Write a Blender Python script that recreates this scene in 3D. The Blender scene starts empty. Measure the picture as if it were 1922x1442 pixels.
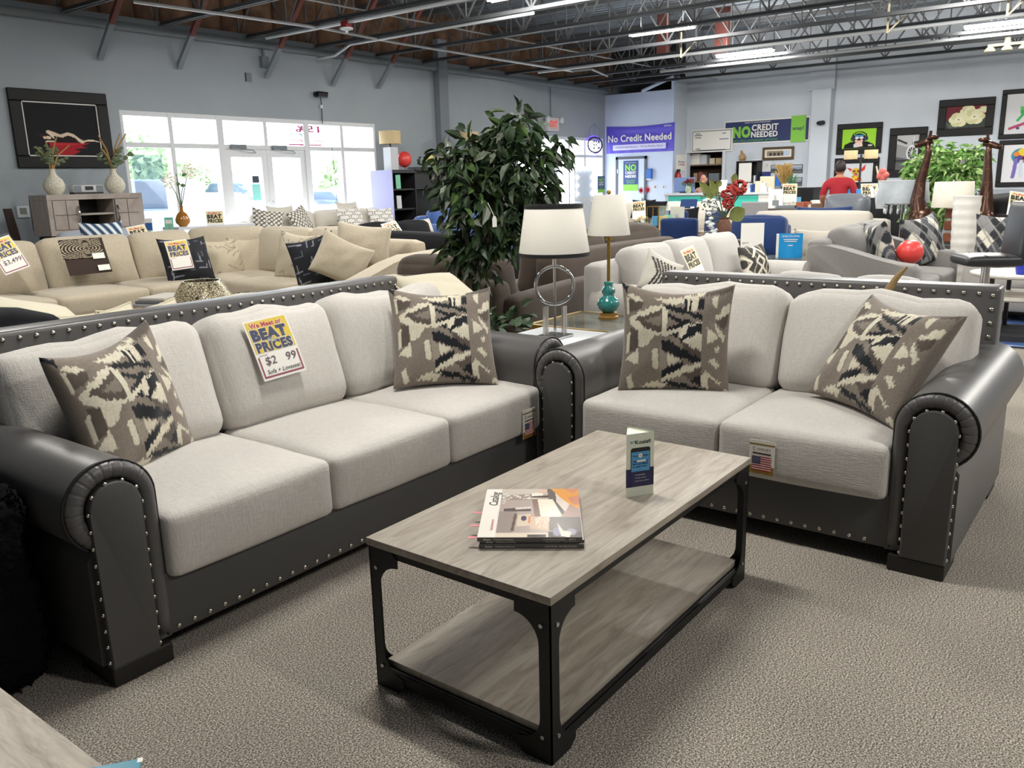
import bpy, bmesh, math, random
import numpy as np
from mathutils import Vector, Matrix, Euler
random.seed(7); np.random.seed(7)
PI=math.pi
sc=bpy.context.scene
COL=sc.collection
# ------------------------------------------------------------------ camera solve (pixels of the 1922x1442 frame)
FPX=1575.37; YAW,PIT,ROLL=[math.radians(a) for a in (37.34408,13.44887,-1.39239)]; HC=1.5
_f=Vector((math.cos(YAW)*math.cos(PIT),math.sin(YAW)*math.cos(PIT),-math.sin(PIT)))
_r0=Vector((math.sin(YAW),-math.cos(YAW),0)); _u0=_r0.cross(_f)
_r=_r0*math.cos(ROLL)+_u0*math.sin(ROLL); _u=_r.cross(_f)
CAM=Vector((0,0,HC))
def ray(x,y): return _f+_r*((x-961)/FPX)-_u*((y-721)/FPX)
def onz(x,y,z): d=ray(x,y); return CAM+d*((z-HC)/d.z)
def ony(x,y,Y): d=ray(x,y); return CAM+d*(Y/d.y)
def onx(x,y,X): d=ray(x,y); return CAM+d*(X/d.x)
cam_d=bpy.data.cameras.new('camera'); cam=bpy.data.objects.new('camera',cam_d); COL.objects.link(cam)
cam.matrix_world=Matrix(((_r.x,_u.x,-_f.x,0),(_r.y,_u.y,-_f.y,0),(_r.z,_u.z,-_f.z,HC),(0,0,0,1)))
cam_d.sensor_fit='HORIZONTAL'; cam_d.sensor_width=36; cam_d.lens=36*FPX/1922; cam_d.clip_end=200; cam_d.clip_start=.05
sc.camera=cam
# ------------------------------------------------------------------ colour + materials
def lin(c): 
    c=c/255; return c/12.92 if c<=.04045 else ((c+.055)/1.055)**2.4
def C(c):
    if isinstance(c,str): c=c.lstrip('#'); c=[int(c[i:i+2],16) for i in (0,2,4)]
    return (lin(c[0]),lin(c[1]),lin(c[2]),1)
MATS={}
def mat(name,col=None,rough=.6,metal=0,spec=.5,noise=None,bump=None,weave=None,emit=0,trans=0,alpha=1,sheen=0,coat=0,attr=False,stretch=None,ior=None):
    """noise=(scale,amount[,detail]) value mottling; bump=(scale,strength); weave=(scale,strength,amount)"""
    if name in MATS: return MATS[name]
    m=bpy.data.materials.new(name); m.use_nodes=True; nt=m.node_tree; N=nt.nodes; L=nt.links
    b=N['Principled BSDF']; 
    b.inputs['Roughness'].default_value=rough; b.inputs['Metallic'].default_value=metal; b.inputs['Specular IOR Level'].default_value=spec
    if sheen: b.inputs['Sheen Weight'].default_value=sheen
    if coat: b.inputs['Coat Weight'].default_value=coat
    if trans: b.inputs['Transmission Weight'].default_value=trans
    if ior: b.inputs['IOR'].default_value=ior
    if alpha<1: b.inputs['Alpha'].default_value=alpha
    src=None
    if attr:
        a=N.new('ShaderNodeAttribute'); a.attribute_name='Col'; src=a.outputs['Color']
    tc=None
    def coord():
        nonlocal tc
        if tc is None:
            t=N.new('ShaderNodeTexCoord'); tc=t.outputs['Object']
            if stretch:
                mp=N.new('ShaderNodeMapping'); mp.inputs['Scale'].default_value=stretch; L.new(tc,mp.inputs[0]); tc=mp.outputs[0]
        return tc
    if col is not None: b.inputs['Base Color'].default_value=C(col)
    fac=None
    if noise:
        n=N.new('ShaderNodeTexNoise'); n.inputs['Scale'].default_value=noise[0]; n.inputs['Detail'].default_value=noise[2] if len(noise)>2 else 3
        L.new(coord(),n.inputs['Vector']); fac=(n.outputs['Fac'],noise[1])
    height=None
    if weave:
        ws=[]
        for k,(ax) in enumerate(((1,.12,.12),(.12,1,1))):
            mp=N.new('ShaderNodeMapping'); mp.inputs['Scale'].default_value=ax; L.new(coord(),mp.inputs[0])
            n=N.new('ShaderNodeTexNoise'); n.inputs['Scale'].default_value=weave[0]; n.inputs['Detail'].default_value=2; L.new(mp.outputs[0],n.inputs['Vector']); ws.append(n.outputs['Fac'])
        ad=N.new('ShaderNodeMath'); ad.operation='ADD'; L.new(ws[0],ad.inputs[0]); L.new(ws[1],ad.inputs[1])
        hf=N.new('ShaderNodeMath'); hf.operation='MULTIPLY'; hf.inputs[1].default_value=.5; L.new(ad.outputs[0],hf.inputs[0])
        height=(hf.outputs[0],weave[1])
        if len(weave)>2: fac=(hf.outputs[0],weave[2])
    if fac:
        mr=N.new('ShaderNodeMapRange'); mr.inputs['From Min'].default_value=.25; mr.inputs['From Max'].default_value=.75
        mr.inputs['To Min'].default_value=1-fac[1]; mr.inputs['To Max'].default_value=1+fac[1]; L.new(fac[0],mr.inputs['Value'])
        mx=N.new('ShaderNodeMix'); mx.data_type='RGBA'; mx.blend_type='MULTIPLY'; mx.inputs['Factor'].default_value=1
        if src is not None: L.new(src,mx.inputs['A'])
        else: mx.inputs['A'].default_value=C(col)
        L.new(mr.outputs[0],mx.inputs['B']); src=mx.outputs['Result']
    if src is not None: L.new(src,b.inputs['Base Color'])
    if bump:
        n=N.new('ShaderNodeTexNoise'); n.inputs['Scale'].default_value=bump[0]; n.inputs['Detail'].default_value=4; L.new(coord(),n.inputs['Vector']); height=(n.outputs['Fac'],bump[1])
    if height:
        bp=N.new('ShaderNodeBump'); bp.inputs['Strength'].default_value=height[1]; bp.inputs['Distance'].default_value=.01; L.new(height[0],bp.inputs['Height']); L.new(bp.outputs[0],b.inputs['Normal'])
    if emit:
        b.inputs['Emission Strength'].default_value=emit
        if src is not None: L.new(src,b.inputs['Emission Color'])
        else: b.inputs['Emission Color'].default_value=C(col)
    m.diffuse_color=C(col) if col else (.5,.5,.5,1)
    MATS[name]=m; return m
def nodes(m): return m.node_tree.nodes,m.node_tree.links,m.node_tree.nodes['Principled BSDF']
# ------------------------------------------------------------------ object API
def tag(o,label=None,cat=None,group=None,kind=None):
    if label: o['label']=label
    if cat: o['category']=cat
    if group: o['group']=group
    if kind: o['kind']=kind
    return o
def thing(name,label,cat,loc=(0,0,0),rz=0,group=None):
    o=bpy.data.objects.new(name,None); COL.objects.link(o); o.empty_display_size=.1
    o.location=loc; o.rotation_euler=(0,0,rz); return tag(o,label,cat,group)
def link(name,me,m=None,parent=None,loc=None,rot=None,smooth=None):
    o=bpy.data.objects.new(name,me); COL.objects.link(o)
    if m is not None:
        for k in (m if isinstance(m,(list,tuple)) else [m]): me.materials.append(k)
    if parent is not None: o.parent=parent
    if loc is not None: o.location=loc
    if rot is not None: o.rotation_euler=rot
    return o
def dup(root,loc=None,rz=None,label=None,group=None):
    r=root.copy(); COL.objects.link(r)
    if loc is not None: r.location=loc
    if rz is not None: r.rotation_euler=(0,0,rz)
    if label: r['label']=label
    if group: r['group']=group
    for ch in list(root.children):
        c=ch.copy(); COL.objects.link(c); c.parent=r
        for g in ch.children:
            d=g.copy(); COL.objects.link(d); d.parent=c
    return r
class B:
    """collects shapes in one bmesh"""
    def __init__(s): s.bm=bmesh.new(); s.mi=0
    def _fin(s,vs,M=None,mi=None):
        if M is not None: bmesh.ops.transform(s.bm,matrix=M,verts=list(vs))
        k=s.mi if mi is None else mi
        if k:
            fs=set()
            for v in vs:
                for f in v.link_faces: fs.add(f)
            for f in fs: f.material_index=k
        return s
    def box(s,x0,x1,y0,y1,z0,z1,bev=0,seg=2,M=None,mi=None):
        T=Matrix.Translation(((x0+x1)/2,(y0+y1)/2,(z0+z1)/2))@Matrix.Diagonal((abs(x1-x0),abs(y1-y0),abs(z1-z0),1))
        r=bmesh.ops.create_cube(s.bm,size=1,matrix=T); vs=r['verts']
        if bev:
            es=set(e for v in vs for e in v.link_edges)
            bev=min(bev,.49*min(abs(x1-x0),abs(y1-y0),abs(z1-z0)))
            r=bmesh.ops.bevel(s.bm,geom=list(es),offset=bev,segments=seg,profile=.5,affect='EDGES'); 
            vs=list(set(r['verts'])|set(v for v in vs if v.is_valid))
        return s._fin(vs,M,mi)
    def cyl(s,p0,p1,r0,r1=None,n=16,cap=True,mi=None):
        p0=Vector(p0);p1=Vector(p1); r1=r0 if r1 is None else r1; d=p1-p0
        r=bmesh.ops.create_cone(s.bm,cap_ends=cap,cap_tris=False,segments=n,radius1=r0,radius2=max(r1,1e-5),depth=d.length)
        M=Matrix.Translation((p0+p1)/2)@d.to_track_quat('Z','Y').to_matrix().to_4x4()
        return s._fin(r['verts'],M,mi)
    def sph(s,c,r,u=12,v=8,sc3=(1,1,1),M=None,mi=None):
        q=bmesh.ops.create_uvsphere(s.bm,u_segments=u,v_segments=v,radius=r)
        T=Matrix.Translation(c)@(M or Matrix())@Matrix.Diagonal((*sc3,1)); return s._fin(q['verts'],T,mi)
    def ico(s,c,r,sub=1,sc3=(1,1,1),mi=None):
        q=bmesh.ops.create_icosphere(s.bm,subdivisions=sub,radius=r); return s._fin(q['verts'],Matrix.Translation(c)@Matrix.Diagonal((*sc3,1)),mi)
    def lathe(s,prof,n=24,c=(0,0,0),M=None,mi=None):
        """prof: [(r,z)...]"""
        rows=[]; new=[]
        for (r,z) in prof:
            if r<1e-6: row=[s.bm.verts.new((0,0,z))]
            else: row=[s.bm.verts.new((r*math.cos(2*PI*k/n),r*math.sin(2*PI*k/n),z)) for k in range(n)]
            rows.append(row); new+=row
        for a,b in zip(rows,rows[1:]):
            for k in range(n):
                k2=(k+1)%n
                if len(a)==1 and len(b)==1: continue
                if len(a)==1: s.bm.faces.new((a[0],b[k2],b[k]))
                elif len(b)==1: s.bm.faces.new((a[k],a[k2],b[0]))
                else: s.bm.faces.new((a[k],a[k2],b[k2],b[k]))
        return s._fin(new,Matrix.Translation(c)@(M or Matrix()),mi)
    def tube(s,pts,r,n=8,closed=False,mi=None,r2=None,cap=True):
        pts=[Vector(p) for p in pts]; rows=[];new=[]; N=len(pts); up=None
        for i,p in enumerate(pts):
            if closed: t=(pts[(i+1)%N]-pts[i-1])
            else: t=pts[min(i+1,N-1)]-pts[max(i-1,0)]
            if t.length<1e-9: t=Vector((0,0,1))
            t.normalize()
            if up is None:
                up=Vector((0,0,1)) if abs(t.z)<.9 else Vector((1,0,0))
            a=t.cross(up); 
            if a.length<1e-4: a=t.cross(Vector((1,.3,0)))
            a.normalize(); b=a.cross(t); up=b
            rr=r if r2 is None else r+(r2-r)*i/max(1,N-1)
            if callable(r): rr=r(i/max(1,N-1))
            row=[s.bm.verts.new(p+(a*math.cos(2*PI*k/n)+b*math.sin(2*PI*k/n))*rr) for k in range(n)]; rows.append(row); new+=row
        prs=list(zip(rows,rows[1:]))+([(rows[-1],rows[0])] if closed else [])
        for a,b in prs:
            for k in range(n): s.bm.faces.new((a[k],b[k],b[(k+1)%n],a[(k+1)%n]))
        if not closed and cap:
            s.bm.faces.new(rows[0]); s.bm.faces.new(rows[-1][::-1])
        return s._fin(new,None,mi)
    def prism(s,poly,t0,t1,axis='y',M=None,mi=None,bev=0):
        """poly 2D points; axis y: (x,z) extruded in y; x: (y,z); z: (x,y)"""
        def P(p,t): return {'y':(p[0],t,p[1]),'x':(t,p[0],p[1]),'z':(p[0],p[1],t)}[axis]
        a=[s.bm.verts.new(P(p,t0)) for p in poly]; b=[s.bm.verts.new(P(p,t1)) for p in poly]; n=len(poly)
        s.bm.faces.new(a[::-1]); s.bm.faces.new(b)
        for k in range(n): s.bm.faces.new((a[k],a[(k+1)%n],b[(k+1)%n],b[k]))
        vs=a+b
        if bev:
            es=[e for e in set(e for v in vs for e in v.link_edges) if (e.verts[0] in a)==(e.verts[1] in a)]
            r=bmesh.ops.bevel(s.bm,geom=es,offset=bev,segments=2,profile=.5,affect='EDGES'); vs=list(set(r['verts'])|set(v for v in vs if v.is_valid))
        return s._fin(vs,M,mi)
    def quad(s,*ps,mi=None):
        vs=[s.bm.verts.new(p) for p in ps]; s.bm.faces.new(vs); return s._fin(vs,None,mi)
    def mesh(s,me,M=None):
        n0=len(s.bm.verts); s.bm.from_mesh(me); s.bm.verts.ensure_lookup_table()
        return s._fin(list(s.bm.verts)[n0:],M)
    def out(s,name,m,parent=None,smooth=False,loc=None,rot=None,angle=None,label=None):
        bmesh.ops.recalc_face_normals(s.bm,faces=s.bm.faces[:])
        me=bpy.data.meshes.new(name); s.bm.to_mesh(me); s.bm.free()
        o=link(name,me,m,parent,loc,rot)
        if smooth:
            me.polygons.foreach_set('use_smooth',[True]*len(me.polygons))
            if angle!=0:
                try: me.set_sharp_from_angle(angle=math.radians(angle or 40))
                except Exception: pass
        if label: o['label']=label
        return o
# ------------------------------------------------------------------ soft shapes
_cubes={}
def cubegrid(n):
    if n in _cubes: return _cubes[n]
    idx={};V=[];F=[]
    def vid(p):
        k=tuple(np.round(p,5))
        if k not in idx: idx[k]=len(V); V.append(p)
        return idx[k]
    t=np.sin(np.linspace(-1,1,n+1)*PI/2)
    for ax in range(3):
        for sg in (-1,1):
            for i in range(n):
                for j in range(n):
                    q=[]
                    for (a,b) in ((0,0),(1,0),(1,1),(0,1)):
                        p=[0,0,0]; p[ax]=sg; p[(ax+1)%3]=t[i+a]; p[(ax+2)%3]=t[j+b]; q.append(vid(p))
                    F.append(q if sg>0 else q[::-1])
    _cubes[n]=(np.array(V,float),F); return _cubes[n]
def cushion(w,d,h,r=.05,pf=(0,0,.03),n=8,wr=0,seed=0,fn=None):
    """rounded box w*d*h centred at origin with puffed faces (pf = bulge of x,y,z faces)"""
    P,F=cubegrid(n); half=np.array([w,d,h])/2; r=min(r,*(half*.98)); q=P*half; inn=np.clip(q,-(half-r),half-r); dd=q-inn
    ln=np.linalg.norm(dd,axis=1,keepdims=True); ln[ln<1e-9]=1; V=inn+dd/ln*r
    for a in range(3):
        b,c=(a+1)%3,(a+2)%3
        V[:,a]+=P[:,a]*pf[a]*(1-P[:,b]**2)*(1-P[:,c]**2)
    if wr:
        rs=np.random.RandomState(seed); s=np.zeros(len(V))
        for k in range(7):
            kk=rs.randn(3)*(6+3*k); s+=np.sin(V@kk+rs.rand()*6)/(1+.6*k)
        V+=P*(wr*s)[:,None]*.4
    if fn is not None: V=fn(V,P)
    me=bpy.data.meshes.new('cushion'); me.from_pydata(V.tolist(),[],F); me.polygons.foreach_set('use_smooth',[True]*len(me.polygons)); me.update()
    return me
def put_cushion(name,m,parent,c,size,rot=(0,0,0),**k):
    return link(name,cushion(*size,**k),m,parent,c,rot)
# ------------------------------------------------------------------ painted colour attribute
def inpoly(U,V,poly):
    r=np.zeros(U.shape,bool); n=len(poly)
    for i in range(n):
        x0,y0=poly[i];x1,y1=poly[(i+1)%n]
        if y0==y1: continue
        c=((y0>V)!=(y1>V))&(U<(x1-x0)*(V-y0)/(y1-y0)+x0); r^=c
    return r
def segd(U,V,a,b):
    ax,ay=a;bx,by=b; dx,dy=bx-ax,by-ay; L=dx*dx+dy*dy+1e-12
    t=np.clip(((U-ax)*dx+(V-ay)*dy)/L,0,1); return np.hypot(U-ax-t*dx,V-ay-t*dy)
def paint(U,V,base,shapes):
    out=np.tile(np.array(C(base)[:3]),(U.size,1)).reshape(*U.shape,3)
    for s in shapes:
        k=s[0]
        if k=='p': m=inpoly(U,V,s[1])
        elif k=='e':
            cx,cy,rx,ry=s[1]; m=((U-cx)/rx)**2+((V-cy)/ry)**2<1
        elif k=='l':
            m=np.zeros(U.shape,bool)
            for a,b in zip(s[1],s[1][1:]): m|=segd(U,V,a,b)<s[3]
        elif k=='f': m=s[1](U,V)
        out[m]=C(s[2])[:3]
    return out
def setcol(me,cols):
    a=me.color_attributes.new('Col','FLOAT_COLOR','POINT'); n=len(me.vertices)
    c=np.ones((n,4),np.float32); c[:,:3]=cols.reshape(-1,3); a.data.foreach_set('color',c.ravel())
def canvas(name,w,h,nx,ny,base,shapes,m,parent=None,loc=None,rot=None):
    """flat picture in local XZ plane facing -Y; u right 0..1, v DOWN 0..1"""
    u=np.linspace(0,1,nx+1);v=np.linspace(0,1,ny+1); U,V=np.meshgrid(u,v)
    pts=np.stack([(U-.5)*w,np.zeros_like(U),(.5-V)*h],-1).reshape(-1,3)
    F=[(j*(nx+1)+i,(j+1)*(nx+1)+i,(j+1)*(nx+1)+i+1,j*(nx+1)+i+1) for j in range(ny) for i in range(nx)]
    me=bpy.data.meshes.new(name); me.from_pydata(pts.tolist(),[],F); me.update()
    setcol(me,paint(U,V,base,shapes)); return link(name,me,m,parent,loc,rot)
# ------------------------------------------------------------------ text (letters lie in local XZ plane, facing -Y)
def text_mesh(s,w=None,h=None,bold=0,align='CENTER',mirror=False,shear=0,ext=.0,fitw=True):
    cu=bpy.data.curves.new('t','FONT'); cu.body=s; cu.size=1; cu.align_x=align; cu.align_y='CENTER'; cu.offset=bold; cu.shear=shear; cu.resolution_u=3; cu.extrude=ext; cu.space_character=1+bold*2
    o=bpy.data.objects.new('t',cu); me=bpy.data.meshes.new_from_object(o); bpy.data.objects.remove(o); bpy.data.curves.remove(cu)
    n=len(me.vertices); co=np.empty(n*3); me.vertices.foreach_get('co',co); co=co.reshape(-1,3)
    if n:
        mn=co.min(0);mx=co.max(0); ww=mx[0]-mn[0]; hh=mx[1]-mn[1]; c=(mn+mx)/2
        sx=sy=1
        if h: sy=h/hh; sx=sy
        if w: sx=w/ww; sy=sy if h else sx
        x=(co[:,0]-c[0])*sx; z=(co[:,1]-c[1])*sy
        if mirror: x=-x
        co=np.stack([x,-co[:,2],z],-1); me.vertices.foreach_set('co',co.ravel()); me.update()
    return me
def text(s,w,h,m,parent,loc,rot=None,bend=None,name='lettering',**k):
    me=text_mesh(s,w,h,**k)
    if bend: 
        n=len(me.vertices); co=np.empty(n*3); me.vertices.foreach_get('co',co); co=co.reshape(-1,3); co=bend(co+np.array(loc)); me.vertices.foreach_set('co',co.ravel()); loc=(0,0,0)
    return link(name,me,m,parent,loc,rot)
def xform(o,Rm,c): o.matrix_world=Matrix(((Rm[0][0],Rm[0][1],Rm[0][2],c[0]),(Rm[1][0],Rm[1][1],Rm[1][2],c[1]),(Rm[2][0],Rm[2][1],Rm[2][2],c[2]),(0,0,0,1)))
def basis(face,up=(0,0,1),roll=0):
    """rotation whose local -Y looks along face, local Z is up-ish"""
    y=-Vector(face).normalized(); x=y.cross(Vector(up)).normalized(); z=x.cross(y)
    M=Matrix((x,y,z)).transposed(); return M@Matrix.Rotation(roll,3,'Y')
# ================================================================== ROOM
YW=12.5; XP=20.9; XW=21.7; WT=3.9; ZJ=3.93
M_carpet=mat('carpet','#8d8378',.95,spec=.1)
N,L,b=nodes(M_carpet)
tc=N.new('ShaderNodeTexCoord'); 
n1=N.new('ShaderNodeTexNoise'); n1.inputs['Scale'].default_value=190; n1.inputs['Detail'].default_value=3; n1.inputs['Roughness'].default_value=.7
n2=N.new('ShaderNodeTexNoise'); n2.inputs['Scale'].default_value=2.2; n2.inputs['Detail'].default_value=4
L.new(tc.outputs['Object'],n1.inputs['Vector']); L.new(tc.outputs['Object'],n2.inputs['Vector'])
cr=N.new('ShaderNodeValToRGB'); e=cr.color_ramp.elements; e[0].position=.36; e[0].color=C('#3f3b36'); e[1].position=.64; e[1].color=C('#d6cec1')
x=e.new(.5); x.color=C('#8a8279'); L.new(n1.outputs['Fac'],cr.inputs[0])
mr=N.new('ShaderNodeMapRange'); mr.inputs['To Min'].default_value=.8; mr.inputs['To Max'].default_value=1.16; L.new(n2.outputs['Fac'],mr.inputs[0])
mx=N.new('ShaderNodeMix'); mx.data_type='RGBA'; mx.blend_type='MULTIPLY'; mx.inputs['Factor'].default_value=1; L.new(cr.outputs[0],mx.inputs['A']); L.new(mr.outputs[0],mx.inputs['B']); L.new(mx.outputs['Result'],b.inputs['Base Color'])
bp=N.new('ShaderNodeBump'); bp.inputs['Strength'].default_value=.25; bp.inputs['Distance'].default_value=.01; L.new(n1.outputs['Fac'],bp.inputs['Height']); L.new(bp.outputs[0],b.inputs['Normal'])
M_wall=mat('wall_paint','#9aa2a9',.85,noise=(1.5,.04))
M_wall_daylit=mat('wall_paint_daylight_tint','#c0cce4',.85,noise=(1.5,.04))  # same grey-blue paint, with blue window daylight mixed into the colour
M_wallr=mat('wall_paint_right','#c6cdd6',.85,noise=(1.2,.05))
M_white=mat('white_paint','#c9cdd2',.55)
M_steel=mat('joist_steel','#5c5e61',.5,metal=.2)
M_steel_l=mat('galvanised','#9fa2a4',.4,metal=.6)
M_gray=mat('gray_trim','#757c83',.6)
M_black=mat('black','#141416',.5)
M_dark=mat('dark_gray','#2c2d30',.6)
X0,Y0=-5.0,-6.0
def struct(name,bm,m,parent=None,**k):
    o=bm.out(name,m,parent,**k)
    if parent is None: o['kind']='structure'
    return o
struct('floor',B().box(X0,XW+.2,Y0,YW+.2,-.1,0),M_carpet)
# window openings  (x0,x1,z0,z1)
W1=(6.93,12.14,0.0,2.70); W2=(16.8,20.82,0.0,2.64)
b=B()
xs=[X0,W1[0],W1[1],W2[0],W2[1],XW+.2]
b.box(X0,W1[0],YW,YW+.2,0,WT); b.box(W1[1],W2[0],YW,YW+.2,0,WT); b.box(W2[1],XW+.2,YW,YW+.2,0,WT)
b.box(W1[0],W1[1],YW,YW+.2,W1[3],WT); b.box(W2[0],W2[1],YW,YW+.2,W2[3],WT)
struct('wall_front',b,M_wall)
# office wall with blue daylight in its colour + return + right wall
struct('wall_office',B().box(XP,XP+.12,10.42,YW,0,3.78).box(XP,XP+.12,10.42,10.5,3.7801,4.1),M_wall_daylit)
struct('wall_return',B().box(XP+.12,XW,10.42,10.5,0,4.1),M_wallr)
DX0,DX1=9.36,10.28   # closet opening along Y
cy0=onx(1357,290,XW).y; cy1=onx(1290,290,XW).y; cz=onx(1322,286,XW).z
struct('wall_right',B().box(XW,XW+.2,Y0,cy0,0,5.2).box(XW,XW+.2,cy1,10.5,0,5.2).box(XW,XW+.2,cy0,cy1,cz,5.2),M_wallr)
struct('wall_back',B().box(X0,XW+.2,Y0-.2,Y0,0,5.2),M_wall)
struct('wall_left',B().box(X0-.2,X0,Y0-.2,YW+.2,0,5.2),M_wall)
# pilaster on the right wall
pa=onx(1524,180,XW-.25).y; pb=onx(1560,180,XW-.25).y
struct('trim_1',B().box(XW-.25,XW-.01,pb,pa,0,onx(1540,167,XW-.25).z,bev=.01).box(XW-.12,XW-.01,pb-.02,pa+.12,onx(1540,168,XW-.25).z,4.8),M_wallr)
# column on the window wall
struct('trim_2',B().box(13.92,14.2,YW-.16,YW-.01,0,WT+.55,bev=.01),mat('column_paint','#7d848c',.8))
# ledge pipe along top of wall
b=B(); b.tube([(X0,YW-.07,WT-.02),(XP,YW-.07,WT-.02)],.07,10); b.box(X0,XP,YW-.12,YW+.3,WT+.02,WT+.1)
struct('trim_3',b,M_gray,smooth=True)
# insulation above the wall
M_ins=mat('kraft_insulation','#6f5340',.85,noise=(3.5,.5,5),bump=(5,.6))
b=B(); xx=X0; k=0
while xx<XP+1:
    w=.52+.1*math.sin(k*2.3)
    me=cushion(w,.3,1.7,r=.08,pf=(0,.07,0),n=5,wr=.03,seed=k); b.mesh(me,Matrix.Translation((xx+w/2,YW+.42,WT+.85+.04*math.sin(k*1.7)))); bpy.data.meshes.remove(me); xx+=w; k+=1
tag(b.out('insulation',M_ins,smooth=True),'brown paper-faced insulation band above the grey window wall','insulation')
# corrugated deck
b=B(); pitch=.2; prof=[]; xx=X0
zd=5.02
while xx<XW+.4:
    prof+=[(xx,zd),(xx+.08,zd),(xx+.1,zd+.06),(xx+.18,zd+.06)]; xx+=pitch
bm=b.bm; a=[bm.verts.new((Y0-.2,0,0)) for _ in ()]
va=[bm.verts.new((p[0],Y0-.2,p[1])) for p in prof]; vb=[bm.verts.new((p[0],YW+.9,p[1])) for p in prof]
for i in range(len(prof)-1): bm.faces.new((va[i],va[i+1],vb[i+1],vb[i]))
b.box(X0-.2,XW+.4,Y0-.2,YW+.9,zd+.07,zd+.15)
struct('wall_upper',B().box(X0-.2,XW+.4,YW+.6,YW+.75,WT,zd),M_dark)
struct('wall_office_back',B().box(XW+.0,XW+.2,10.5,YW+.6,0,zd),M_dark)
struct('ceiling',b,mat('roof_deck','#8d96a0',.45,metal=.3))
# ------------- joists
def make_joist(label):
    t=thing('roof_joist',label,'joist',(0,0,0),0,'open web steel roof joists')
    y0,y1=Y0,YW+.55; zb,zt=0,.95; 
    b=B(); b.box(-.055,-.008,y0,y1,zb,zb+.012); b.box(.008,.055,y0,y1,zb,zb+.012); b.box(-.02,-.008,y0,y1,zb,zb+.06); b.box(.008,.02,y0,y1,zb,zb+.06)
    b.out('bottom_chord',M_steel,t)
    b=B(); b.box(-.06,.06,y0,y1,zt,zt+.014); b.box(-.02,.02,y0,y1,zt-.06,zt); b.out('top_chord',M_steel,t)
    b=B(); y=y0; up=False; st=.62
    while y<y1-st:
        b.cyl((0,y,.03 if not up else zt-.03),(0,y+st,zt-.03 if not up else .03),.018,n=6)
        b.cyl((0,y+st,.03),(0,y+st,zt-.03),.014,n=5) if up else None
        up=not up; y+=st
    b.out('web',M_steel,t); return t
JL='dark steel open web joist spanning under the corrugated roof deck'
j0=make_joist(JL); j0.location=(7.7,0,ZJ)
JX=[1.9,3.35,4.8,6.25,9.25,10.7,12.2,13.5,15.0,16.3,18.0,19.2,20.4]
for jx in JX: dup(j0,(jx,0,ZJ))
# cross bridging rods (run along X) + sprinkler lines + conduits
for (y,z,r,nm,lb) in ((9.6,4.0,.012,'bridging_rod','thin steel bridging rod across the joists near the window wall'),(5.2,4.86,.012,'bridging_rod','thin steel bridging rod high across the middle of the joists')):
    tag(B().tube([(X0,y,z),(XW,y,z)],r,6).out(nm,M_steel_l),lb,'rod')
M_pipe=mat('white_pipe','#b9bcbf',.35,metal=.2)
def pipe(pts,r,lb,nm='sprinkler_pipe',m=None): return tag(B().tube(pts,r,8).out(nm,m or M_pipe,smooth=True),lb,'pipe')
pp=lambda q,z:(onz(q[0],q[1],z).x,onz(q[0],q[1],z).y,z)
pipe([pp((250,3),3.9),pp((600,52),3.9),pp((740,80),3.9),pp((1075,134),3.9),pp((1110,130),3.9),pp((1140,143),3.9)],.022,'long thin white pipe running along under the joists toward the office wall')
pipe([(15.9,Y0+2,3.85),(15.9,11.2,3.85)],.03,'white pipe with a red fitting passing above the purple banner')
pipe([(9.25,11.9,3.89),(9.25,4.5,3.89),(9.25,Y0+2,3.89)],.03,'white pipe ending at the red sprinkler fitting above the storefront window')
pipe([(10.7,12.38,3.75),(10.7,11.9,3.76),(10.7,11.5,3.9),(10.7,7.6,3.9)],.024,'pale conduit bent down to the wall above the bookcase','conduit')
pipe([(17.95,Y0+2,3.86),(17.95,9.3,3.86)],.028,'pale pipe skimming the wall top beside the truss brace')
t=thing('fire_sprinkler','red sprinkler fitting with white escutcheon above the left storefront window','sprinkler',(9.25,ony(620,55,10).y,3.83))
B().box(-.06,.06,-.06,.06,-.02,.08,bev=.01).out('fitting',mat('red_enamel','#7a1d1d',.4),t)
B().lathe([(0,-.09),(.02,-.09),(.025,-.06),(.1,-.04),(.1,-.02),(0,-.02)],14).out('escutcheon',M_white,t,smooth=True)
# ------------- diagonal wall braces
M_red=mat('red_primer','#6b3a33',.7); 
def make_brace(label):
    t=thing('wall_brace',label,'brace',(0,0,0),0,'diagonal braces on the window wall')
    d=Vector((.12,-1.25,1.45)); k=.3
    def bar(p,q):
        b=B(); w=.06
        for off in ((-w,0),(w,0)): pass
        v=[]
        for P in (p,q):
            v.append([b.bm.verts.new(P+Vector((sx*.042,0,sz*.04))) for sx,sz in ((-1,-1),(1,-1),(1,1),(-1,1))])
        for i in range(4): b.bm.faces.new((v[0][i],v[0][(i+1)%4],v[1][(i+1)%4],v[1][i]))
        b.bm.faces.new(v[0]); b.bm.faces.new(v[1][::-1]); return b
    bar(Vector((0,0,0)),d*k).out('lower_leg',M_gray,t); bar(d*k,d).out('upper_leg',M_red,t)
    return t
BL='diagonal steel brace, grey below and red above, from window wall to joists'
br0=None
for q in ((188,107),(337,124),(501,142),(625,157),(711,163)):
    p=ony(q[0],q[1],YW-.06)
    if br0 is None: br0=make_brace(BL); br0.location=p
    else: dup(br0,p)
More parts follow.
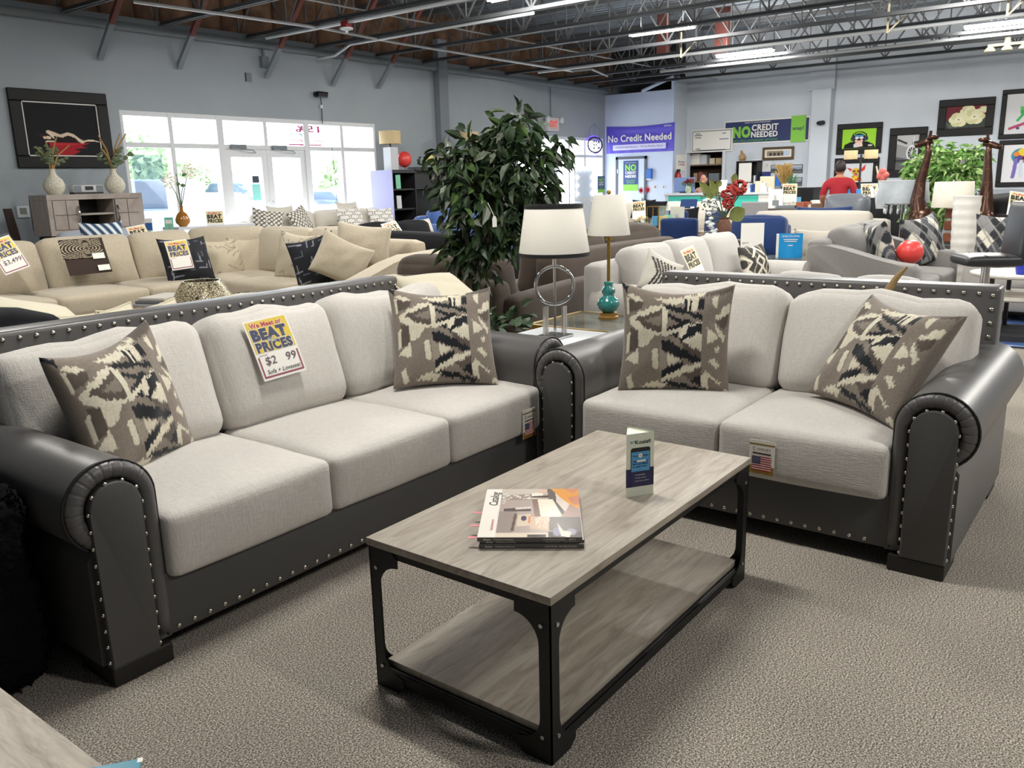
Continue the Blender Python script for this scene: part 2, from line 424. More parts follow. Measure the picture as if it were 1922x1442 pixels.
# ------------- strip lights
M_tube=mat('fluorescent_tube','#fff3d6',.4,emit=9)
def make_light(label):
    t=thing('strip_light',label,'light',(0,0,0),0,'fluorescent strip lights')
    B().prism([(-.09,.05),(-.03,.09),(.03,.09),(.09,.05),(.09,.04),(-.09,.04)],-.62,.62,'y').out('housing',M_white,t)
    for sx in (-.045,.045): B().cyl((sx,-.6,.015),(sx,.6,.015),.019,n=10).out('tube',M_tube,t,smooth=True)
    b=B()
    for y in (-.4,.4): b.cyl((0,y,.09),(0,y,.85),.004,n=5)
    b.out('hanger',M_steel_l,t)
    return t
LPOS=[]
LL='glowing fluorescent strip fixture hung among the roof joists'
l0=None; ZL=3.97
LX=[2.6,6.35,9.95,13.95,17.65]; LY=[7.22,2.55,-2.2]
for ly in LY:
    for lx in LX:
        if l0 is None: l0=make_light(LL); l0.location=(lx,ly,ZL)
        else: dup(l0,(lx,ly,ZL))
        LPOS.append((lx,ly))
# red/grey uprights seen among the joists, ceiling fan, yellow struts
for k,(q,w) in enumerate((((1245,50),.22),((1300,60),.2),((1356,60),.28))):
    p=onx(q[0],q[1],17.3+k*.4)
    tag(B().box(p.x-.08,p.x+.08,p.y-w/2,p.y+w/2,ZJ+.15,5.024).out('steel_post',M_red if k!=1 else mat('gray_post','#6b6f76',.6)),('red-primed steel post among joists behind the left strip light','grey steel post among joists between two red posts','red-primed steel post among joists above the right strip light')[k],'post')
for k,q in enumerate(((1278,108),(1665,62),(1890,30))):
    p=onz(q[0],q[1],3.75)
    tag(B().cyl((p.x,p.y,3.75),(p.x,p.y,4.2),.018,n=6).cyl((p.x,p.y,3.75),(p.x+.05,p.y-.3,4.05),.014,n=6).out('pipe_hanger',mat('cream_steel','#c9bda0',.5)),('pale V-shaped hanger beside the left strip light','pale V-shaped hanger over the grey sloping wall light','pale hanger strut near the top right corner')[k],'hanger')
p=onz(1890,92,3.7)
t=thing('ceiling_light','cream three-cup ceiling lamp under the joists at far right','light',p)
b=B(); b.lathe([(0,.2),(.05,.2),(.06,.1),(0,.1)],10); b.box(-.05,.05,-.32,.32,.06,.11,bev=.02); b.out('canopy',mat('cream_enamel','#d9d0b4',.4),t,smooth=True)
for yy in (-.28,0,.28): B().lathe([(.03,.08),(.09,.02),(.1,-.02),(.0,-.01)],12,c=(0,yy,0)).out('lamp_cup',mat('cream_enamel'),t,smooth=True)
# exterior --------------------------------------------------------
struct('ground_outside',B().box(-30,60,YW+.2,90,-.25,-.05),mat('asphalt','#b4b2ae',.9,noise=(8,.1)))
# ================================================================== FOREGROUND SUITE
M_linen=mat('grey_linen','#c6c1bb',.95,weave=(230,.3,.13),sheen=.3,spec=.2)
M_leather=mat('charcoal_leather','#565454',.38,noise=(3,.06),bump=(160,.05),spec=.5)
M_leather2=mat('charcoal_leather_flat','#4a4949',.48,bump=(140,.06))
M_nail=mat('pewter_nail','#c9c2b4',.25,metal=1)
M_foot=mat('black_foot','#17140f',.45)
M_pipe_b=mat('black_piping','#1d1c1c',.4)
def arc(cx,cz,r,a0,a1,n): return [(cx+r*math.cos(math.radians(a0+(a1-a0)*k/n)),cz+r*math.sin(math.radians(a0+(a1-a0)*k/n))) for k in range(n+1)]
_nail={}
def nails(parent,pts,nrm,r=.009):
    k=round(r,4)
    if k not in _nail:
        b=B(); b.sph((0,0,0),r,8,5,(1,.6,1)); bmesh.ops.recalc_face_normals(b.bm,faces=b.bm.faces[:]); me=bpy.data.meshes.new('nailhead'); b.bm.to_mesh(me); b.bm.free(); me.polygons.foreach_set('use_smooth',[True]*len(me.polygons)); me.materials.append(M_nail); _nail[k]=me
    for p in pts: link('nailhead',_nail[k],None,parent,p)
def spaced(path,step):
    out=[];acc=0; path=[Vector(p) for p in path]; out.append(path[0])
    for a,c in zip(path,path[1:]):
        d=(c-a).length; t=step-acc
        while t<=d: out.append(a+(c-a)*(t/d)); t+=step
        acc=d-(t-step)
    return out
def roll_suite(name,label,loc,rz,n):
    t=thing(name,label,'sofa',loc,rz); SW=.69; W=SW*n; DB=1.10
    # base
    b=B(); b.box(-.02,W+.02,.0,DB,.075,.30,bev=.012); b.out('base_rail',M_leather2,t,smooth=True)
    nails(t,spaced([(.02,-.001,.098),(W-.02,-.001,.098)],.0585),(0,1,0))
    # back
    OV=.17
    b=B(); b.box(-OV,W+OV,DB,DB+.15,.08,.985,bev=.022,seg=3); b.out('back',M_leather,t,smooth=True)
    nails(t,spaced([(-OV+.03,DB-.002,.70),(-OV+.03,DB-.002,.953),(W+OV-.03,DB-.002,.953),(W+OV-.03,DB-.002,.70)],.064),(0,1,0),.0105)
    # arms
    for sg,x0 in ((-1,0),(1,W)):
        X=lambda s:x0+sg*s
        prof=[(0,.07),(0,.575)]+arc(.145,.575,.145,180,-62,22)[1:]+[(.235,.42),(.235,.07)]
        b=B(); b.prism([(X(s),z) for s,z in prof],.012,DB+.10,'y'); a=b.out('arm',M_leather,t,smooth=True,angle=50)
        # pleated band
        path=[(.03,.10),(.03,.3),(.028,.5)]+arc(.142,.575,.113,180,-58,34)
        fine=[]
        for (p,q) in zip(path,path[1:]):
            for k in range(4): fine.append((p[0]+(q[0]-p[0])*k/4,p[1]+(q[1]-p[1])*k/4))
        fine.append(path[-1]); L_=len(fine); 
        def rad(u):
            s=abs(math.sin(u*17*PI)); return .031*(.90+.10*min(1,s*3)) if u>.22 else .03
        b=B(); b.tube([(X(s),.016,z) for s,z in fine],rad,10); b.out('pleated_band',M_leather,a,smooth=True,angle=0)
        b=B(); b.tube([(X(s),.006,z) for s,z in [(0.002,.08),(0.002,.575)]+arc(.145,.575,.144,180,-62,24)[1:]],.0045,6); b.out('piping',M_pipe_b,a,smooth=True,angle=0)
        pan=[(.062,.065)]+arc(.142,.575,.081,180,0,16)+[(.223,.065)]
        b=B(); b.prism([(X(s),z) for s,z in pan],-.026,.02,'y',bev=.006); b.out('front_panel',M_leather2,a,smooth=True)
        edge=[(.060,.08)]+arc(.142,.575,.083,180,0,16)+[(.225,.08)]
        nails(a,spaced([(X(s),-.018,z) for s,z in edge],.054),(0,0,0),.0072)
        for (ya,yb) in ((-.022,.19),(DB-.1,DB+.1)):
            B().box(min(X(.02),X(.222)),max(X(.02),X(.222)),ya,yb,0,.066,bev=.006).out('foot',M_foot,t)
    for k in range(n):
        put_cushion('seat_cushion',M_linen,t,((k+.5)*SW,.33,.385),(SW-.003,.735,.225),r=.034,pf=(0,.008,.03),n=14,wr=.0022,seed=k+n*7)
    for k in range(n):
        def shp(V,P,k=k):
            V[:,2]+=np.maximum(P[:,2],0)**2*(.012*np.sin(V[:,0]*9+k*2.1)+.008*np.sin(V[:,0]*23+k)); V[:,1]+=-.02*(1-P[:,0]**2)*(P[:,2]<0)*-P[:,2]; return V
        ex0=.14 if k==0 else 0; ex1=.14 if k==n-1 else 0
        put_cushion('back_cushion',M_linen,t,((k+.5)*SW+(ex1-ex0)/2,.775,.705),(SW-.004+ex0+ex1,.26,.50),rot=(-.33,0,0),r=.075,pf=(0,.05,.015),n=14,wr=.006,seed=k+3+n*5,fn=shp)
    return t
roll_suite('sofa','long three-seat sofa of charcoal leather and pale grey linen with nailheads',(1.31,2.43,0),0,3)
roll_suite('loveseat','two-seat loveseat of charcoal leather and pale grey linen behind coffee table',(3.29,2.08,0),-PI/2,2)
# ------------------------------------------------------------------ ikat pillow
TAU='#7d7369'; DTAU='#554c45'; MID='#948a7d'; CRM='#cfc8b4'; BLK='#14171d'
def zq(pts): return [((x-120)/1300,(y-170)/1200) for x,y in pts]
IK=[(DTAU,[(185,330),(370,330),(330,430),(185,480)]),(CRM,[(170,290),(240,260),(370,310),(300,350),(210,310)]),(BLK,[(110,170),(200,190),(170,260),(120,230)]),
(DTAU,[(200,650),(310,670),(300,890),(195,930)]),(CRM,[(160,300),(195,320),(190,500),(160,490)]),(CRM,[(165,720),(205,700),(195,930),(165,930)]),
(CRM,[(190,540),(480,350),(620,340),(660,370),(640,720),(500,720),(440,820),(310,880),(300,680),(200,610)]),
(DTAU,[(255,545),(590,385),(585,690),(400,640)]),(TAU,[(370,540),(580,460),(580,600),(480,590)]),
(CRM,[(480,260),(1100,170),(1060,220),(720,310),(600,290)]),(DTAU,[(1100,160),(1400,60),(1400,240),(1090,230)]),
(BLK,[(605,310),(860,350),(930,400),(1075,450),(1070,525),(930,450),(640,370)]),(CRM,[(930,260),(1015,240),(1005,380),(930,390)]),(BLK,[(1015,250),(1085,240),(1080,380),(1010,385)]),
(BLK,[(850,240),(880,240),(890,400),(860,430)]),(BLK,[(915,250),(940,250),(920,440),(900,430)]),(CRM,[(885,250),(915,250),(905,410),(885,410)]),
(CRM,[(1165,270),(1240,250),(1240,400),(1190,370)]),(CRM,[(1300,390),(1400,370),(1390,480),(1225,530),(1230,470),(1290,460)]),(DTAU,[(1230,540),(1390,490),(1380,620),(1330,640)]),(CRM,[(1230,570),(1370,720),(1350,790),(1240,640)]),
(BLK,[(650,420),(830,500),(990,530),(830,590),(660,650),(650,620),(800,545),(650,470)]),(TAU,[(660,480),(790,540),(660,600)]),
(CRM,[(640,660),(900,570),(1070,530),(1070,560),(880,640),(640,720)]),(BLK,[(910,590),(1070,550),(1070,690),(960,720),(830,790),(790,740),(890,690)]),(CRM,[(800,640),(895,620),(885,700),(800,740)]),(BLK,[(690,700),(790,655),(785,740)]),
(CRM,[(840,790),(950,720),(1020,670),(1080,690),(1085,890),(1000,860)]),(DTAU,[(840,800),(1080,900),(1075,1000),(860,870)]),(BLK,[(590,770),(700,780),(830,860),(1085,980),(1075,1040),(850,980),(600,880)]),
(CRM,[(1140,620),(1190,660),(1290,720),(1210,800),(1150,800)]),(CRM,[(1240,850),(1310,815),(1290,890),(1250,890)]),(CRM,[(480,890),(550,870),(575,1120),(500,1100)]),(MID,[(570,870),(670,930),(690,1060),(640,1150),(580,1110)]),(CRM,[(670,930),(855,990),(680,1070)]),
(CRM,[(160,1000),(310,880),(325,1070)]),(BLK,[(620,1110),(860,1010),(870,1080),(620,1210)]),(CRM,[(620,1210),(860,1080),(1080,1010),(1080,1060),(900,1150),(620,1260)]),(CRM,[(1160,1010),(1240,970),(1310,1030),(1270,1075)]),
(DTAU,[(860,1180),(1090,1070),(1080,1160),(960,1230)]),(BLK,[(960,1230),(1090,1150),(1080,1300),(990,1260)]),(CRM,[(1080,1170),(1140,1120),(1190,1150),(1160,1230),(1180,1350),(1090,1290)]),(CRM,[(1160,1150),(1330,1230),(1300,1250),(1180,1190)]),
(BLK,[(640,1250),(760,1250),(1190,1350),(1100,1370),(640,1290)]),(CRM,[(380,1320),(520,1260),(700,1280),(620,1350)]),(CRM,[(200,1210),(250,1170),(310,1340),(240,1340)]),(CRM,[(1330,1320),(1440,1280),(1450,1370),(1340,1360)]),(MID,[(330,900),(480,870),(470,1000),(340,1050)]),(DTAU,[(170,1050),(620,1130),(600,1240),(180,1200)])]
IK=IK[:-2]
M_ikat=mat('ikat_fabric',None,.85,attr=True,noise=(90,.14),spec=.25,sheen=.2)
M_paint=mat('printed_colour',None,.6,attr=True)
M_glossy=mat('printed_gloss',None,.25,attr=True)
def pillow_mesh(w,h,th,n,base=None,shapes=None,jag=0,pinch=.06,seed=1,drop=0,horn=.0):
    u=np.linspace(-1,1,n+1); U,V=np.meshgrid(u,u); U=U.ravel();V=V.ravel()
    x=w/2*U*(1-pinch*(1-V**2)); z=h/2*V*(1-pinch*(1-U**2))
    z=z-drop*h*(1-U**2)*np.clip(V,0,1)
    t=th/2*np.power(np.clip((1-U**2)*(1-V**2),0,1),.42)
    rs=np.random.RandomState(seed); wv=sum(np.sin(U*rs.randn()*5+V*rs.randn()*5+rs.rand()*6) for _ in range(6))/6
    t=t*(1+.12*wv)
    F=np.stack([x,-t,z],-1);K=np.stack([x,t,z],-1); nn=(n+1)**2
    P=np.concatenate([F,K]); faces=[]
    for j in range(n):
        for i in range(n):
            a=j*(n+1)+i; faces.append((a,a+1,a+n+2,a+n+1)); faces.append((nn+a,nn+a+n+1,nn+a+n+2,nn+a+1))
    me=bpy.data.meshes.new('pillow'); me.from_pydata(P.tolist(),[],faces); me.polygons.foreach_set('use_smooth',[True]*len(faces))
    if base:
        uu=(U+1)/2; vv=(1-V)/2
        if jag:
            rs=np.random.RandomState(3); tb=rs.randn(90)*jag; vv=vv+tb[(uu*89).astype(int)]
        c=paint(uu,vv,base,shapes or []); setcol(me,np.concatenate([c,c]))
    bm=bmesh.new(); bm.from_mesh(me); bmesh.ops.remove_doubles(bm,verts=bm.verts[:],dist=1e-5); bm.to_mesh(me); bm.free(); me.update()
    return me
IKS=[('p',zq(p),c) for c,p in IK]
me_ik=pillow_mesh(.53,.53,.2,140,TAU,IKS,jag=.008,pinch=.075,drop=.06)
PILL=[((1.53,2.985,.735),((.933,-.321,-.16),(.349,.917,.193),(.085,-.236,.968)),'patterned ikat pillow leaning on the left arm of the long sofa'),
((3.119,2.81,.755),((.762,.562,.323),(-.647,.688,.33),(-.037,-.46,.887)),'patterned ikat pillow propped at the right end of the long sofa'),
((3.62,1.772,.758),basis((-.87,-.47,.13),roll=.03),'patterned ikat pillow upright on the left seat of the loveseat'),
((3.74,.866,.742),((-.56,.696,.45),(-.827,-.436,-.355),(-.051,-.571,.82)),'patterned ikat pillow tipped against the right arm of the loveseat')]
for k,(c,Rm,lb) in enumerate(PILL):
    o=link('throw_pillow',me_ik,M_ikat if k==0 else None); xform(o,Rm,c); tag(o,lb,'pillow','ikat throw pillows')
# ------------------------------------------------------------------ price signs
M_paper=mat('sign_paper','#e9e6df',.4,spec=.5); M_yel=mat('sign_yellow','#dcbf2f',.35); M_navy=mat('sign_navy','#1f2650',.4); M_redp=mat('sign_red','#b5243a',.4); M_ink=mat('ink_black','#15151a',.5); M_silver=mat('sign_silver','#a9abb2',.4); M_mar=mat('sign_maroon','#8a2a45',.4)
M_clear=mat('clear_sleeve','#ffffff',.12,alpha=.05,spec=.8)
def price_sign(label,Rm,c,w=.216,price='$2   99',sub='Sofa + Loveseat',bend=.25,sleeve=True,far=False):
    h=w*1.28; t=thing('price_sign',label,'sign',c,0,'meet or beat all prices signs')
    M=Matrix(Rm).to_4x4() if not isinstance(Rm,Matrix) else Rm.to_4x4(); M.translation=Vector(c); t.matrix_world=M
    bd=lambda co: np.stack([co[:,0],co[:,1]+bend*(co[:,2]-.15*h)**2,co[:,2]],-1)
    bd2=lambda co: bd(co)-np.array([0,.0012,0])
    def grid(nm,x0,x1,z0,z1,m,off,n=8,th=.0):
        zs=np.linspace(z0,z1,n+1); P=np.array([[x,-off,z] for z in zs for x in (x0,x1)]); P=bd(P)
        me=bpy.data.meshes.new(nm); me.from_pydata(P.tolist(),[],[(2*i,2*i+1,2*i+3,2*i+2) for i in range(n)]); me.update(); return link(nm,me,m,t)
    p=grid('paper',-w/2,w/2,-h/2,h/2,M_paper,0); md=p.modifiers.new('s','SOLIDIFY'); md.thickness=.0012; md.offset=-1
    grid('yellow_panel',-w*.465,w*.465,-h*.06,h*.465,mat('sign_pale_yellow','#e2d3a0',.4) if far else M_yel,.0007)
    T=lambda s,ww,hh,m,x,z,**k: text(s,ww*w,hh*h,m,t,(x*w,-.0016,z*h),bend=bd,**k)
    T('We Meet or',.74,.085,M_redp,-.02,.395,bold=.035)
    if not far:
        for s_,ww_,hh_,x_,z_,bo_ in (('We Meet or',.77,.1,-.02,.395,.05),('BEAT',.85,.215,-.02,.235,.085),('PRICES',.87,.185,0,.03,.08)): text(s_,ww_*w,hh_*h,M_paper,t,(x_*w,-.0011,z_*h),bend=bd,bold=bo_,name='letter_outline')
    MN=M_ink if far else M_navy
    T('BEAT',.82,.20,MN,-.02,.235,bold=.07)
    T('PRICES',.84,.17,MN,0,.03,bold=.06)
    if not far:
        me=text_mesh('ALL',.2*w,.085*h,bold=.03); text('ALL',.2*w,.085*h,M_silver,t,(-.02*w,-.0026,.125*h),bend=bd,bold=.03)
        for (x0,x1,z0,z1) in ((-.465,-.43,-.45,-.12),(.43,.465,-.45,-.12),(-.465,.465,-.465,-.435)): grid('red_border',x0*w,x1*w,z0*h,z1*h,M_mar,.0009,4)
        T('OUR PRICE',.2,.022,M_mar,-.33,-.10)
        if sub: T(sub,.78,.07,M_ink,.02,-.375,shear=.25,bold=.005)
    if price: T(price,.72,.15 if not far else .17,M_ink if far else mat('price_ink','#5a3b44',.5),.03,-.21 if not far else -.24,bold=.01,shear=.1)
    if sleeve and not far: grid('plastic_sleeve',-w*.54,w*.54,-h*.53,h*.57,M_clear,.003)
    return t
price_sign('yellow BEAT ALL PRICES sign in plastic sleeve on middle cushion of long sofa',basis((-.108,-.896,.43),roll=-.075),(2.264,3.034,.827))
# ------------------------------------------------------------------ hang tags on seats
M_gold=mat('gold_print','#9a7a34',.4,metal=.3); M_cardw=mat('tag_card','#e6e2d8',.5); M_flagr=mat('flag_red','#a3202f',.5); M_flagb=mat('flag_blue','#1e2452',.5); M_flagw=mat('flag_white','#e8dcd6',.5); M_brn=mat('tag_brown','#3a2320',.5)
def hang_tag(label,c,rz,w=.108,h=.145,tilt=0):
    t=thing('hang_tag',label,'tag',c,rz,'comfort flag tags on the sofa seats'); t.rotation_euler=(tilt,0,rz)
    f=lambda n,x0,x1,z0,z1,m,y: B().quad((x0*w,-y,z0*h),(x1*w,-y,z0*h),(x1*w,-y,z1*h),(x0*w,-y,z1*h)).out(n,m,t)
    B().box(-w/2,w/2,0,.002,-h/2,h/2).out('card',M_cardw,t)
    f('gold_band',-.5,.5,.36,.40,M_gold,.0006); f('gold_foot',-.5,.5,-.5,-.26,M_gold,.0006); f('title_bar',-.36,.36,.09,.13,M_brn,.0008)
    f('flag_field',-.38,.38,-.4,.03,M_flagw,.001)
    for k in range(7): z=.03-.43*(2*k)/13; f('stripe',-.38,.38,z-.43/13,z,M_flagr,.0014)
    f('canton',-.38,-.04,-.2,.03,M_flagb,.0018)
    b=B()
    for j in range(5):
        for i in range(6): b.quad(*[((-.36+.055*i+dx)*w,-.0022,(.01-.042*j+dz)*h) for dx,dz in ((0,0),(.018,0),(.018,.014),(0,.014))])
    b.out('stars',M_flagw,t)
    text('C',.11*w,.11*h,M_ink,t,(-.3*w,-.0015,.24*h)); text('OMFORT',.52*w,.07*h,M_ink,t,(.08*w,-.0015,.235*h)); text('MADE IN U.S.A.',.6*w,.03*h,M_brn,t,(0,-.0015,-.46*h))
    return t
hang_tag('white flag tag hanging on front of the right loveseat seat cushion',(3.239,1.185,.375),-PI/2)
hang_tag('white flag tag hanging on the rightmost seat cushion of the long sofa',(3.25,2.376,.335),0)
# ------------------------------------------------------------------ coffee table
def mat_wood(name,c1,c2,c3,stretch=(1.0,7,7),rough=.5,sc_=4):
    m=mat(name,c1,rough); N,L,b=nodes(m); tc=N.new('ShaderNodeTexCoord'); mp=N.new('ShaderNodeMapping'); mp.inputs['Scale'].default_value=stretch; L.new(tc.outputs['Object'],mp.inputs[0])
    n=N.new('ShaderNodeTexNoise'); n.inputs['Scale'].default_value=sc_; n.inputs['Detail'].default_value=6; n.inputs['Roughness'].default_value=.65; n.inputs['Distortion'].default_value=.8; L.new(mp.outputs[0],n.inputs['Vector'])
    cr=N.new('ShaderNodeValToRGB'); e=cr.color_ramp.elements; e[0].position=.3; e[0].color=C(c2); e[1].position=.72; e[1].color=C(c3); x=e.new(.5); x.color=C(c1); L.new(n.outputs['Fac'],cr.inputs[0]); L.new(cr.outputs[0],b.inputs['Base Color'])
    bp=N.new('ShaderNodeBump'); bp.inputs['Strength'].default_value=.08; bp.inputs['Distance'].default_value=.01; L.new(n.outputs['Fac'],bp.inputs['Height']); L.new(bp.outputs[0],b.inputs['Normal']); return m
M_oak=mat_wood('grey_oak','#9f9588','#84796d','#b3aa9d')
M_iron=mat('black_iron','#1b1b1c',.45,metal=.3,bump=(60,.1))
x0,x1,y0,y1=1.572,2.888,1.095,1.76
t=thing('coffee_table','grey oak coffee table with black iron frame and low shelf','table',((x0+x1)/2,(y0+y1)/2,0))
hx,hy=(x1-x0)/2,(y1-y0)/2
B().box(-hx,hx,-hy,hy,.466,.49,bev=.003).out('tabletop',M_oak,t,smooth=True)
B().box(-hx+.03,hx-.03,-hy+.03,hy-.03,.062,.084,bev=.002).out('shelf',M_oak,t,smooth=True)
for z0_,z1_ in ((.442,.466),(.034,.062)):
    b=B()
    for s in (-1,1):
        b.box(-hx+.012,hx-.012,s*(hy-.012)-.003,s*(hy-.012)+.003,z0_,z1_); b.box(s*(hx-.012)-.003,s*(hx-.012)+.003,-hy+.012,hy-.012,z0_,z1_)
        b.box(-hx+.012,hx-.012,s*(hy-.024)-.012,s*(hy-.024)+.012,z1_-.003,z1_); b.box(s*(hx-.024)-.012,s*(hx-.024)+.012,-hy+.012,hy-.012,z1_-.003,z1_)
    b.out('frame_rail',M_iron,t)
def gus():
    p=[(0,0),(.045,0)]; p=[(0,0.0),(.0415,0.0)]
    p=[(0,.0),(.038,.0)]+[(.115,.02),(.115,.05)]
    top=[(.115-.077*math.sin(a*PI/2/8),.05+.077*(1-math.cos(a*PI/2/8))) for a in range(9)]
    prof=[(0,0),(.09,0),(.115,.022)]+top
    up=[(x,.466-z) for x,z in prof][::-1]
    return prof+[(x,z) for x,z in up]
G=gus()
for sx in (-1,1):
    for sy in (-1,1):
        b=B(); b.prism([(sx*(hx-.005-x),z) for x,z in G],sy*(hy-.009),sy*(hy-.005),'y'); b.prism([(sy*(hy-.005-x),z) for x,z in G],sx*(hx-.009),sx*(hx-.005),'x')
        lg=b.out('leg',M_iron,t)
        mz=mat('zinc_bolt','#c9c9c6',.3,metal=.8)
        for z in (.40,.075):
            B().cyl((sx*(hx-.034),sy*(hy-.005),z),(sx*(hx-.034),sy*(hy-.001),z),.006,n=10).out('bolt',mz,lg); B().cyl((sx*(hx-.005),sy*(hy-.034),z),(sx*(hx-.001),sy*(hy-.034),z),.006,n=10).out('bolt',mz,lg)
# catalogs ---------------------------------------------------------
M_mpage=mat('magazine_pages','#e4e0d8',.6); M_spine=mat('magazine_spine','#5a5654',.35); M_pink=mat('pink_tab','#e58a92',.5)
cov=[('p',[(0,0),(.17,0),(.17,1),(0,1)],'#ece6dd'),('p',[(.17,0),(.62,0),(.55,.14),(.17,.14)],'#c9bdb3'),('p',[(.18,.14),(.5,.12),(.5,.26),(.18,.26)],'#9c8f86')]
rs=random.Random(4)
for k in range(26): 
    x=.18+.32*rs.random();y=.14+.1*rs.random(); cov.append(('e',(x,y,.012,.014),'#d9cfc6'))
cov+=[('p',[(.17,.27),(.5,.27),(.5,1),(.17,1)],'#b3a49c'),('p',[(.17,.5),(.36,.5),(.33,.95),(.17,.95)],'#9d8f89'),('p',[(.22,.44),(.5,.41),(.5,.5),(.22,.5)],'#5f5450'),('p',[(.34,.42),(.5,.40),(.5,.44),(.34,.46)],'#d8d0c8'),
('p',[(.33,.55),(.36,.55),(.34,.88),(.31,.88)],'#6a5b4f'),('p',[(.37,.57),(.5,.55),(.5,.78),(.36,.8)],'#d7c5ae'),('e',(.43,.64,.03,.05),'#4e4258'),('p',[(.48,.6),(.55,.58),(.55,.74),(.48,.74)],'#c98a55'),
('p',[(.5,.1),(.62,.08),(.62,.2),(.5,.22)],'#e7dfd4'),('p',[(.5,.17),(.68,.15),(.68,.2),(.5,.2)],'#55473f'),('p',[(.57,.02),(.66,.02),(.66,.1),(.57,.1)],'#d8b6a2'),('p',[(.66,0),(.74,0),(.76,.25),(.68,.24)],'#6c625c'),
('p',[(.5,.24),(.58,.24),(.62,.6),(.54,.62)],'#8d7468'),('p',[(.56,.24),(.72,.24),(.82,.6),(.6,.62)],'#e9dfce'),('p',[(.72,.24),(.75,.24),(.86,.56),(.82,.6)],'#57524e'),('p',[(.75,.08),(.82,.1),(.9,.28),(.86,.54),(.76,.3)],'#d9cbbf'),
('p',[(.70,0),(1,0),(1,.45),(.9,.36),(.8,.2)],'#dd9a4a'),('p',[(.84,.0),(1,0),(.94,.12)],'#cf8a6a'),('p',[(.88,.2),(1,.16),(1,.36),(.93,.36)],'#c98868'),('p',[(.85,.5),(.9,.36),(1,.46),(1,.7),(.8,.62)],'#a58a80'),
('p',[(.5,.6),(.7,.62),(.68,.88),(.5,.84)],'#d4b9a4'),('p',[(.69,.62),(1,.62),(1,.9),(.68,.88)],'#6b6460'),('p',[(.17,.92),(.7,.92),(.7,1),(.17,1)],'#ded0bd'),('p',[(.48,.95),(.66,.95),(.66,1),(.48,1)],'#4e4744'),('p',[(.68,.9),(1,.9),(1,1),(.68,1)],'#53494a'),('e',(.76,.9,.04,.08),'#8d8a9a'),('e',(.9,.9,.05,.06),'#9c98a6'),('p',[(.76,.72),(.82,.88),(.9,.9),(.88,1),(.8,.98)],'#e5d6c6')]
for k in range(40):
    x=.55+.12*rs.random(); y=.62+.2*rs.random(); cov.append(('e',(x,y,.006,.012),'#f0e2d2'))
def magazine(label,z,rz,off,cover=None,th=.0115,sp='Furniture of America',rt='CATALOG'):
    t=thing('catalog',label,'catalog',(1.941+off[0],1.414+off[1],z),rz,'stacked furniture catalogs')
    w,h=.298,.385
    B().box(-w/2+.001,w/2-.002,-h/2+.001,h/2-.002,.0005,th-.0005).out('pages',M_mpage,t)
    b=B(); b.box(-w/2,w/2,-h/2-.001,-h/2+.001,0,th); b.box(-w/2,w/2,-h/2,h/2,0,.0006); b.out('spine',M_spine,t)
    text('iloa',.02,.005,M_paper,t,(-w/2+.028,-h/2-.0016,th*.5),bold=.04); text(sp,.055,.005,M_paper,t,(-w/2+.075,-h/2-.0016,th*.5)); text(rt,.09,.0048,M_paper,t,(w/2-.065,-h/2-.0016,th*.5))
    if cover:
        canvas('cover',w,h,150,190,'#b9aca3',cover,M_glossy,t,(0,0,th+.0004),(-PI/2,0,0))
        text('Catalog',.115,.036,M_ink,t,(-w/2+.034,h/2-.085,th+.0012),(-PI/2,0,PI/2),shear=.3,name='title')
        text('FURNITURE',.09,.012,M_paper,t,(-w/2+.062,h/2-.085,th+.0012),(-PI/2,0,PI/2),name='subtitle'); text('iloa furniture',.08,.009,M_redp,t,(-w/2+.036,-h/2+.09,th+.0012),(-PI/2,0,PI/2),name='imprint')
        for y in (-.175,-.09,.01): B().box(-w/2-.028,-w/2+.01,y-.006,y+.006,th*.4,th*.4+.0006).out('index_tab',M_pink,t)
    return t
RZ=-math.radians(55.6)
magazine('bottom catalog of the stack on the coffee table, grey spine',.4905,RZ,(0,0),None,.0125,rt='LIVING ROOM   2021-2022 CATALOG')
magazine('middle dark-spined catalog of the stack on the coffee table',.5035,RZ+.01,(.006,.004),None,.009,rt='BEDROOM   CATALOG')
magazine('top catalog with sofa photo cover and pink index tabs on coffee table',.513,RZ,(-.003,.003),cov,.0115,rt='CASEGOODS   2021')
# tri-fold ----------------------------------------------------------
pA=Vector((2.273,1.277)); pB=Vector((2.356,1.221)); pC=Vector((2.365,1.325)); HT=.215
M_cream=mat('card_cream','#d9dccb',.5); M_nav=mat('card_navy','#23234f',.4); M_sky=mat('card_sky','#4f97c4',.4); M_phone=mat('card_phone','#1b1a20',.4)
cc=(pA+pB)/2; ang=math.atan2(pB.y-pA.y,pB.x-pA.x); ww=(pB-pA).length
t=thing('display_card','white triangular tent card with phone graphic reading Koalafi on coffee table','card',(cc.x,cc.y,.4905),ang)
Rl=Matrix.Rotation(-ang,2); lC=Rl@(pC-cc); a=Vector((-ww/2,0)); bb=Vector((ww/2,0))
b=B()
for p,q in ((a,bb),(bb,lC),(lC,a)): b.quad((p.x,p.y,0),(q.x,q.y,0),(q.x,q.y,HT),(p.x,p.y,HT))
b.quad((a.x,a.y,HT*.985),(bb.x,bb.y,HT*.985),(lC.x,lC.y,HT*.985)) if False else None
v=[b.bm.verts.new((p.x,p.y,HT*.975)) for p in (a,bb,lC)]; b.bm.faces.new(v)
b.out('card',M_cream,t)
f=lambda n,x0,x1,z0,z1,m,y: B().quad((x0*ww,-y,z0*HT),(x1*ww,-y,z0*HT),(x1*ww,-y,z1*HT),(x0*ww,-y,z1*HT)).out(n,m,t)
f('navy_band',-.5,.5,.155,.445,M_nav,.0006)
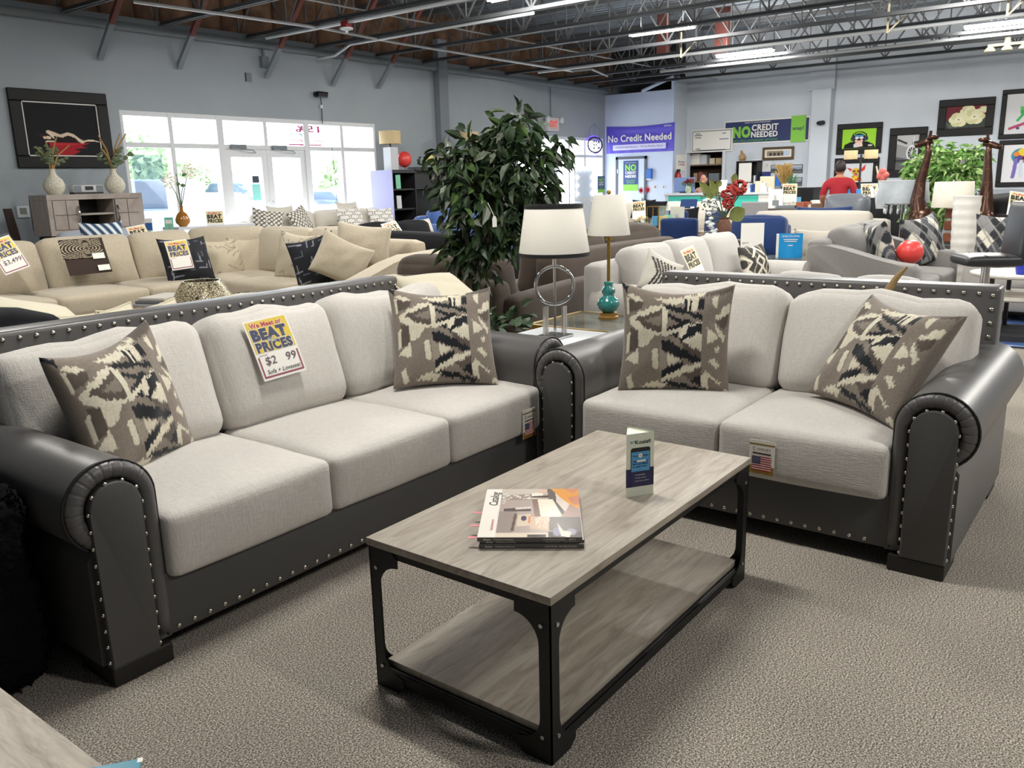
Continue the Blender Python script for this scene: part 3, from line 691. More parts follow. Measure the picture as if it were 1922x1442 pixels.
b=B(); pl=[(-.34*ww,.16*HT),(.36*ww,.16*HT),(.36*ww,.75*HT)]+[(.31*ww,.775*HT),(-.29*ww,.775*HT),(-.34*ww,.75*HT)]; v=[b.bm.verts.new((x,-.0009,z)) for x,z in pl]; b.bm.faces.new(v); b.out('phone_graphic',M_phone,t)
f('screen',-.32,.34,.40,.71,M_sky,.0012); f('screen_foot',-.34,.36,.16,.40,M_nav,.0014)
n_=(lC-a); 
b=B(); d=(a-lC).normalized(); nrm=Vector((d.y,-d.x)); 
if nrm.dot(a-bb)<0: nrm=-nrm
nrm*=.0007
P=lambda u,z:(lC.x+(a-lC).x*u+nrm.x,lC.y+(a-lC).y*u+nrm.y,z*HT)
b.quad(P(0,.155),P(1,.155),P(1,.445),P(0,.445)); b.out('side_band',M_nav,t); b=B(); b.quad(P(.2,.45),P(.8,.45),P(.8,.72),P(.2,.72)); b.out('side_photo',mat('card_lilac','#9aa3bd',.5),t)
T=lambda s,w,h,m,x,z,**k: text(s,w*ww,h*HT,m,t,(x*ww,-.0019,z*HT),**k)
T('Koalafi',.55,.06,M_ink,.09,.865,bold=.01); T('Text     Apply',.58,.033,M_nav,0,.645,bold=.02); T('Text           to',.56,.03,M_nav,0,.565,bold=.02); T('844.223.8832',.56,.03,M_nav,0,.52,bold=.02); T('to apply now!',.52,.034,M_nav,-.02,.475,bold=.02)
f('blank_bar',-.12,.2,.55,.58,M_cardw,.002)
b=B(); v=[b.bm.verts.new((.0*ww+.075*ww*math.cos(k*PI/8),-.0021,.65*HT+.075*ww*math.sin(k*PI/8))) for k in range(16)]; b.bm.faces.new(v); b.out('round_badge',M_cardw,t); text('to',.07*ww,.018*HT,M_nav,t,(0,-.0026,.65*HT))
b=B(); b.tube([(-.36*ww,-.001,.885*HT),(-.29*ww,-.001,.865*HT),(-.22*ww,-.001,.885*HT)],.0012,5); b.tube([(-.34*ww,-.001,.85*HT),(-.24*ww,-.001,.85*HT)],.001,5); b.out('logo_mark',M_sky,t)
for k,s in enumerate(('No Credit Needed','High Approval Rates','Flexible Payment Options')):
    T(s,(.35,.4,.5)[k],.02,M_cardw,(0,.02,.07)[k],.345-.05*k)
# near-left table + brochure -----------------------------------------
M_oak2=mat_wood('pale_grained_oak','#a39b90','#82796d','#b6afa4',(14,2.2,14),.5,2.5)
t=thing('side_table','pale grey wood table top filling the bottom left corner','table',(.1,1.9,0))
B().box(-.55,.517,-1.1,.75,.425,.45,bev=.004).out('tabletop',M_oak2,t,smooth=True)
for sx in (-.5,.46):
    for sy in (-1.05,.69): B().box(sx-.025,sx+.025,sy-.025,sy+.025,0,.425).out('leg',M_iron,t)
b=B(); b.box(-.5,.46,-1.0,.65,.39,.425); b.out('apron',M_iron,t)
t=thing('brochure','teal brochure overhanging the edge of the bottom left table','brochure',(.668,1.414,.4515),-.64)
B().box(-.13,.0,-.12,.0,0,.004).out('cover',mat('teal_card','#2f6f80',.4),t); B().box(-.008,.001,-.012,.001,.0005,.0047).out('corner',M_paper,t); B().box(-.128,-.0015,-.12,-.0015,.0042,.0046).out('front_print',mat('teal_print','#37839a',.35),t)
# black shaggy armchair end --------------------------------------------
M_fur=mat('black_fur','#0b0b0d',.95,bump=(60,1.0),sheen=.0,spec=.1)
me=cushion(.95,1.1,.66,r=.10,pf=(.03,.03,.05),n=40); 
o=link('shaggy_ottoman',me,M_fur,None,(.54,3.14,.33),(0,0,.0)); tag(o,'black shaggy ottoman standing at the left end of the long sofa','ottoman')
me.transform(Matrix.Identity(4)); co=np.empty(len(me.vertices)*3); me.vertices.foreach_get('co',co); co=co.reshape(-1,3); co+=np.random.randn(*co.shape)*.006; co[:,2]=np.maximum(co[:,2],-.3); me.vertices.foreach_set('co',co.ravel())
# ================================================================== SHOWROOM BEHIND
M_beige=mat('beige_chenille','#b4a995',.95,noise=(45,.09),bump=(300,.2),sheen=.3,spec=.2)
M_creamf=mat('cream_fabric','#d0c7b0',.95,bump=(200,.2),sheen=.2,spec=.2)
M_ivory=mat('ivory_fabric','#d2cbc0',.95,bump=(200,.2),sheen=.2,spec=.2)
M_brownv=mat('brown_velvet','#4d433b',.85,noise=(5,.14),bump=(120,.15),sheen=.12,spec=.2)
M_blackf=mat('black_fabric','#17181c',.95,bump=(150,.2),sheen=.06,spec=.15)
M_bluev=mat('navy_velvet','#19315f',.8,noise=(6,.15),sheen=.2,spec=.2)
M_bluesofa=mat('blue_sofa_fabric','#3b5a94',.9,sheen=.4)
M_grayf=mat('light_grey_chenille','#b4b0ac',.95,weave=(200,.2,.08),sheen=.3,spec=.2)
M_slate=mat('slate_grey_fabric','#7b7976',.95,noise=(60,.07),bump=(250,.2),sheen=.3,spec=.2)
M_bgray=mat('blue_grey_fabric','#a9b0bb',.9,sheen=.2)
M_brass=mat('brass','#a98942',.3,metal=.9)
M_chrome=mat('chrome','#c8c8c8',.12,metal=1)
M_glass=mat('thin_glass','#cfe0dc',.05,alpha=.25,spec=.8)
def gsofa(name,label,loc,rz,W,D,n,m,sh=.47,bh=.95,ah=.66,aw=.2,arms=(1,1),style='box',mback=None,ct=.2,cat='sofa',backcush=True,legs=True,lean=.22,ah_back=None,group=None,puff=.05):
    """local: x centred, y 0 front..D back, faces -y"""
    t=thing(name,label,cat,loc,rz,group); m2=mback or m
    x0=-W/2+(aw if arms[0] else 0); x1=W/2-(aw if arms[1] else 0)
    put_cushion('base',m2,t,(0,D/2+.02,(.08+sh-.17)/2+.02),(W-.02,D-.06,sh-.17-.08),r=.03,pf=(0,0,0),n=6)
    put_cushion('back',m2,t,((0),D-.1,(.1+bh-.1)/2),(W-.02,.2,bh-.2),r=.06,pf=(0,.01,.01),n=8)
    cw=(x1-x0)/n
    for k in range(n): put_cushion('seat_cushion',m,t,(x0+(k+.5)*cw,(D-.2)/2-.0,sh-.08),(cw-.006,D-.2,.19),r=.045,pf=(0,.01,.03),n=8,wr=.003,seed=k)
    if backcush:
        for k in range(n): put_cushion('back_cushion',m,t,(x0+(k+.5)*cw,D-.2-ct/2+.03,(sh+bh)/2),(cw-.006,ct,bh-sh+.02),rot=(-lean,0,0),r=.08,pf=(0,puff,.015),n=9,wr=.008,seed=k+2)
    for i,sx in enumerate((-1,1)):
        if not arms[i]: continue
        xc=sx*(W/2-aw/2)
        if style=='slope':
            hi=ah_back or bh-.08
            pr=[(0.02,.08),(0.02,ah-.05),(.06,ah)]+[(.06+(D*.95-.06)*u,ah+(hi-ah)*(u*u*(3-2*u))) for u in (.2,.35,.5,.65,.8,.9,1)]+[(D-.01,hi-.05),(D-.01,.08)]
            b=B(); b.prism(pr,xc-aw/2,xc+aw/2,'x',bev=.035); b.out('arm',m2,t,smooth=True)
        elif style=='roll':
            b=B(); b.cyl((xc-sx*.0,.02,ah-aw*.6),(xc,D-.1,ah-aw*.6),aw*.62,n=18); b.box(xc-aw*.4,xc+aw*.4,.03,D-.1,.08,ah-aw*.6,bev=.02); b.out('arm',m2,t,smooth=True)
        else: put_cushion('arm',m2,t,(xc,D/2,(.08+ah)/2),(aw,D,ah-.08),r=.06,pf=(.015,.01,.02),n=8)
    if legs:
        for sx in (-1,1):
            for y in (.08,D-.1): B().box(sx*(W/2-.1)-.03,sx*(W/2-.1)+.03,y-.03,y+.03,0,.1).out('leg',M_foot,t)
    return t
def tp(label,c,face,m,w=.46,h=.46,th=.15,base=None,shapes=None,n=24,roll=0,group=None,jag=0,seed=1,pinch=.06,drop=.04,me=None):
    if me is None: me=pillow_mesh(w,h,th,n,base,shapes,jag,pinch,seed,drop); me.materials.append(m)
    o=link('throw_pillow',me,None); xform(o,basis(face,roll=roll),c); tag(o,label,'pillow',group); return o
W2=lambda lx,ly,lz,loc,rz: (loc[0]+lx*math.cos(rz)-ly*math.sin(rz),loc[1]+lx*math.sin(rz)+ly*math.cos(rz),lz)
# ---------------------------------------------------------------- cream sofa right behind the long sofa
cl=(2.86,4.71,0)
gsofa('sofa','cream sofa standing back to back behind the long charcoal sofa',cl,PI,2.9,.98,3,M_creamf,sh=.46,bh=.92,ah=.70,aw=.24,lean=.2,style='roll')
M_creamp=mat('cream_piped','#cfc7b1',.9,sheen=.2,bump=(140,.15)); 
def piped(label,c,face,w,h,roll=0,seed=1):
    me=pillow_mesh(w,h,.18,22,None,None,0,.05,seed,.05); me.materials.append(M_creamp)
    t=thing('piped_pillow',label,'pillow',c); M=basis(face,roll=roll).to_4x4(); M.translation=Vector(c); t.matrix_world=M
    link('cover',me,None,t)
    u=np.linspace(-1,1,14); pts=[]
    for k in range(4):
        for a in u[:-1]:
            U,V=[(a,-1),(1,a),(-a,1),(-1,-a)][k]; pts.append((w/2*U*(1-.05*(1-V**2)),0,h/2*V*(1-.05*(1-U**2))-.05*h*(1-U**2)*max(0,V)))
    B().tube(pts,.007,6,closed=True).out('piping',M_creamp,t,smooth=True); return t
piped('cream piped pillow peeking above the left of the long sofa back',onz(70,620,.86),(.35,-.5,.8),.62,.5,.45)
piped('small cream pillow edge peeking above long sofa near the oval table',(onz(195,598,.9)+Vector((0,.06,-.16))),(.2,-1,.3),.5,.42)
piped('cream pillow edge peeking above long sofa beside the mosaic basket',(onz(285,585,.9)+Vector((0,.06,-.17))),(.2,-1,.3),.5,.42,seed=4)
piped('cream piped pillow behind the right end of the long sofa',(onz(826,556,.86)),(-.1,-.4,.9),.44,.5,.02,seed=6)
o=put_cushion('throw_blanket',M_blackf,None,onz(25,622,.90)+Vector((0,.1,-.03)),(.5,.3,.16),r=.06,pf=(.02,.02,.05),n=10,wr=.02); tag(o,'folded black throw lying behind the left end of the long sofa','throw')
# ---------------------------------------------------------------- beige sectional
t=thing('sectional_sofa','large beige chenille sectional under the beat all prices signs','sofa',(0,0,0))
put_cushion('base',M_beige,t,(4.05,9.05,.19),(4.6,1.35,.24),r=.04,pf=(0,0,0)); put_cushion('base',M_beige,t,(6.28,7.95,.19),(1.25,3.3,.24),r=.04,pf=(0,0,0))
put_cushion('back',M_beige,t,(4.3,9.72,.5),(5.2,.22,.84),r=.08,pf=(0,.01,.01)); put_cushion('back',M_beige,t,(6.83,8.05,.5),(.2,3.3,.84),r=.08,pf=(.01,0,.01))
xs_=[1.75,2.75,3.78,4.72,5.6]
for k in range(4):
    xa,xb=xs_[k],xs_[k+1]
    put_cushion('seat_cushion',M_beige,t,((xa+xb)/2+(.0),8.82,.42),(xb-xa-.01,1.0,.22),r=.05,pf=(0,.01,.03),n=10,wr=.003,seed=k)
for k,(xa,xb) in enumerate(((1.55,2.6),(2.62,3.72),(3.74,4.72),(4.74,5.5))): put_cushion('back_cushion',M_beige,t,((xa+xb)/2+.35,9.3,.74),(xb-xa,.28,.6),rot=(-.32,0,0),r=.09,pf=(0,.06,.02),n=10,wr=.008,seed=k+8)
put_cushion('seat_cushion',M_beige,t,(6.05,8.75,.42),(.95,1.1,.22),r=.06,pf=(0,.01,.03),n=8); put_cushion('seat_cushion',M_beige,t,(6.0,7.65,.42),(.95,1.1,.22),r=.06,pf=(0.01,.01,.03),n=8); put_cushion('seat_cushion',M_beige,t,(6.0,6.75,.42),(.95,.75,.22),r=.06,pf=(.01,.01,.03),n=8)
put_cushion('back_cushion',M_beige,t,(6.3,9.2,.76),(.95,.26,.58),rot=(-.3,0,-.75),r=.09,pf=(0,.06,.02),n=10,wr=.008); put_cushion('back_cushion',M_beige,t,(6.5,8.3,.76),(.26,.95,.58),rot=(0,.3,0),r=.09,pf=(.06,0,.02),n=10,wr=.008,seed=3)
put_cushion('back_cushion',M_beige,t,(6.5,7.35,.76),(.26,.95,.6),rot=(0,.3,0),r=.09,pf=(.06,0,.02),n=10,wr=.008,seed=5)
b=B(); b.prism([(5.35,.08),(5.35,.5),(5.42,.57),(5.7,.62),(6.1,.74),(6.4,.8),(6.9,.82),(6.92,.76),(6.92,.08)],6.12,6.36,'y',bev=.06); b.out('arm',M_beige,t,smooth=True)
M_print=mat('printed_cotton',None,.9,attr=True)
rs=random.Random(2); sq=[]
for k in range(16):
    x,y=rs.random(),rs.random(); l=[(x,y)]
    for j in range(4): x+=rs.uniform(-.05,.14); y+=rs.uniform(-.1,.1); l.append((x,y))
    sq.append(('l',l,'#6d665d',.007))
tk=[]
for k in range(70):
    x,y=rs.random(),rs.random(); l=rs.uniform(.05,.22); tk.append(('l',[(x,y),(x+l,y) if k%2 else (x,y+l)],'#8f929c' if k%3 else '#5c606c',.0045))
P=lambda px,z,**k: None
tp('black pillow with pale threads holding a price sign on beige sectional',ony(350,487,8.62)+Vector((0,0,.0)),(-.1,-.92,.35),M_print,.56,.52,.2,'#191b22',tk,50,group=None)
tp('beige line-pattern pillow beside the black sign pillow on beige sectional',ony(418,487,8.8),(-.15,-.92,.3),M_print,.5,.5,.18,'#b5aa95',sq,50)
tp('plain beige pillow standing in the corner of the beige sectional',ony(470,485,8.75),(-.35,-.9,.2),M_beige,.5,.52,.18)
tp('beige line-pattern pillow leaning at the right leg of the beige sectional',onx(557,482,6.0),(-.95,-.25,.2),M_print,.52,.54,.2,'#bbb19e',sq,50,roll=.12)
tp('black threaded pillow leaning on the right leg of the beige sectional',onx(592,490,5.75),(-.75,-.6,.2),M_print,.5,.52,.2,'#191b22',tk,50,roll=-.25)
tp('plain beige pillow lying on the arm side of the beige sectional',onx(642,488,5.85),(-.5,-.85,.35),M_beige,.55,.48,.22,roll=.5)
tp('large beige corner pillow by the end arm of the beige sectional',onx(682,462,6.25),(-.6,-.7,.3),M_beige,.58,.5,.22,roll=.15)
price_sign('BEAT PRICES sign on the far left cushion of the beige sectional',basis((.1,-.9,.42),roll=-.25),ony(14,478,8.78),w=.27,price='$3,499',sub='')
price_sign('BEAT PRICES sign on the black pillow of the beige sectional',basis((-.1,-.95,.3),roll=-.05),ony(337,478,8.45),w=.25,price='',sub='')
# wood grain throw
rg=[]
for k in range(9,0,-1): rg+=[('e',(.62,.5,.085*k,.07*k),'#cdbfa2'),('e',(.62,.5,.085*k-.02,.07*k-.018),'#2b211b')]
t=thing('sample_throw','ring-patterned brown sample blanket draped on beige sectional back','throw',ony(157,480,8.92)); t.rotation_euler=(-.33,0,.05)
canvas('print_panel',.44,.2,60,40,'#2b211b',rg,M_print,t,(-.01,-.02,.07)); B().box(-.21,.25,-.012,.0,-.20,.18,bev=.004).out('backing',mat('dark_brown_fabric','#33261f',.9),t)
for x,z in ((.14,-.02),(.16,-.15)): B().box(x-.06,x+.07,-.026,-.024,z-.03,z+.03).out('care_tag',M_paper,t)
# oval table, books, basket
zt=.47
p=onz(320,585,zt)
t=thing('oval_table','oval oak coffee table in front of the beige sectional','table',(p.x,p.y,0),.45)
b=B(); b.lathe([(0,zt-.05),(.5,zt-.05),(.54,zt-.03),(.54,zt),(0,zt)],36,M=Matrix.Diagonal((1.5,.9,1,1))); b.out('tabletop',mat_wood('honey_oak','#b3956f','#8f7350','#c7ab86'),t,smooth=True)
for sx in (-.5,.5):
    for sy in (-.28,.28): B().cyl((sx*1.1,sy,zt-.05),(sx*1.2,sy*1.1,0),.03,n=10).out('leg',mat('oak_leg','#7d6549',.5),t)
bk=onz(300,572,zt)
for k in range(3): 
    o=B().box(-.2,.2,-.14,.14,0,.026,bev=.004).out('book',(mat('grey_book','#8e8f94',.6),mat('slate_book','#5c5f66',.6),mat('pale_book','#b7b3ab',.6))[k]); o.location=(bk.x+.03*k,bk.y,zt+.027*k+.001); o.rotation_euler=(0,0,.3+.05*k)
    tag(o,('lowest grey book','slate book in the middle','topmost pale book')[k]+' of the stack beside the mosaic basket','book','books on the oval table')
M_mos=mat('mosaic_gold','#b9ab88',.35,metal=.2); N,L,bb_=nodes(M_mos); tc=N.new('ShaderNodeTexCoord'); vo=N.new('ShaderNodeTexVoronoi'); vo.feature='DISTANCE_TO_EDGE'; vo.inputs['Scale'].default_value=55; L.new(tc.outputs['Object'],vo.inputs['Vector']); cr=N.new('ShaderNodeValToRGB'); e=cr.color_ramp.elements; e[0].position=.05; e[0].color=C('#2c2620'); e[1].position=.16; e[1].color=C('#c9bc9a'); L.new(vo.outputs[0],cr.inputs[0]); L.new(cr.outputs[0],bb_.inputs['Base Color'])
p=onz(386,600,zt); 
o=B().lathe([(0,0),(.25,0),(.275,.04),(.25,.16),(.18,.28),(.15,.32),(.14,.32),(.17,.27),(.2,.18)],28).out('mosaic_basket',M_mos,None,smooth=True); o.location=(p.x,p.y,zt); tag(o,'round gold mosaic basket on the oval coffee table','basket')
o=B().box(-.05,.05,-.03,.03,0,.04,bev=.008).out('remote_box',M_black); o.location=onz(458,556,.53); tag(o,'small black remote lying on the beige sectional seat','remote')
# ---------------------------------------------------------------- blue-grey sofa, console
gsofa('sofa','blue-grey sofa behind the left of the beige sectional',(5.68,10.3,0),0,1.65,.9,2,M_bgray,bh=1.03,sh=.5)
st=[('l',[(.1*k-.2,0),(.1*k+.3,1)],'#2f4a66' if k%2 else '#e6ebf0',.035) for k in range(14)]
tp('blue and white striped pillow on the blue-grey sofa',ony(193,447,10.4),(-.3,-.9,.3),M_print,.5,.42,.16,'#4a6a88',st,40)
price_sign('partly hidden BEAT sign on the blue-grey sofa',basis((.05,-.9,.4),roll=-.12),ony(265,447,10.35),w=.27,price='',far=True)
M_tv=mat_wood('console_oak','#a3978f','#8a7d75','#b3a89f',(1,12,1),.55,3)
cx0,cx1=5.2,6.5; cz0,cz1=.97,1.495; cyf=11.4
gb=thing('base_cabinet','dark low cabinet carrying the pale oak media console','cabinet',((cx0+cx1)/2,11.66,0))
B().box(-.6,.6,-.22,.22,.08,.95,bev=.01).out('body',M_dark,gb)
for sx in (-.52,.52): B().box(sx-.04,sx+.04,-.2,.2,0,.08).out('foot',M_black,gb)
t=thing('media_console','pale oak media console with open middle under the dark painting','console',((cx0+cx1)/2,cyf,cz0)); w=(cx1-cx0)/2; h=cz1-cz0; d=.5
b=B(); b.box(-w,w,0,d,h-.07,h,bev=.004); b.box(-w,w,0,d,0,.07,bev=.004); b.box(-w,-w+.06,0,d,.07,h-.07); b.box(w-.06,w,0,d,.07,h-.07); b.box(-w,w,d-.02,d,.05,h-.05); b.box(-.25,-.235,.02,d,.07,h-.07); b.box(.235,.25,.02,d,.07,h-.07); b.out('carcass',M_tv,t)
B().box(-.24,.24,.03,d-.03,h*.5-.012,h*.5+.012).out('shelf',M_tv,t); B().box(-.24,.24,d-.03,d-.02,.07,h-.07).out('back_panel',M_black,t)
for s in (-1,1):
    x0_,x1_=(-w+.065,-.25) if s<0 else (.25,w-.065)
    dr=B().box(x0_,x1_,-.008,.012,.075,h-.075,bev=.002).out('door',M_tv,t); xm=(x0_+x1_)/2
    B().box(xm-.004,xm+.004,-.010,.0,.08,h-.08).box(x0_+.01,x1_-.01,-.010,.0,h/2-.004,h/2+.004).out('groove',mat('groove','#4c433d',.7),dr)
    xe=x1_-.02 if s<0 else x0_+.02
    B().tube([(xe,-.01,h*.3),(xe,-.035,h*.38),(xe,-.04,h*.5),(xe,-.035,h*.62),(xe,-.01,h*.7)],.012,8).out('handle',M_chrome,dr,smooth=True)
def dried(label,px,seed,group):
    p=ony(px,358,11.66); t=thing('stem_vase',label,'vase',(p.x,11.66,cz1+.001),0,group)
    B().lathe([(0,0),(.08,0),(.125,.06),(.135,.12),(.11,.19),(.05,.25),(.035,.3),(.045,.33),(.03,.33),(.025,.26)],20).out('vase',mat('wicker_white','#d6d0bf',.8,noise=(60,.35),bump=(70,.6)),t,smooth=True)
    rs=random.Random(seed); b=B(); b2=B(); b3=B()
    for k in range(16):
        a=rs.uniform(0,6.28); r=rs.uniform(.05,.32); hh=rs.uniform(.25,.5); q=(r*math.cos(a),.4*r*math.sin(a),.32+hh)
        if k<5: b.tube([(0,0,.3),(q[0]*.4,q[1]*.4,.32+hh*.6),q],.012,6,r2=.008)
        else:
            b2.tube([(0,0,.3),(q[0]*.5,q[1]*.5,.3+hh*.4),(q[0],q[1],.3+hh*.7)],.004,5)
            for j in range(6):
                u=rs.uniform(.35,1); c=Vector((q[0]*u+rs.uniform(-.03,.03),q[1]*u,.3+hh*.7*u)); b3.ico(c,.035,1,(1,.4,.6))
    b.out('plume',mat('dried_plume','#a8834f',.9),t,smooth=True); b2.out('stem',mat('stem_green','#4d5a3a',.8),t); b3.out('leaves',mat('sage_leaf','#5f6b4d',.8),t,smooth=True); return t
dried('white wicker vase of dried stems at left end of the media console',103,3,'dried stem vases on the console'); dried('white wicker vase of dried stems at right end of the media console',217,5,'dried stem vases on the console')
p=ony(163,357,11.6); t=thing('clock_radio','silver clock radio on the media console','radio',(p.x,11.6,cz1+.001))
B().box(-.21,.21,-.06,.08,.02,.12,bev=.015).out('body',mat('silver_plastic','#b9bcbf',.4),t,smooth=True); B().box(-.05,.06,-.063,-.05,.05,.10).out('display',M_black,t); B().box(-.2,.2,-.05,.08,0,.02).out('base',M_black,t)
for s in (-1,1): B().box(s*.15-.05,s*.15+.05,-.063,-.05,.03,.11,bev=.005).out('speaker',M_gray,t)
# dark leaning plank, chair back at far left
p=ony(28,395,11.9); t=B().prism([(p.x,1.33),(p.x+.09,1.33),(p.x+.26,.0),(p.x+.14,0)],12.2,12.26,'y').out('leaning_board',mat('walnut_board','#3d2c26',.6)); tag(t,'dark walnut board leaning against the wall beside the console','board')
p=onz(8,455,1.0); t=thing('dining_chair','grey chair back at the far left edge behind the beige sectional','chair',(p.x,p.y,0),.3)
B().box(-.2,.2,-.02,.02,.55,1.0,bev=.015).out('backrest',mat('grey_leather','#6d7077',.4),t,smooth=True); B().box(-.2,.2,-.45,.0,.42,.5,bev=.03).out('seat',mat('grey_leather'),t,smooth=True)
for sx in (-.17,.17):
    for y in (-.4,-.02): B().box(sx-.02,sx+.02,y-.02,y+.02,0,.42).out('leg',M_black,t)
# ---------------------------------------------------------------- window sofa with lattice pillows
wl=(10.0,11.3,0)
gsofa('sofa','cream sofa under the storefront window with lattice pillows',wl,0,3.1,.95,4,M_ivory,bh=1.1,sh=.5,ah=.8)
lat=[]
for k in range(-6,8): lat+=[('l',[(k*.16,0),(k*.16+.9,1)],'#4b4138',.016),('l',[(k*.16,1),(k*.16+.9,0)],'#4b4138',.016)]
lat2=[]
for i in range(6):
    for j in range(6): lat2.append(('l',[(i*.2,j*.18),(i*.2+.13,j*.18),(i*.2+.13,j*.18+.13)] if (i+j)%2 else [(i*.2,j*.18+.13),(i*.2,j*.18),(i*.2+.16,j*.18)],'#5b5148',.015))
me1=pillow_mesh(.5,.44,.16,40,'#e8e4da',lat,0,.06,1,.04); me1.materials.append(M_print); me2=pillow_mesh(.58,.4,.16,40,'#ece9e2',lat2,0,.06,2,.03); me2.materials.append(M_print); me3=pillow_mesh(.5,.44,.16,20,None,None,0,.06,3,.04); me3.materials.append(M_ivory)
G_='pillows on the window sofa'
tp('diamond lattice pillow at the left end of the window sofa',ony(502,418,11.3),(-.4,-.85,.3),None,me=me1,roll=.2,group=G_); tp('diamond lattice pillow behind white flowers on the window sofa',ony(563,414,11.3),(.2,-.9,.3),None,me=me1,roll=-.3,group=G_)
tp('cross lattice pillow near the right of the window sofa',ony(659,411,11.5),(0,-.92,.3),None,me=me2,group=G_); tp('cross lattice pillow at the far right end of the window sofa',ony(716,410,11.4),(-.1,-.92,.3),None,me=me2,group=G_)
tp('plain cream pillow at the left of the window sofa',ony(530,410,11.55),(-.1,-.92,.3),None,me=me3,group=G_); tp('plain cream pillow behind the cross lattice pillow on window sofa',ony(655,400,11.75),(0,-.92,.3),None,me=me3,group=G_); tp('plain cream pillow between two lattice pillows on window sofa',ony(690,410,11.6),(0,-.92,.3),None,me=me3,group=G_)
# low table by window with amber vase etc
zt=1.02; p=ony(345,432,10.9)
t=thing('console_table','white console table below the left window with amber vase','table',(p.x+.42,p.y,0)); B().box(-.62,.62,-.2,.2,zt-.04,zt,bev=.004).out('tabletop',M_white,t)
for sx in (-.56,.56):
    for sy in (-.15,.15): B().box(sx-.025,sx+.025,sy-.025,sy+.025,0,zt-.04).out('leg',M_white,t)
t=thing('bud_vase','amber glass vase with white dahlias on the window console','vase',(p.x,p.y,zt+.001))
B().lathe([(0,0),(.05,0),(.095,.05),(.1,.1),(.07,.17),(.025,.21),(.02,.26),(.03,.28),(.018,.27)],20).out('vase',mat('amber_glass','#a06a20',.1,noise=(4,.4),spec=.8),t,smooth=True)
b=B(); b2=B(); 
for q in ((-.14,0,.62),(.16,0,.74),(.0,.02,.6),(.07,0,.55),(-.02,0,.72)): b.tube([(0,0,.25),(q[0]*.4,0,.45),q],.006,5)
b.out('stem',mat('stem_green'),t)
for q in ((-.15,0,.63),(.17,0,.75)):
    for k in range(22):
        a=k*2.4; rr=.035+.02*(k%3); b2.ico((q[0]+rr*math.cos(a)*1.3,q[1]-.01*(k%3),q[2]+rr*math.sin(a)*1.3),.03,1,(1,.5,.5))
b2.out('blossom',mat('ivory_petal','#e9e4d2',.8),t,smooth=True)
b=B(); [b.ico(c,.04,1,(1,.4,.7)) for c in ((.06,0,.56),(.1,0,.7),(-.01,0,.58))]; b.out('leaves',mat('leaf_mid','#45653a',.7),t,smooth=True)
def stand_card(label,p,w,h,m,face,txt=(),group=None,tilt=.15,name='stand_card'):
    t=thing(name,label,'sign',p,0,group); M=basis(face).to_4x4(); M.translation=Vector(p); t.matrix_world=M
    B().box(-w/2,w/2,0,.004,0,h).out('card',m,t); B().prism([(0,0),(.06,0),(0,h*.7)],-w*.1,w*.1,'x').out('easel',M_white,t)
    for (s,ww,hh,mm,z) in txt:
        if s=='#': B().quad((-ww/2,-.001,z-hh/2),(ww/2,-.001,z-hh/2),(ww/2,-.001,z+hh/2),(-ww/2,-.001,z+hh/2)).out('print_block',mm,t)
        else: text(s,ww,hh,mm,t,(0,-.002,z))
    return t
FC=(-.75,-.65,.12)
M_aqua=mat('aqua_print','#3f9bc4',.4); M_mint=mat('mint_print','#79c3a0',.4); M_blu=mat('blue_print','#2d5f9e',.4)
stand_card('small blue display card left of the amber vase',ony(280,434,10.85),.1,.17,M_paper,FC,(('#',.09,.1,M_blu,.06),))
stand_card('small mint display card beside the amber vase',ony(318,433,10.85),.12,.18,M_mint,FC,(('#',.09,.05,M_paper,.12),))
price_sign('upright BEAT PRICES sign on the window console',basis((-.45,-.89,.1)),ony(404,416,10.8),w=.24,price='$1799',far=True)
# ---------------------------------------------------------------- black sectional
t=thing('sectional_sofa','black fabric sectional between beige sectional and blue sofa','sofa',(0,0,0))
put_cushion('back',M_blackf,t,(7.22,7.5,.5),(.3,2.75,.92),r=.1,pf=(.02,0,.03),n=10); put_cushion('base',M_blackf,t,(7.75,7.4,.24),(1.1,2.9,.32),r=.05,pf=(0,0,0)); put_cushion('seat_cushion',M_blackf,t,(7.85,7.2,.42),(.9,2.2,.16),r=.05)
put_cushion('arm',M_blackf,t,(7.7,6.15,.4),(1.1,.26,.62),r=.1,pf=(0,.02,.03),n=8); put_cushion('back',M_blackf,t,(8.7,9.35,.46),(2.6,.28,.86),r=.1,pf=(0,.02,.02),n=8); put_cushion('base',M_blackf,t,(8.75,8.75,.24),(2.4,1.0,.32),r=.05,pf=(0,0,0)); put_cushion('seat_cushion',M_blackf,t,(8.8,8.6,.42),(2.2,.95,.16),r=.05)
for k in range(3): put_cushion('back_cushion',M_blackf,t,(8.0+.75*k,9.12,.71),(.74,.26,.52),rot=(-.25,0,0),r=.09,pf=(0,.05,.03),n=9,wr=.008,seed=k)
put_cushion('arm',M_blackf,t,(9.95,8.75,.4),(.28,1.1,.64),r=.1,pf=(.02,0,.03),n=8)
price_sign('BEAT sign lying against the black sectional cushions',basis((-.2,-.75,.6),roll=-.2),ony(740,435,8.75),w=.27,price='',far=True)
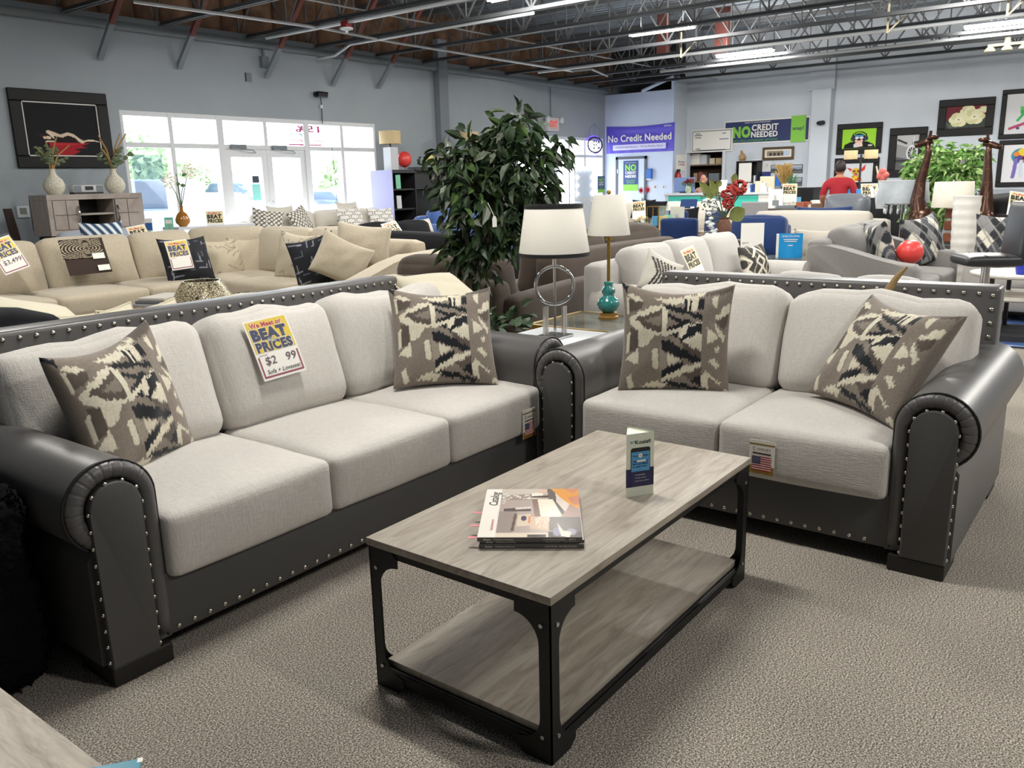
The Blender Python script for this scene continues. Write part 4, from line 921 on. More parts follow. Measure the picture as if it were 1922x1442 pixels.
# blue sofa + entertainment wall
gsofa('sofa','blue sofa in front of the dark bookcase wall',(12.5,9.95,0),0,2.3,.9,2,M_bluesofa,bh=1.06,ah=.8)
tp('white pillow on the blue sofa',ony(795,424,9.95),(0,-.9,.4),M_ivory,.4,.26,.12)
def P0(x,y): return ony(x,y,11.6)
q0=P0(735,322); xl=q0.x; zt=1.80
t=thing('entertainment_unit','black bookcase wall unit with television bay beside the window','cabinet',(xl,11.6,0))
b=B(); b.box(0,.03,0,.55,0,zt); b.box(.62,.65,0,.5,0,zt-.05); b.box(0,.65,.5,.53,0,zt)
b.box(0,.66,-.03,.56,zt-.06,zt); 
for z in (.05,.62,1.05,1.42): b.box(.03,.62,.02,.5,z,z+.03)
b.box(.62,2.9,-.06,.56,zt-.02,zt+.05); b.box(.65,2.9,.1,.5,0,.5); b.box(2.87,2.9,0,.5,0,zt); b.box(.65,2.9,.48,.53,0,zt); b.box(.65,2.9,.06,.2,zt-.35,zt-.03)
b.out('carcass',mat('espresso','#211f23',.45),t)
B().box(-.012,-.001,-.02,.55,0,zt).out('daylit_side_sheet',mat('side_daylight_blue','#9a9bc0',.6),t)  # added sheet carrying bluish window light on the black side as colour
B().box(.75,2.2,.22,.28,.62,1.42,bev=.01).out('television',mat('screen_black','#0c0c10',.12),t); B().box(.72,.745,.2,.26,.55,1.45).box(.72,2.2,.2,.26,1.43,1.45).out('trim',M_steel_l,t)
for k,(q,mm,lb) in enumerate((((745,345),M_mint,'green leaflet holder on upper shelf of the black bookcase'),((745,375),M_white,'grey leaflet on middle shelf of the black bookcase'),((746,400),M_creamp,'cream candle card on lower shelf of the black bookcase'))):
    p=P0(q[0],q[1]); z=(1.451,1.081,.651)[k]; o=B().box(-.05,.05,-.01,.01,0,(.26,.24,.18)[k]).out('leaflet',mm); o.location=(xl+.2,11.64,z); o.rotation_euler=(-.05,0,-.3); tag(o,lb,'leaflet')
M_burl=mat('burlap_shade','#c9b48c',.9,noise=(80,.1)); M_col=mat('column_plaster','#c4c6cb',.7)
def boxlamp(label,px,py,H=.0):
    p=ony(px,py,11.85); t=thing('table_lamp',label,'lamp',(p.x,11.85,zt+.055 if px>760 else zt+.002),0,'column lamps on the bookcase')
    B().box(-.10,.10,-.10,.10,0,.42,bev=.006).out('column',M_col,t); B().cyl((0,0,.42),(0,0,.5),.015).out('neck',M_black,t)
    b=B(); b.lathe([(.2,.48),(.205,.48),(.205,.72),(.2,.72),(.19,.6)],28); b.out('shade',M_burl,t,smooth=True); return t
boxlamp('burlap drum lamp on white column at the left end of the bookcase',735,318); boxlamp('burlap drum lamp behind the ficus tree on the bookcase',882,318)
p=ony(766,303,11.7); t=thing('balloon','red balloon resting on top of the bookcase','balloon',(p.x,11.8,zt+.052+.15)); B().sph((0,0,0),.15,20,14,(1,.9,1)).out('envelope',mat('red_balloon','#d9433f',.35,spec=.5),t,smooth=True); B().cyl((0,0,-.148),(0.02,0,-.16),.012,.02).out('knot',mat('red_balloon'),t)
p=ony(804,300,11.7); t=thing('flower_arrangement','yellow flower arrangement on top of the bookcase','flowers',(p.x,11.75,zt+.052)); rs=random.Random(9)
b=B();b2=B()
for k in range(60): a=rs.uniform(0,6.28);r=rs.uniform(0,.24); b.ico((r*math.cos(a),.5*r*math.sin(a),.04+rs.uniform(0,.26)*(1-r*1.5)),.045,1,(1,.5,.5))
for k in range(15): a=rs.uniform(0,6.28);r=rs.uniform(.02,.2); b2.ico((r*math.cos(a),-.1,.06+rs.uniform(0,.17)),.045,1,(1,.6,1))
b.out('leaves',mat('dark_leaf','#2f3a26',.7),t,smooth=True); b2.out('blossom',mat('yellow_petal','#d9c777',.7),t,smooth=True)
# ---------------------------------------------------------------- ficus tree
def leaf_mesh(n,rs,shape,size,droop=.6,wid=.42):
    V=[];F=[]
    for i in range(n):
        c,out=shape(rs); l=size*rs.uniform(.7,1.25); d=Vector((out[0]+rs.gauss(0,.5),out[1]+rs.gauss(0,.5),out[2]-droop+rs.gauss(0,.35))).normalized()
        s=d.cross(Vector((rs.gauss(0,1),rs.gauss(0,1),1))).normalized(); nn=s.cross(d)
        k=len(V); w=l*wid/2
        for (a,b_,e) in ((0,0,0),(.3,1,.12),(.62,.8,.1),(1,0,-.1),(.62,-.8,.1),(.3,-1,.12),(.45,0,0)): V.append(tuple(Vector(c)+d*(a*l)+s*(b_*w)+nn*(e*l)))
        F+=[(k,k+1,k+6),(k+1,k+2,k+6),(k+2,k+3,k+6),(k+3,k+4,k+6),(k+4,k+5,k+6),(k+5,k,k+6)]
    me=bpy.data.meshes.new('leaves'); me.from_pydata(V,[],F); me.update(); return me
M_fic=mat('ficus_leaf','#2c3f26',.45,noise=(3,.55),spec=.5); M_fic2=mat('ficus_leaf_light','#47602f',.45,spec=.5); M_fic3=mat('ficus_leaf_dusty','#6b7263',.6)
M_bark=mat('bark','#6b5f4d',.9,noise=(12,.3),bump=(25,.5))
q=onz(912,600,.45); tx,ty=q.x*1.0,q.y*1.0
tc_=Vector((4.63,3.91,0)); 
t=thing('ficus_tree','tall artificial ficus tree with white price tag behind the long sofa','tree',tc_)
rs=random.Random(12)
def SP(px,py): 
    d=ray(px,py); k=(tc_.x*_f.x+tc_.y*_f.y-0)/(_f.x*d.x+_f.y*d.y+0) ; p=CAM+d*k; return p-tc_
blobs=[(SP(935,345),.32,200),(SP(900,385),.30,170),(SP(970,300),.26,130),(SP(975,235),.15,60),(SP(865,330),.24,95),(SP(940,430),.24,110),(SP(1005,335),.19,70),(SP(865,285),.17,50),(SP(890,465),.2,70),(SP(965,410),.22,70),(SP(840,300),.13,25),(SP(1050,262),.09,9),(SP(1030,300),.12,14),(SP(870,470),.17,40),(SP(905,520),.1,9),(SP(1000,370),.2,50),(SP(955,260),.2,60),(SP(1045,270),.07,8),(SP(1020,350),.08,9)]
def shp(bl):
    def f(rs):
        c,r,_=bl; v=Vector((rs.gauss(0,1),rs.gauss(0,1),rs.gauss(0,1))).normalized()*r*rs.random()**.4; return c+v,v.normalized()*.6
    return f
mats_=(M_fic,M_fic,M_fic2,M_fic3)
acc=[B() for _ in range(3)]
for k,bl in enumerate(blobs):
    for j,fr in ((0,.74),(1,.15),(2,.11)):
        me=leaf_mesh(max(1,int(bl[2]*fr*1.15)),rs,shp(bl),.125); acc[j].mesh(me); bpy.data.meshes.remove(me)
for j,(nm,m_) in enumerate((('foliage',M_fic),('foliage',M_fic2),('foliage',M_fic3))):
    o=acc[j].out(nm,m_,t,label=('dark green leaves','bright green leaves','dusty grey-green leaves')[j])
b=B(); tr=[(0,0,.02),(.02,.01,.5),(-.02,0,.9),SP(918,440),SP(930,380)]; b.tube(tr,.045,10,r2=.025); b.tube([(.03,.02,.02),(-.03,.0,.6),(.03,.02,1.0),SP(925,430),SP(950,330)],.035,8,r2=.015)
for bl in blobs: b.tube([SP(922,430),(SP(930,400)+bl[0])/2,bl[0]],.014,6,r2=.004)
b.out('trunk',M_bark,t,smooth=True)
B().lathe([(0,0),(.16,0),(.2,.3),(.18,.3),(.16,.25),(0,.25)],20).out('pot',mat('wicker_pot','#5b4632',.8),t,smooth=True)
g=SP(928,416); g=g-ray(928,416).normalized()*.5; B().prism([(g.x-.022,g.z-.035),(g.x+.022,g.z-.035),(g.x+.022,g.z+.015),(g.x+.01,g.z+.035),(g.x-.01,g.z+.035),(g.x-.022,g.z+.015)],g.y-.002,g.y,'y').out('price_tag',M_paper,t); B().tube([(g.x,g.y-.001,g.z+.03),(g.x,g.y+.05,g.z+.12)],.0015,5).out('string',M_paper,t)
# ---------------------------------------------------------------- brown sectional
t=thing('sectional_sofa','brown velvet sectional behind the ring lamp and ficus','sofa',(0,0,0))
put_cushion('back',M_brownv,t,(5.05,4.5,.43),(.24,1.2,.70),r=.08,pf=(.01,0,.01),n=8); put_cushion('base',M_brownv,t,(5.75,4.5,.22),(1.3,1.2,.3),r=.05,pf=(0,0,0)); put_cushion('seat_cushion',M_brownv,t,(5.8,4.55,.42),(1.0,1.0,.2),r=.06)
put_cushion('back_cushion',M_brownv,t,(5.25,4.84,.65),(.3,.56,.54),rot=(0,-.18,0),r=.1,pf=(.05,0,.03),n=9,wr=.008); put_cushion('back_cushion',M_brownv,t,(5.25,4.27,.65),(.3,.56,.54),rot=(0,-.18,0),r=.1,pf=(.05,0,.03),n=9,wr=.008,seed=4)
put_cushion('arm',M_brownv,t,(6.0,3.98,.37),(1.95,.22,.58),rot=(0,0,.12),r=.07,pf=(0,.02,.02),n=8)
put_cushion('base',M_brownv,t,(7.5,4.85,.22),(2.4,.95,.3),r=.05,pf=(0,0,0)); put_cushion('back',M_brownv,t,(7.5,4.38,.48),(2.5,.24,.8),r=.08,pf=(0,.01,.01),n=8); put_cushion('seat_cushion',M_brownv,t,(7.5,4.95,.42),(2.3,.8,.2),r=.06)
for k in range(2): put_cushion('back_cushion',M_brownv,t,(6.92+1.2*k,4.62,.74),(1.18,.28,.54),rot=(.16,0,0),r=.1,pf=(0,.05,.05),n=9,wr=.012,seed=k)
# ---------------------------------------------------------------- ring lamp, teal lamp, tables
M_shade=mat('linen_shade','#d2cec5',.9,noise=(150,.03)); M_trimb=mat('black_trim','#17171a',.6)
p=onz(1042,632,.6); lp=Vector((p.x,p.y,0))
t=thing('end_table','white-topped end table in the corner between sofa and loveseat','table',lp)
B().box(-.28,.28,-.28,.28,.565,.598,bev=.004).out('tabletop',M_white,t)
for sx in (-.25,.25):
    for sy in (-.25,.25): B().box(sx-.02,sx+.02,sy-.02,sy+.02,0,.565).out('leg',M_dark,t)
t=thing('table_lamp','chrome ring lamp with white shade and black trim','lamp',(lp.x,lp.y,.599))
sc_=lp.length/FPX*1.0
dist=(Vector((lp.x,lp.y,1.1))-CAM).dot(_f)/FPX
zz=lambda py: 1.1 - 0
def zof(py,px=1042): 
    d=ray(px,py); k=(lp.x*_f.x+lp.y*_f.y)/(_f.x*d.x+_f.y*d.y); return (CAM+d*k).z-.599
rb=67*dist; rt=54*dist
B().lathe([(rb,zof(478)),(rt,zof(389)),(rt-.004,zof(389)),(rb-.004,zof(478))],40).out('shade',M_shade,t,smooth=True,angle=0)
b=B(); b.lathe([(rb+.001,zof(480)),(rb+.001,zof(473)),(rb-.003,zof(473)),(rb-.003,zof(480))],40); b.lathe([(rt+.002,zof(391)),(rt+.002,zof(384)),(rt-.004,zof(384)),(rt-.004,zof(391))],40); b.out('shade_trim',M_trimb,t,smooth=True)
zc=zof(536); rr=36*dist; a_=.66
cv=lambda k,r: (r*math.cos(k)*math.sin(YAW),-r*math.cos(k)*math.cos(YAW),zc+r*math.sin(k))
B().tube([cv(2*PI*k/40,rr) for k in range(40)],.0105,10,closed=True).out('ring',M_chrome,t,smooth=True,angle=0)
B().cyl((0,0,.012),(0,0,zof(440)),.008,n=12).cyl((0,0,zof(500)),(0,0,zof(478)),.012,n=12).out('stem',M_chrome,t,smooth=True)
for s in (-1,1):
    off=s*.055; dx,dy=math.sin(YAW)*off,-math.cos(YAW)*off
    for e in (-.012,.012): B().box(dx+e-.008,dx+e+.008,dy-.008,dy+.008,.012,zof(575),bev=.002).out('acrylic_rod',mat('acrylic','#d9d6cf',.05,metal=.2,spec=.9,alpha=.6),t)
B().box(-.08,.08,-.08,.08,0,.014,bev=.003).out('base',M_chrome,t)
gp=onz(1142,597,.6); 
t=thing('glass_end_table','brass and glass end table under the teal lamp','table',(gp.x-.12,gp.y+.02,0),0); s_=.32
for z in (.02,.575):
    b=B()
    for s in (-1,1): b.box(-s_,s_,s*s_-.014,s*s_+.014,z,z+.022); b.box(s*s_-.014,s*s_+.014,-s_,s_,z,z+.022)
    b.out('frame_rail',M_brass,t)
for sx in (-1,1):
    for sy in (-1,1): B().box(sx*s_-.014,sx*s_+.014,sy*s_-.014,sy*s_+.014,0,.597).out('leg',M_brass,t)
b=B()
for k in range(1,7): 
    for s in (-1,1): b.box(-s_+k*.09-.006,-s_+k*.09+.006,s*s_-.006,s*s_+.006,.03,.575)
b.out('spindle',M_brass,t)
B().box(-s_+.012,s_-.012,-s_+.012,s_-.012,.587,.596).out('glass_top',mat('smoked_glass','#8a8f86',.05,alpha=.35,spec=.9),t)
t=thing('table_lamp','teal ceramic gourd lamp with brass stem and white shade','lamp',(gp.x,gp.y,.5985))
dl=((Vector((gp.x,gp.y,1))-CAM).dot(_f))/FPX
def zo2(py): 
    d=ray(1142,py); k=(gp.x*_f.x+gp.y*_f.y)/(_f.x*d.x+_f.y*d.y); return (CAM+d*k).z-.5985
R=lambda px: px*dl
B().lathe([(0,0),(R(19),0),(R(19),R(4)),(R(17),R(6)),(R(17),R(11)),(0,R(11))],24).out('foot',mat('brass_wood','#8f6a30',.4,metal=.3),t,smooth=True)
B().lathe([(R(10),zo2(587)),(R(18),zo2(580)),(R(21.5),zo2(571)),(R(19),zo2(562)),(R(11),zo2(556)),(R(10),zo2(553)),(R(13),zo2(548)),(R(12),zo2(542)),(R(8),zo2(537)),(R(8),zo2(533)),(R(10.5),zo2(529)),(0,zo2(528))],28).out('gourd_body',mat('teal_glaze','#2b7a76',.15,noise=(14,.3),spec=.7,coat=.5),t,smooth=True,angle=0)
B().cyl((0,0,zo2(529)),(0,0,zo2(400)),R(3.2),n=12).lathe([(0,zo2(452)),(R(9),zo2(450)),(R(5),zo2(446)),(0,zo2(446))],14).out('stem',M_brass,t,smooth=True)
B().lathe([(R(40),zo2(441)),(R(28.5),zo2(366)),(R(27.5),zo2(366)),(R(39),zo2(441))],40).out('shade',M_shade,t,smooth=True,angle=0)
B().sph((0,0,zo2(361)),R(4.2),12,10).out('finial',M_brass,t,smooth=True)
# pothos on the end table
pp_=Vector((lp.x-.36,lp.y+.26,.599)); 
pt=thing('end_table_low','dark low table beside the ring lamp holding a trailing plant','table',(pp_.x,pp_.y,0)); pt.name='side_table'
B().box(-.2,.2,-.2,.2,.5,.53,bev=.004).out('tabletop',M_dark,pt)
for sx in (-.17,.17):
    for sy in (-.17,.17): B().box(sx-.015,sx+.015,sy-.015,sy+.015,0,.5).out('leg',M_dark,pt)
t=thing('potted_plant','small trailing green plant behind the sofa arm corner','plant',(pp_.x,pp_.y,.531)); rs=random.Random(3)
me=leaf_mesh(90,rs,lambda rs:((lambda v:(v,v.normalized()))(Vector((rs.gauss(0,.11),rs.gauss(0,.11),.12+abs(rs.gauss(0,.07)))))),.085,.3,.6); link('foliage',me,mat('pothos_leaf','#3c5136',.5,noise=(8,.4)),t)
B().lathe([(0,0),(.06,0),(.08,.1),(.07,.1),(.06,.07),(0,.07)],16).out('pot',M_dark,t,smooth=True)
# ---------------------------------------------------------------- grey sofa behind loveseat
gl=(7.0,2.62,0)
gsofa('sofa','light grey three-cushion sofa behind the loveseat with price sign',gl,0,2.65,1.0,3,M_grayf,bh=.97,sh=.5,ah=.70,aw=.27,style='roll',lean=.28,ct=.22)
price_sign('BEAT PRICES sign on the light grey sofa behind the loveseat',basis((-.05,-.9,.42),roll=-.15),ony(1304,497,3.10),w=.25,price='',far=True)
geo=[]
for (cx_,cy_) in ((.5,.5),(0,.5),(1,.5),(.5,-.1),(.5,1.1)):
    d_=.17; geo+=[('l',[(cx_-d_,cy_-.02),(cx_,cy_-d_*1.1),(cx_+d_,cy_-.02),(cx_-d_*1.5,cy_+.42)],'#d8d2c2',.032),('l',[(cx_-d_,cy_-.02),(cx_+d_*1.5,cy_+.42)],'#d8d2c2',.032)]
for k in range(5): geo+=[('l',[(.25*k-.05,0),(.25*k-.05,.2),(.25*k+.07,.32),(.25*k+.07,.55),(.25*k-.05,.7),(.25*k-.05,1)],'#a39a86',.018)]
geo=geo[10:]+geo[:10]
tp('charcoal geometric link pillow at the right of the light grey sofa',ony(1416,494,3.02),(-.15,-.92,.3),M_print,.43,.36,.15,'#3b3a38',geo,60,roll=-.03)
zb=[('l',[(.1+.1*k,.2),(.3+.08*k,.55),(.2+.1*k,.9)],'#2b2a28',.025) for k in range(7)]
tp('cream zebra-striped pillow half hidden on the light grey sofa',ony(1240,519,2.95),(-.5,-.8,.35),M_print,.32,.34,.15,'#c9c4ba',zb,40,roll=.5)
# hidden-backed pale sofa directly behind loveseat
gsofa('sofa','pale grey sofa back just visible above the loveseat back',(5.7,1.38,0),PI/2,1.25,.95,2,M_grayf,bh=.93,sh=.46,ah=.6,lean=.1)
p=onz(1650,528,1.03); t=thing('carved_ornament','small brown carved horn ornament standing behind the loveseat back','ornament',(p.x+.2,p.y+.0,.86)); 
B().tube([(0,0,0),(.0,.02,.08),(.0,-.03,.17),(0,-.07,.22)],.03,8,r2=.006).tube([(0,0.05,0),(0,.08,.1)],.025,8,r2=.006).out('horn',mat('carved_brown','#8a7145',.6),t,smooth=True); B().box(-.1,.1,-.1,.1,-.02,0).out('plinth',M_dark,t); B().cyl((0,0,-.85),(0,0,-.02),.03).out('post',M_dark,t); B().cyl((0,0,-.86),(0,0,-.84),.12).out('foot',M_dark,t)
# ================================================================== WINDOWS
M_alu=mat('white_aluminium','#d5d8dc',.5); M_pane=mat('window_glass','#f2faff',.03,alpha=.07,spec=.6)
def storefront(name,xs,z1,zt,doors):
    """xs mullion x list; zt transom z; doors=(i0,i1) index range of bays that are doors"""
    root=bpy.data.objects.new(name,None); COL.objects.link(root); root['kind']='structure'; root.location=(0,YW+.06,0)
    b=B(); f=.05
    b.box(xs[0],xs[-1],-.05,.07,z1-.07,z1); b.box(xs[0],xs[-1],-.05,.07,zt-.03,zt+.04)
    for k,x in enumerate(xs):
        lo=0 if not (doors and doors[0]<k<doors[1]) else zt
        w=.035 if 0<k<len(xs)-1 else .05
        if doors and k in doors: w=.06
        b.box(x-w,x+w,-.056,.076,lo,z1+.001)
    for k in range(len(xs)-1):
        if not (doors and doors[0]<=k<doors[1]): b.box(xs[k],xs[k+1],-.05,.07,0,.12)
    b.out('window_frame',M_alu,root)
    for k in range(len(xs)-1):
        B().box(xs[k],xs[k+1],.0,.006,zt,z1).out('pane',M_pane,root)
        if not (doors and doors[0]<=k<doors[1]): B().box(xs[k],xs[k+1],.0,.006,.1,zt).out('pane',M_pane,root)
    return root
xs1=[6.93,7.74,8.63,9.53,10.43,11.27,12.14]; ZT=2.20
storefront('window_1',xs1,2.70,ZT,(2,4))
xs2=[16.8,17.6,18.5,19.1,19.87,20.82]; storefront('window_2',xs2,2.64,2.16,(1,2))
def door(name,x0,x1,zt,hand,y=YW+.06):
    r=bpy.data.objects.new(name,None); COL.objects.link(r); r['kind']='structure'; r.location=(0,y,0)
    b=B(); s=.11
    b.box(x0,x0+s,-.03,.03,.02,zt-.03); b.box(x1-s,x1,-.03,.03,.02,zt-.03); b.box(x0+s,x1-s,-.028,.028,zt-.16,zt-.03); b.box(x0+s,x1-s,-.028,.028,.02,.28); b.out('door_frame',M_alu,r)
    B().box(x0+s,x1-s,-.003,.003,.28,zt-.16).out('pane',M_pane,r)
    xh=x1-.05 if hand>0 else x0+.05
    B().tube([(xh,-.03,.9),(xh,-.09,.95),(xh,-.09,1.25),(xh,-.03,1.3)],.013,8).out('door_handle',M_alu,r,smooth=True)
    c=B(); xc=x0+.25; c.box(xc-.15,xc+.15,-.1,-.03,zt-.03,zt+.045,bev=.008); c.tube([(xc,-.09,zt-.03),(xc+.22,-.16,zt-.05),(xc+.36,-.05,zt-.08)],.009,6); c.out('door_closer',M_gray,r); return r
door('door_1',8.69,9.53,ZT,1); door('door_2',9.535,10.37,ZT,-1); door('door_3',17.66,18.44,2.16,1)
def wdecal(nm,lb,cat,x0,y0,x1,y1,m):
    a=ony(x0,y0,YW+.05);c=ony(x1,y1,YW+.05); o=B().box(a.x,c.x,YW+.05,YW+.053,c.z,a.z).out(nm,m); return tag(o,lb,cat)
wdecal('door_sticker','dark navy sticker on the glass of the left storefront door','sticker',473,330,487,343,mat('sticker_navy','#2b3a4c',.5))
wdecal('door_sticker','aqua notice below the navy sticker on the storefront door','sticker',473,346,491,376,mat('notice_aqua','#8fdcd6',.6))
wdecal('window_poster','blue translucent poster in the far left storefront pane','poster',246,290,316,395,mat('poster_tint','#6d86a0',.5,alpha=.45))
M_pinkp=mat('window_paint_pink','#c2307a',.7); M_tealp=mat('window_paint_teal','#1f8a76',.7); M_wp=mat('window_paint_white','#f4f6f4',.7)
t=thing('window_lettering','white mirrored number 5,000 painted on the second storefront pane','lettering',(ony(367,325,YW+.05).x,YW+.05,ony(367,325,YW+.05).z)); text('$5,000',.5,.14,M_wp,t,(0,0,0),mirror=True)
p=ony(570,255,YW+.05); t=thing('window_lettering','pink and teal mirrored writing painted on the transom panes above the doors','lettering',(p.x,YW+.05,p.z))
text('15%',.55,.12,M_pinkp,t,(.1,0,.12),mirror=True,bold=.03); [B().tube([(x0_+.055*k,0,z_+.03*math.sin(k*2.3)) for k in range(n_)],.009,5).out('brush_stroke',m_,t) for x0_,z_,n_,m_ in ((-.3,.02,8,M_tealp),(-.28,-.09,7,M_pinkp),(.15,-.09,7,M_pinkp))]; B().box(-.35,.4,-.001,.001,-.17,-.145).out('underline',M_pinkp,t)
# OPEN neon
p=ony(1118,272,YW-.08); t=thing('open_sign','dark ring OPEN sign seen from behind in the right window','sign',(p.x,YW-.06,p.z))
M_tubeb=mat('neon_back','#2a2140',.5); M_neon=mat('neon_violet','#6a4cff',.5,emit=2.2)
B().tube([(.36*math.cos(k*PI/18),0,.2*math.sin(k*PI/18)) for k in range(36)],.022,8,closed=True).out('ring',M_tubeb,t,smooth=True); text('OPEN',.52,.22,M_tubeb,t,(0,-.01,0),mirror=True,bold=.03)
B().tube([(.40*math.cos(k*PI/18),.03,.23*math.sin(k*PI/18)) for k in range(36)],.012,6,closed=True).out('neon_tube',M_neon,t); b=B()
for x in (-.28,0,.25): b.tube([(x,0,.15),(x,0,.42),(0,.02,.55)],.003,4)
b.out('chain',M_black,t)
# ================================================================== OUTSIDE
M_out=mat('sedan_blue','#8fa4c9',.3,spec=.6); M_outw=mat('suv_white','#e6e8ea',.3); M_outg=mat('car_glass','#394a63',.1,spec=.8); M_tyre=mat('tyre','#1c1c1e',.8)
def car(name,label,loc,rz,m,suv=False):
    t=thing(name,label,'car',loc,rz); L_=2.2; h=.32 if suv else 0
    body=[(-2.2,.35),(-2.25,.7),(-2.1,.95+h*.5),(-1.2,1.02+h*.6),(1.5,1.02+h*.6),(2.1,.98+h*.5),(2.25,.75),(2.2,.35)]
    B().prism(body,-.88,.88,'y',bev=.06).out('body',m,t,smooth=True)
    cab=[(-1.15,1.0+h*.6),(-.55,1.45+h),(1.0,1.47+h),(1.75 if suv else 1.5,1.0+h*.6)]
    B().prism(cab,-.78,.78,'y',bev=.05).out('cabin',M_outg,t,smooth=True); B().prism([(-.5,1.44+h),(-.45,1.49+h),(.95,1.51+h),(1.0,1.46+h)],-.74,.74,'y',bev=.02).out('roof',m,t,smooth=True)
    for x in (-1.4,1.35):
        for s in (-1,1): B().cyl((x,s*.72,.33),(x,s*.92,.33),.33,n=20).out('wheel',M_tyre,t,smooth=True)
    for s in (-1,1): B().sph((-2.17,s*.6,.78+h*.2),.14,12,8,(.4,1,1)).out('headlight',mat('lamp_lens','#dfe3e6',.1),t,smooth=True)
    B().box(-2.28,-2.2,-.5,.5,.55,.8).out('grille',M_dark,t); return t
def at_out(px,Y): d=ray(px,360); k=Y/d.y; return (d.x*k,Y,-.05)
car('car','pale blue off-roader parked outside the far left storefront pane',at_out(285,17.5),PI/2+.3,M_out,True)
car('car','pale blue sedan parked outside behind the amber vase',at_out(385,18.5),PI/2+.2,M_out)
car('car','white suv parked outside the left storefront door',at_out(470,24),PI/2+.1,M_outw,True)
car('car','white sedan parked outside at the right storefront pane',at_out(640,22),PI/2-.1,M_outw)
M_leafo=mat('street_leaf','#93b184',.8,noise=(2,.4)); M_leafo2=mat('street_leaf_light','#b3cca0',.8,noise=(2,.4))
def street_tree(label,px,Y,h,r,m,seed):
    x,y,_=at_out(px,Y); t=thing('street_tree',label,'tree',(x,y,-.05)); rs=random.Random(seed)
    B().cyl((0,0,0),(0,0,h*.6),.16,.1,n=10).out('trunk',M_bark,t,smooth=True)
    bl=[(Vector((rs.gauss(0,r*.45),rs.gauss(0,r*.45),h*.62+rs.gauss(0,r*.35))),r*rs.uniform(.4,.7),0) for _ in range(9)]
    b=B()
    for k in bl: me=leaf_mesh(130,rs,shp(k),.34,.3,.6); b.mesh(me); bpy.data.meshes.remove(me)
    b.out('foliage',m,t)
street_tree('green tree outside behind the far left storefront pane',275,27,3.6,1.7,M_leafo,1); street_tree('pale green tree outside the second storefront pane',372,33,3.5,1.4,M_leafo2,2); street_tree('small tree outside the right storefront pane',650,30,3.4,1.0,M_leafo2,3); street_tree('green tree outside at the right edge of the storefront',677,24,3.6,.8,M_leafo,4)
x,y,_=at_out(415,70); t=thing('shop_building','low lilac building with red fascia across the parking lot','building',(x,y,-.05)); B().box(-4,2,0,8,0,1.9).out('wall',mat('lilac_wall','#b9aec4',.8),t); B().box(-4.2,2.2,-.3,0,1.9,2.4).out('fascia',mat('red_fascia','#c2485a',.7),t); B().box(-3,1,-.05,0,.5,1.5).out('shop_window',M_outg,t)
x,y,_=at_out(695,14.2); t=thing('brick_pier','pale stone pier outside beside the right end of the storefront','pier',(x,y,-.05)); B().box(-.3,.3,0,.6,0,3.6).out('shaft',mat('stone_pier','#d9cfc4',.9,noise=(6,.15)),t); B().box(-.36,.36,-.06,.66,3.4,3.7).out('cap',M_white,t)
# ================================================================== WINDOW-WALL ITEMS
M_frame=mat('black_frame','#101012',.55,spec=.3); M_mat=mat('mat_white','#dcdad6',.7)
def picture(label,x0,y0,x1,y1,plane,v,base,shapes,fw=.1,inner=None,liner=None,nx=110,cat='painting',depth=.05,fm=None,corners=None):
    """plane 'y'/'x' with value v = wall face; pixel top-left, bottom-right (outer frame)"""
    f=(lambda a,b_: ony(a,b_,v-depth)) if plane=='y' else (lambda a,b_: onx(a,b_,v-depth))
    if corners: q=[f(*c) for c in corners]; ua=sum((k.x if plane=='y' else -k.y) for k in (q[0],q[3]))/2; ub=sum((k.x if plane=='y' else -k.y) for k in (q[1],q[2]))/2; zt=(q[0].z+q[1].z)/2; zb=(q[2].z+q[3].z)/2
    else: a=f(x0,y0);c=f(x1,y1); ua,ub=(a.x,c.x) if plane=='y' else (-a.y,-c.y); zt,zb=a.z,c.z
    w=ub-ua;h=zt-zb; uc=(ua+ub)/2; loc=(uc,v-.002,(zt+zb)/2) if plane=='y' else (v-.002,-uc,(zt+zb)/2)
    t=thing('framed_picture',label,cat,loc,0 if plane=='y' else -PI/2); d=depth; b=B(); F=fw
    b.box(-w/2,w/2,-d,0,h/2-F,h/2,bev=.012); b.box(-w/2,w/2,-d,0,-h/2,-h/2+F,bev=.012); b.box(-w/2,-w/2+F,-d,0,-h/2+F,h/2-F,bev=.012); b.box(w/2-F,w/2,-d,0,-h/2+F,h/2-F,bev=.012); b.out('frame',fm or M_frame,t)
    w2,h2=w-2*F,h-2*F
    if liner:
        b=B(); l=liner
        b.box(-w2/2,w2/2,-d*.7,-.01,h2/2-l,h2/2); b.box(-w2/2,w2/2,-d*.7,-.01,-h2/2,-h2/2+l); b.box(-w2/2,-w2/2+l,-d*.7,-.01,-h2/2,h2/2); b.box(w2/2-l,w2/2,-d*.7,-.01,-h2/2,h2/2); b.out('liner',M_mat,t)
    canvas('canvas',w2,h2,nx,max(20,int(nx*h2/w2)),base,shapes,M_print,t,(0,-d*.45,0)); return t
red=[('p',[(.28,.74),(.85,.74),(.72,.8),(.8,.83),(.62,.86),(.7,.9),(.55,1),(.38,1),(.3,.9),(.22,.86),(.3,.82)],'#a3202a'),('p',[(.3,.745),(.75,.745),(.6,.79),(.34,.8)],'#b92a33')]
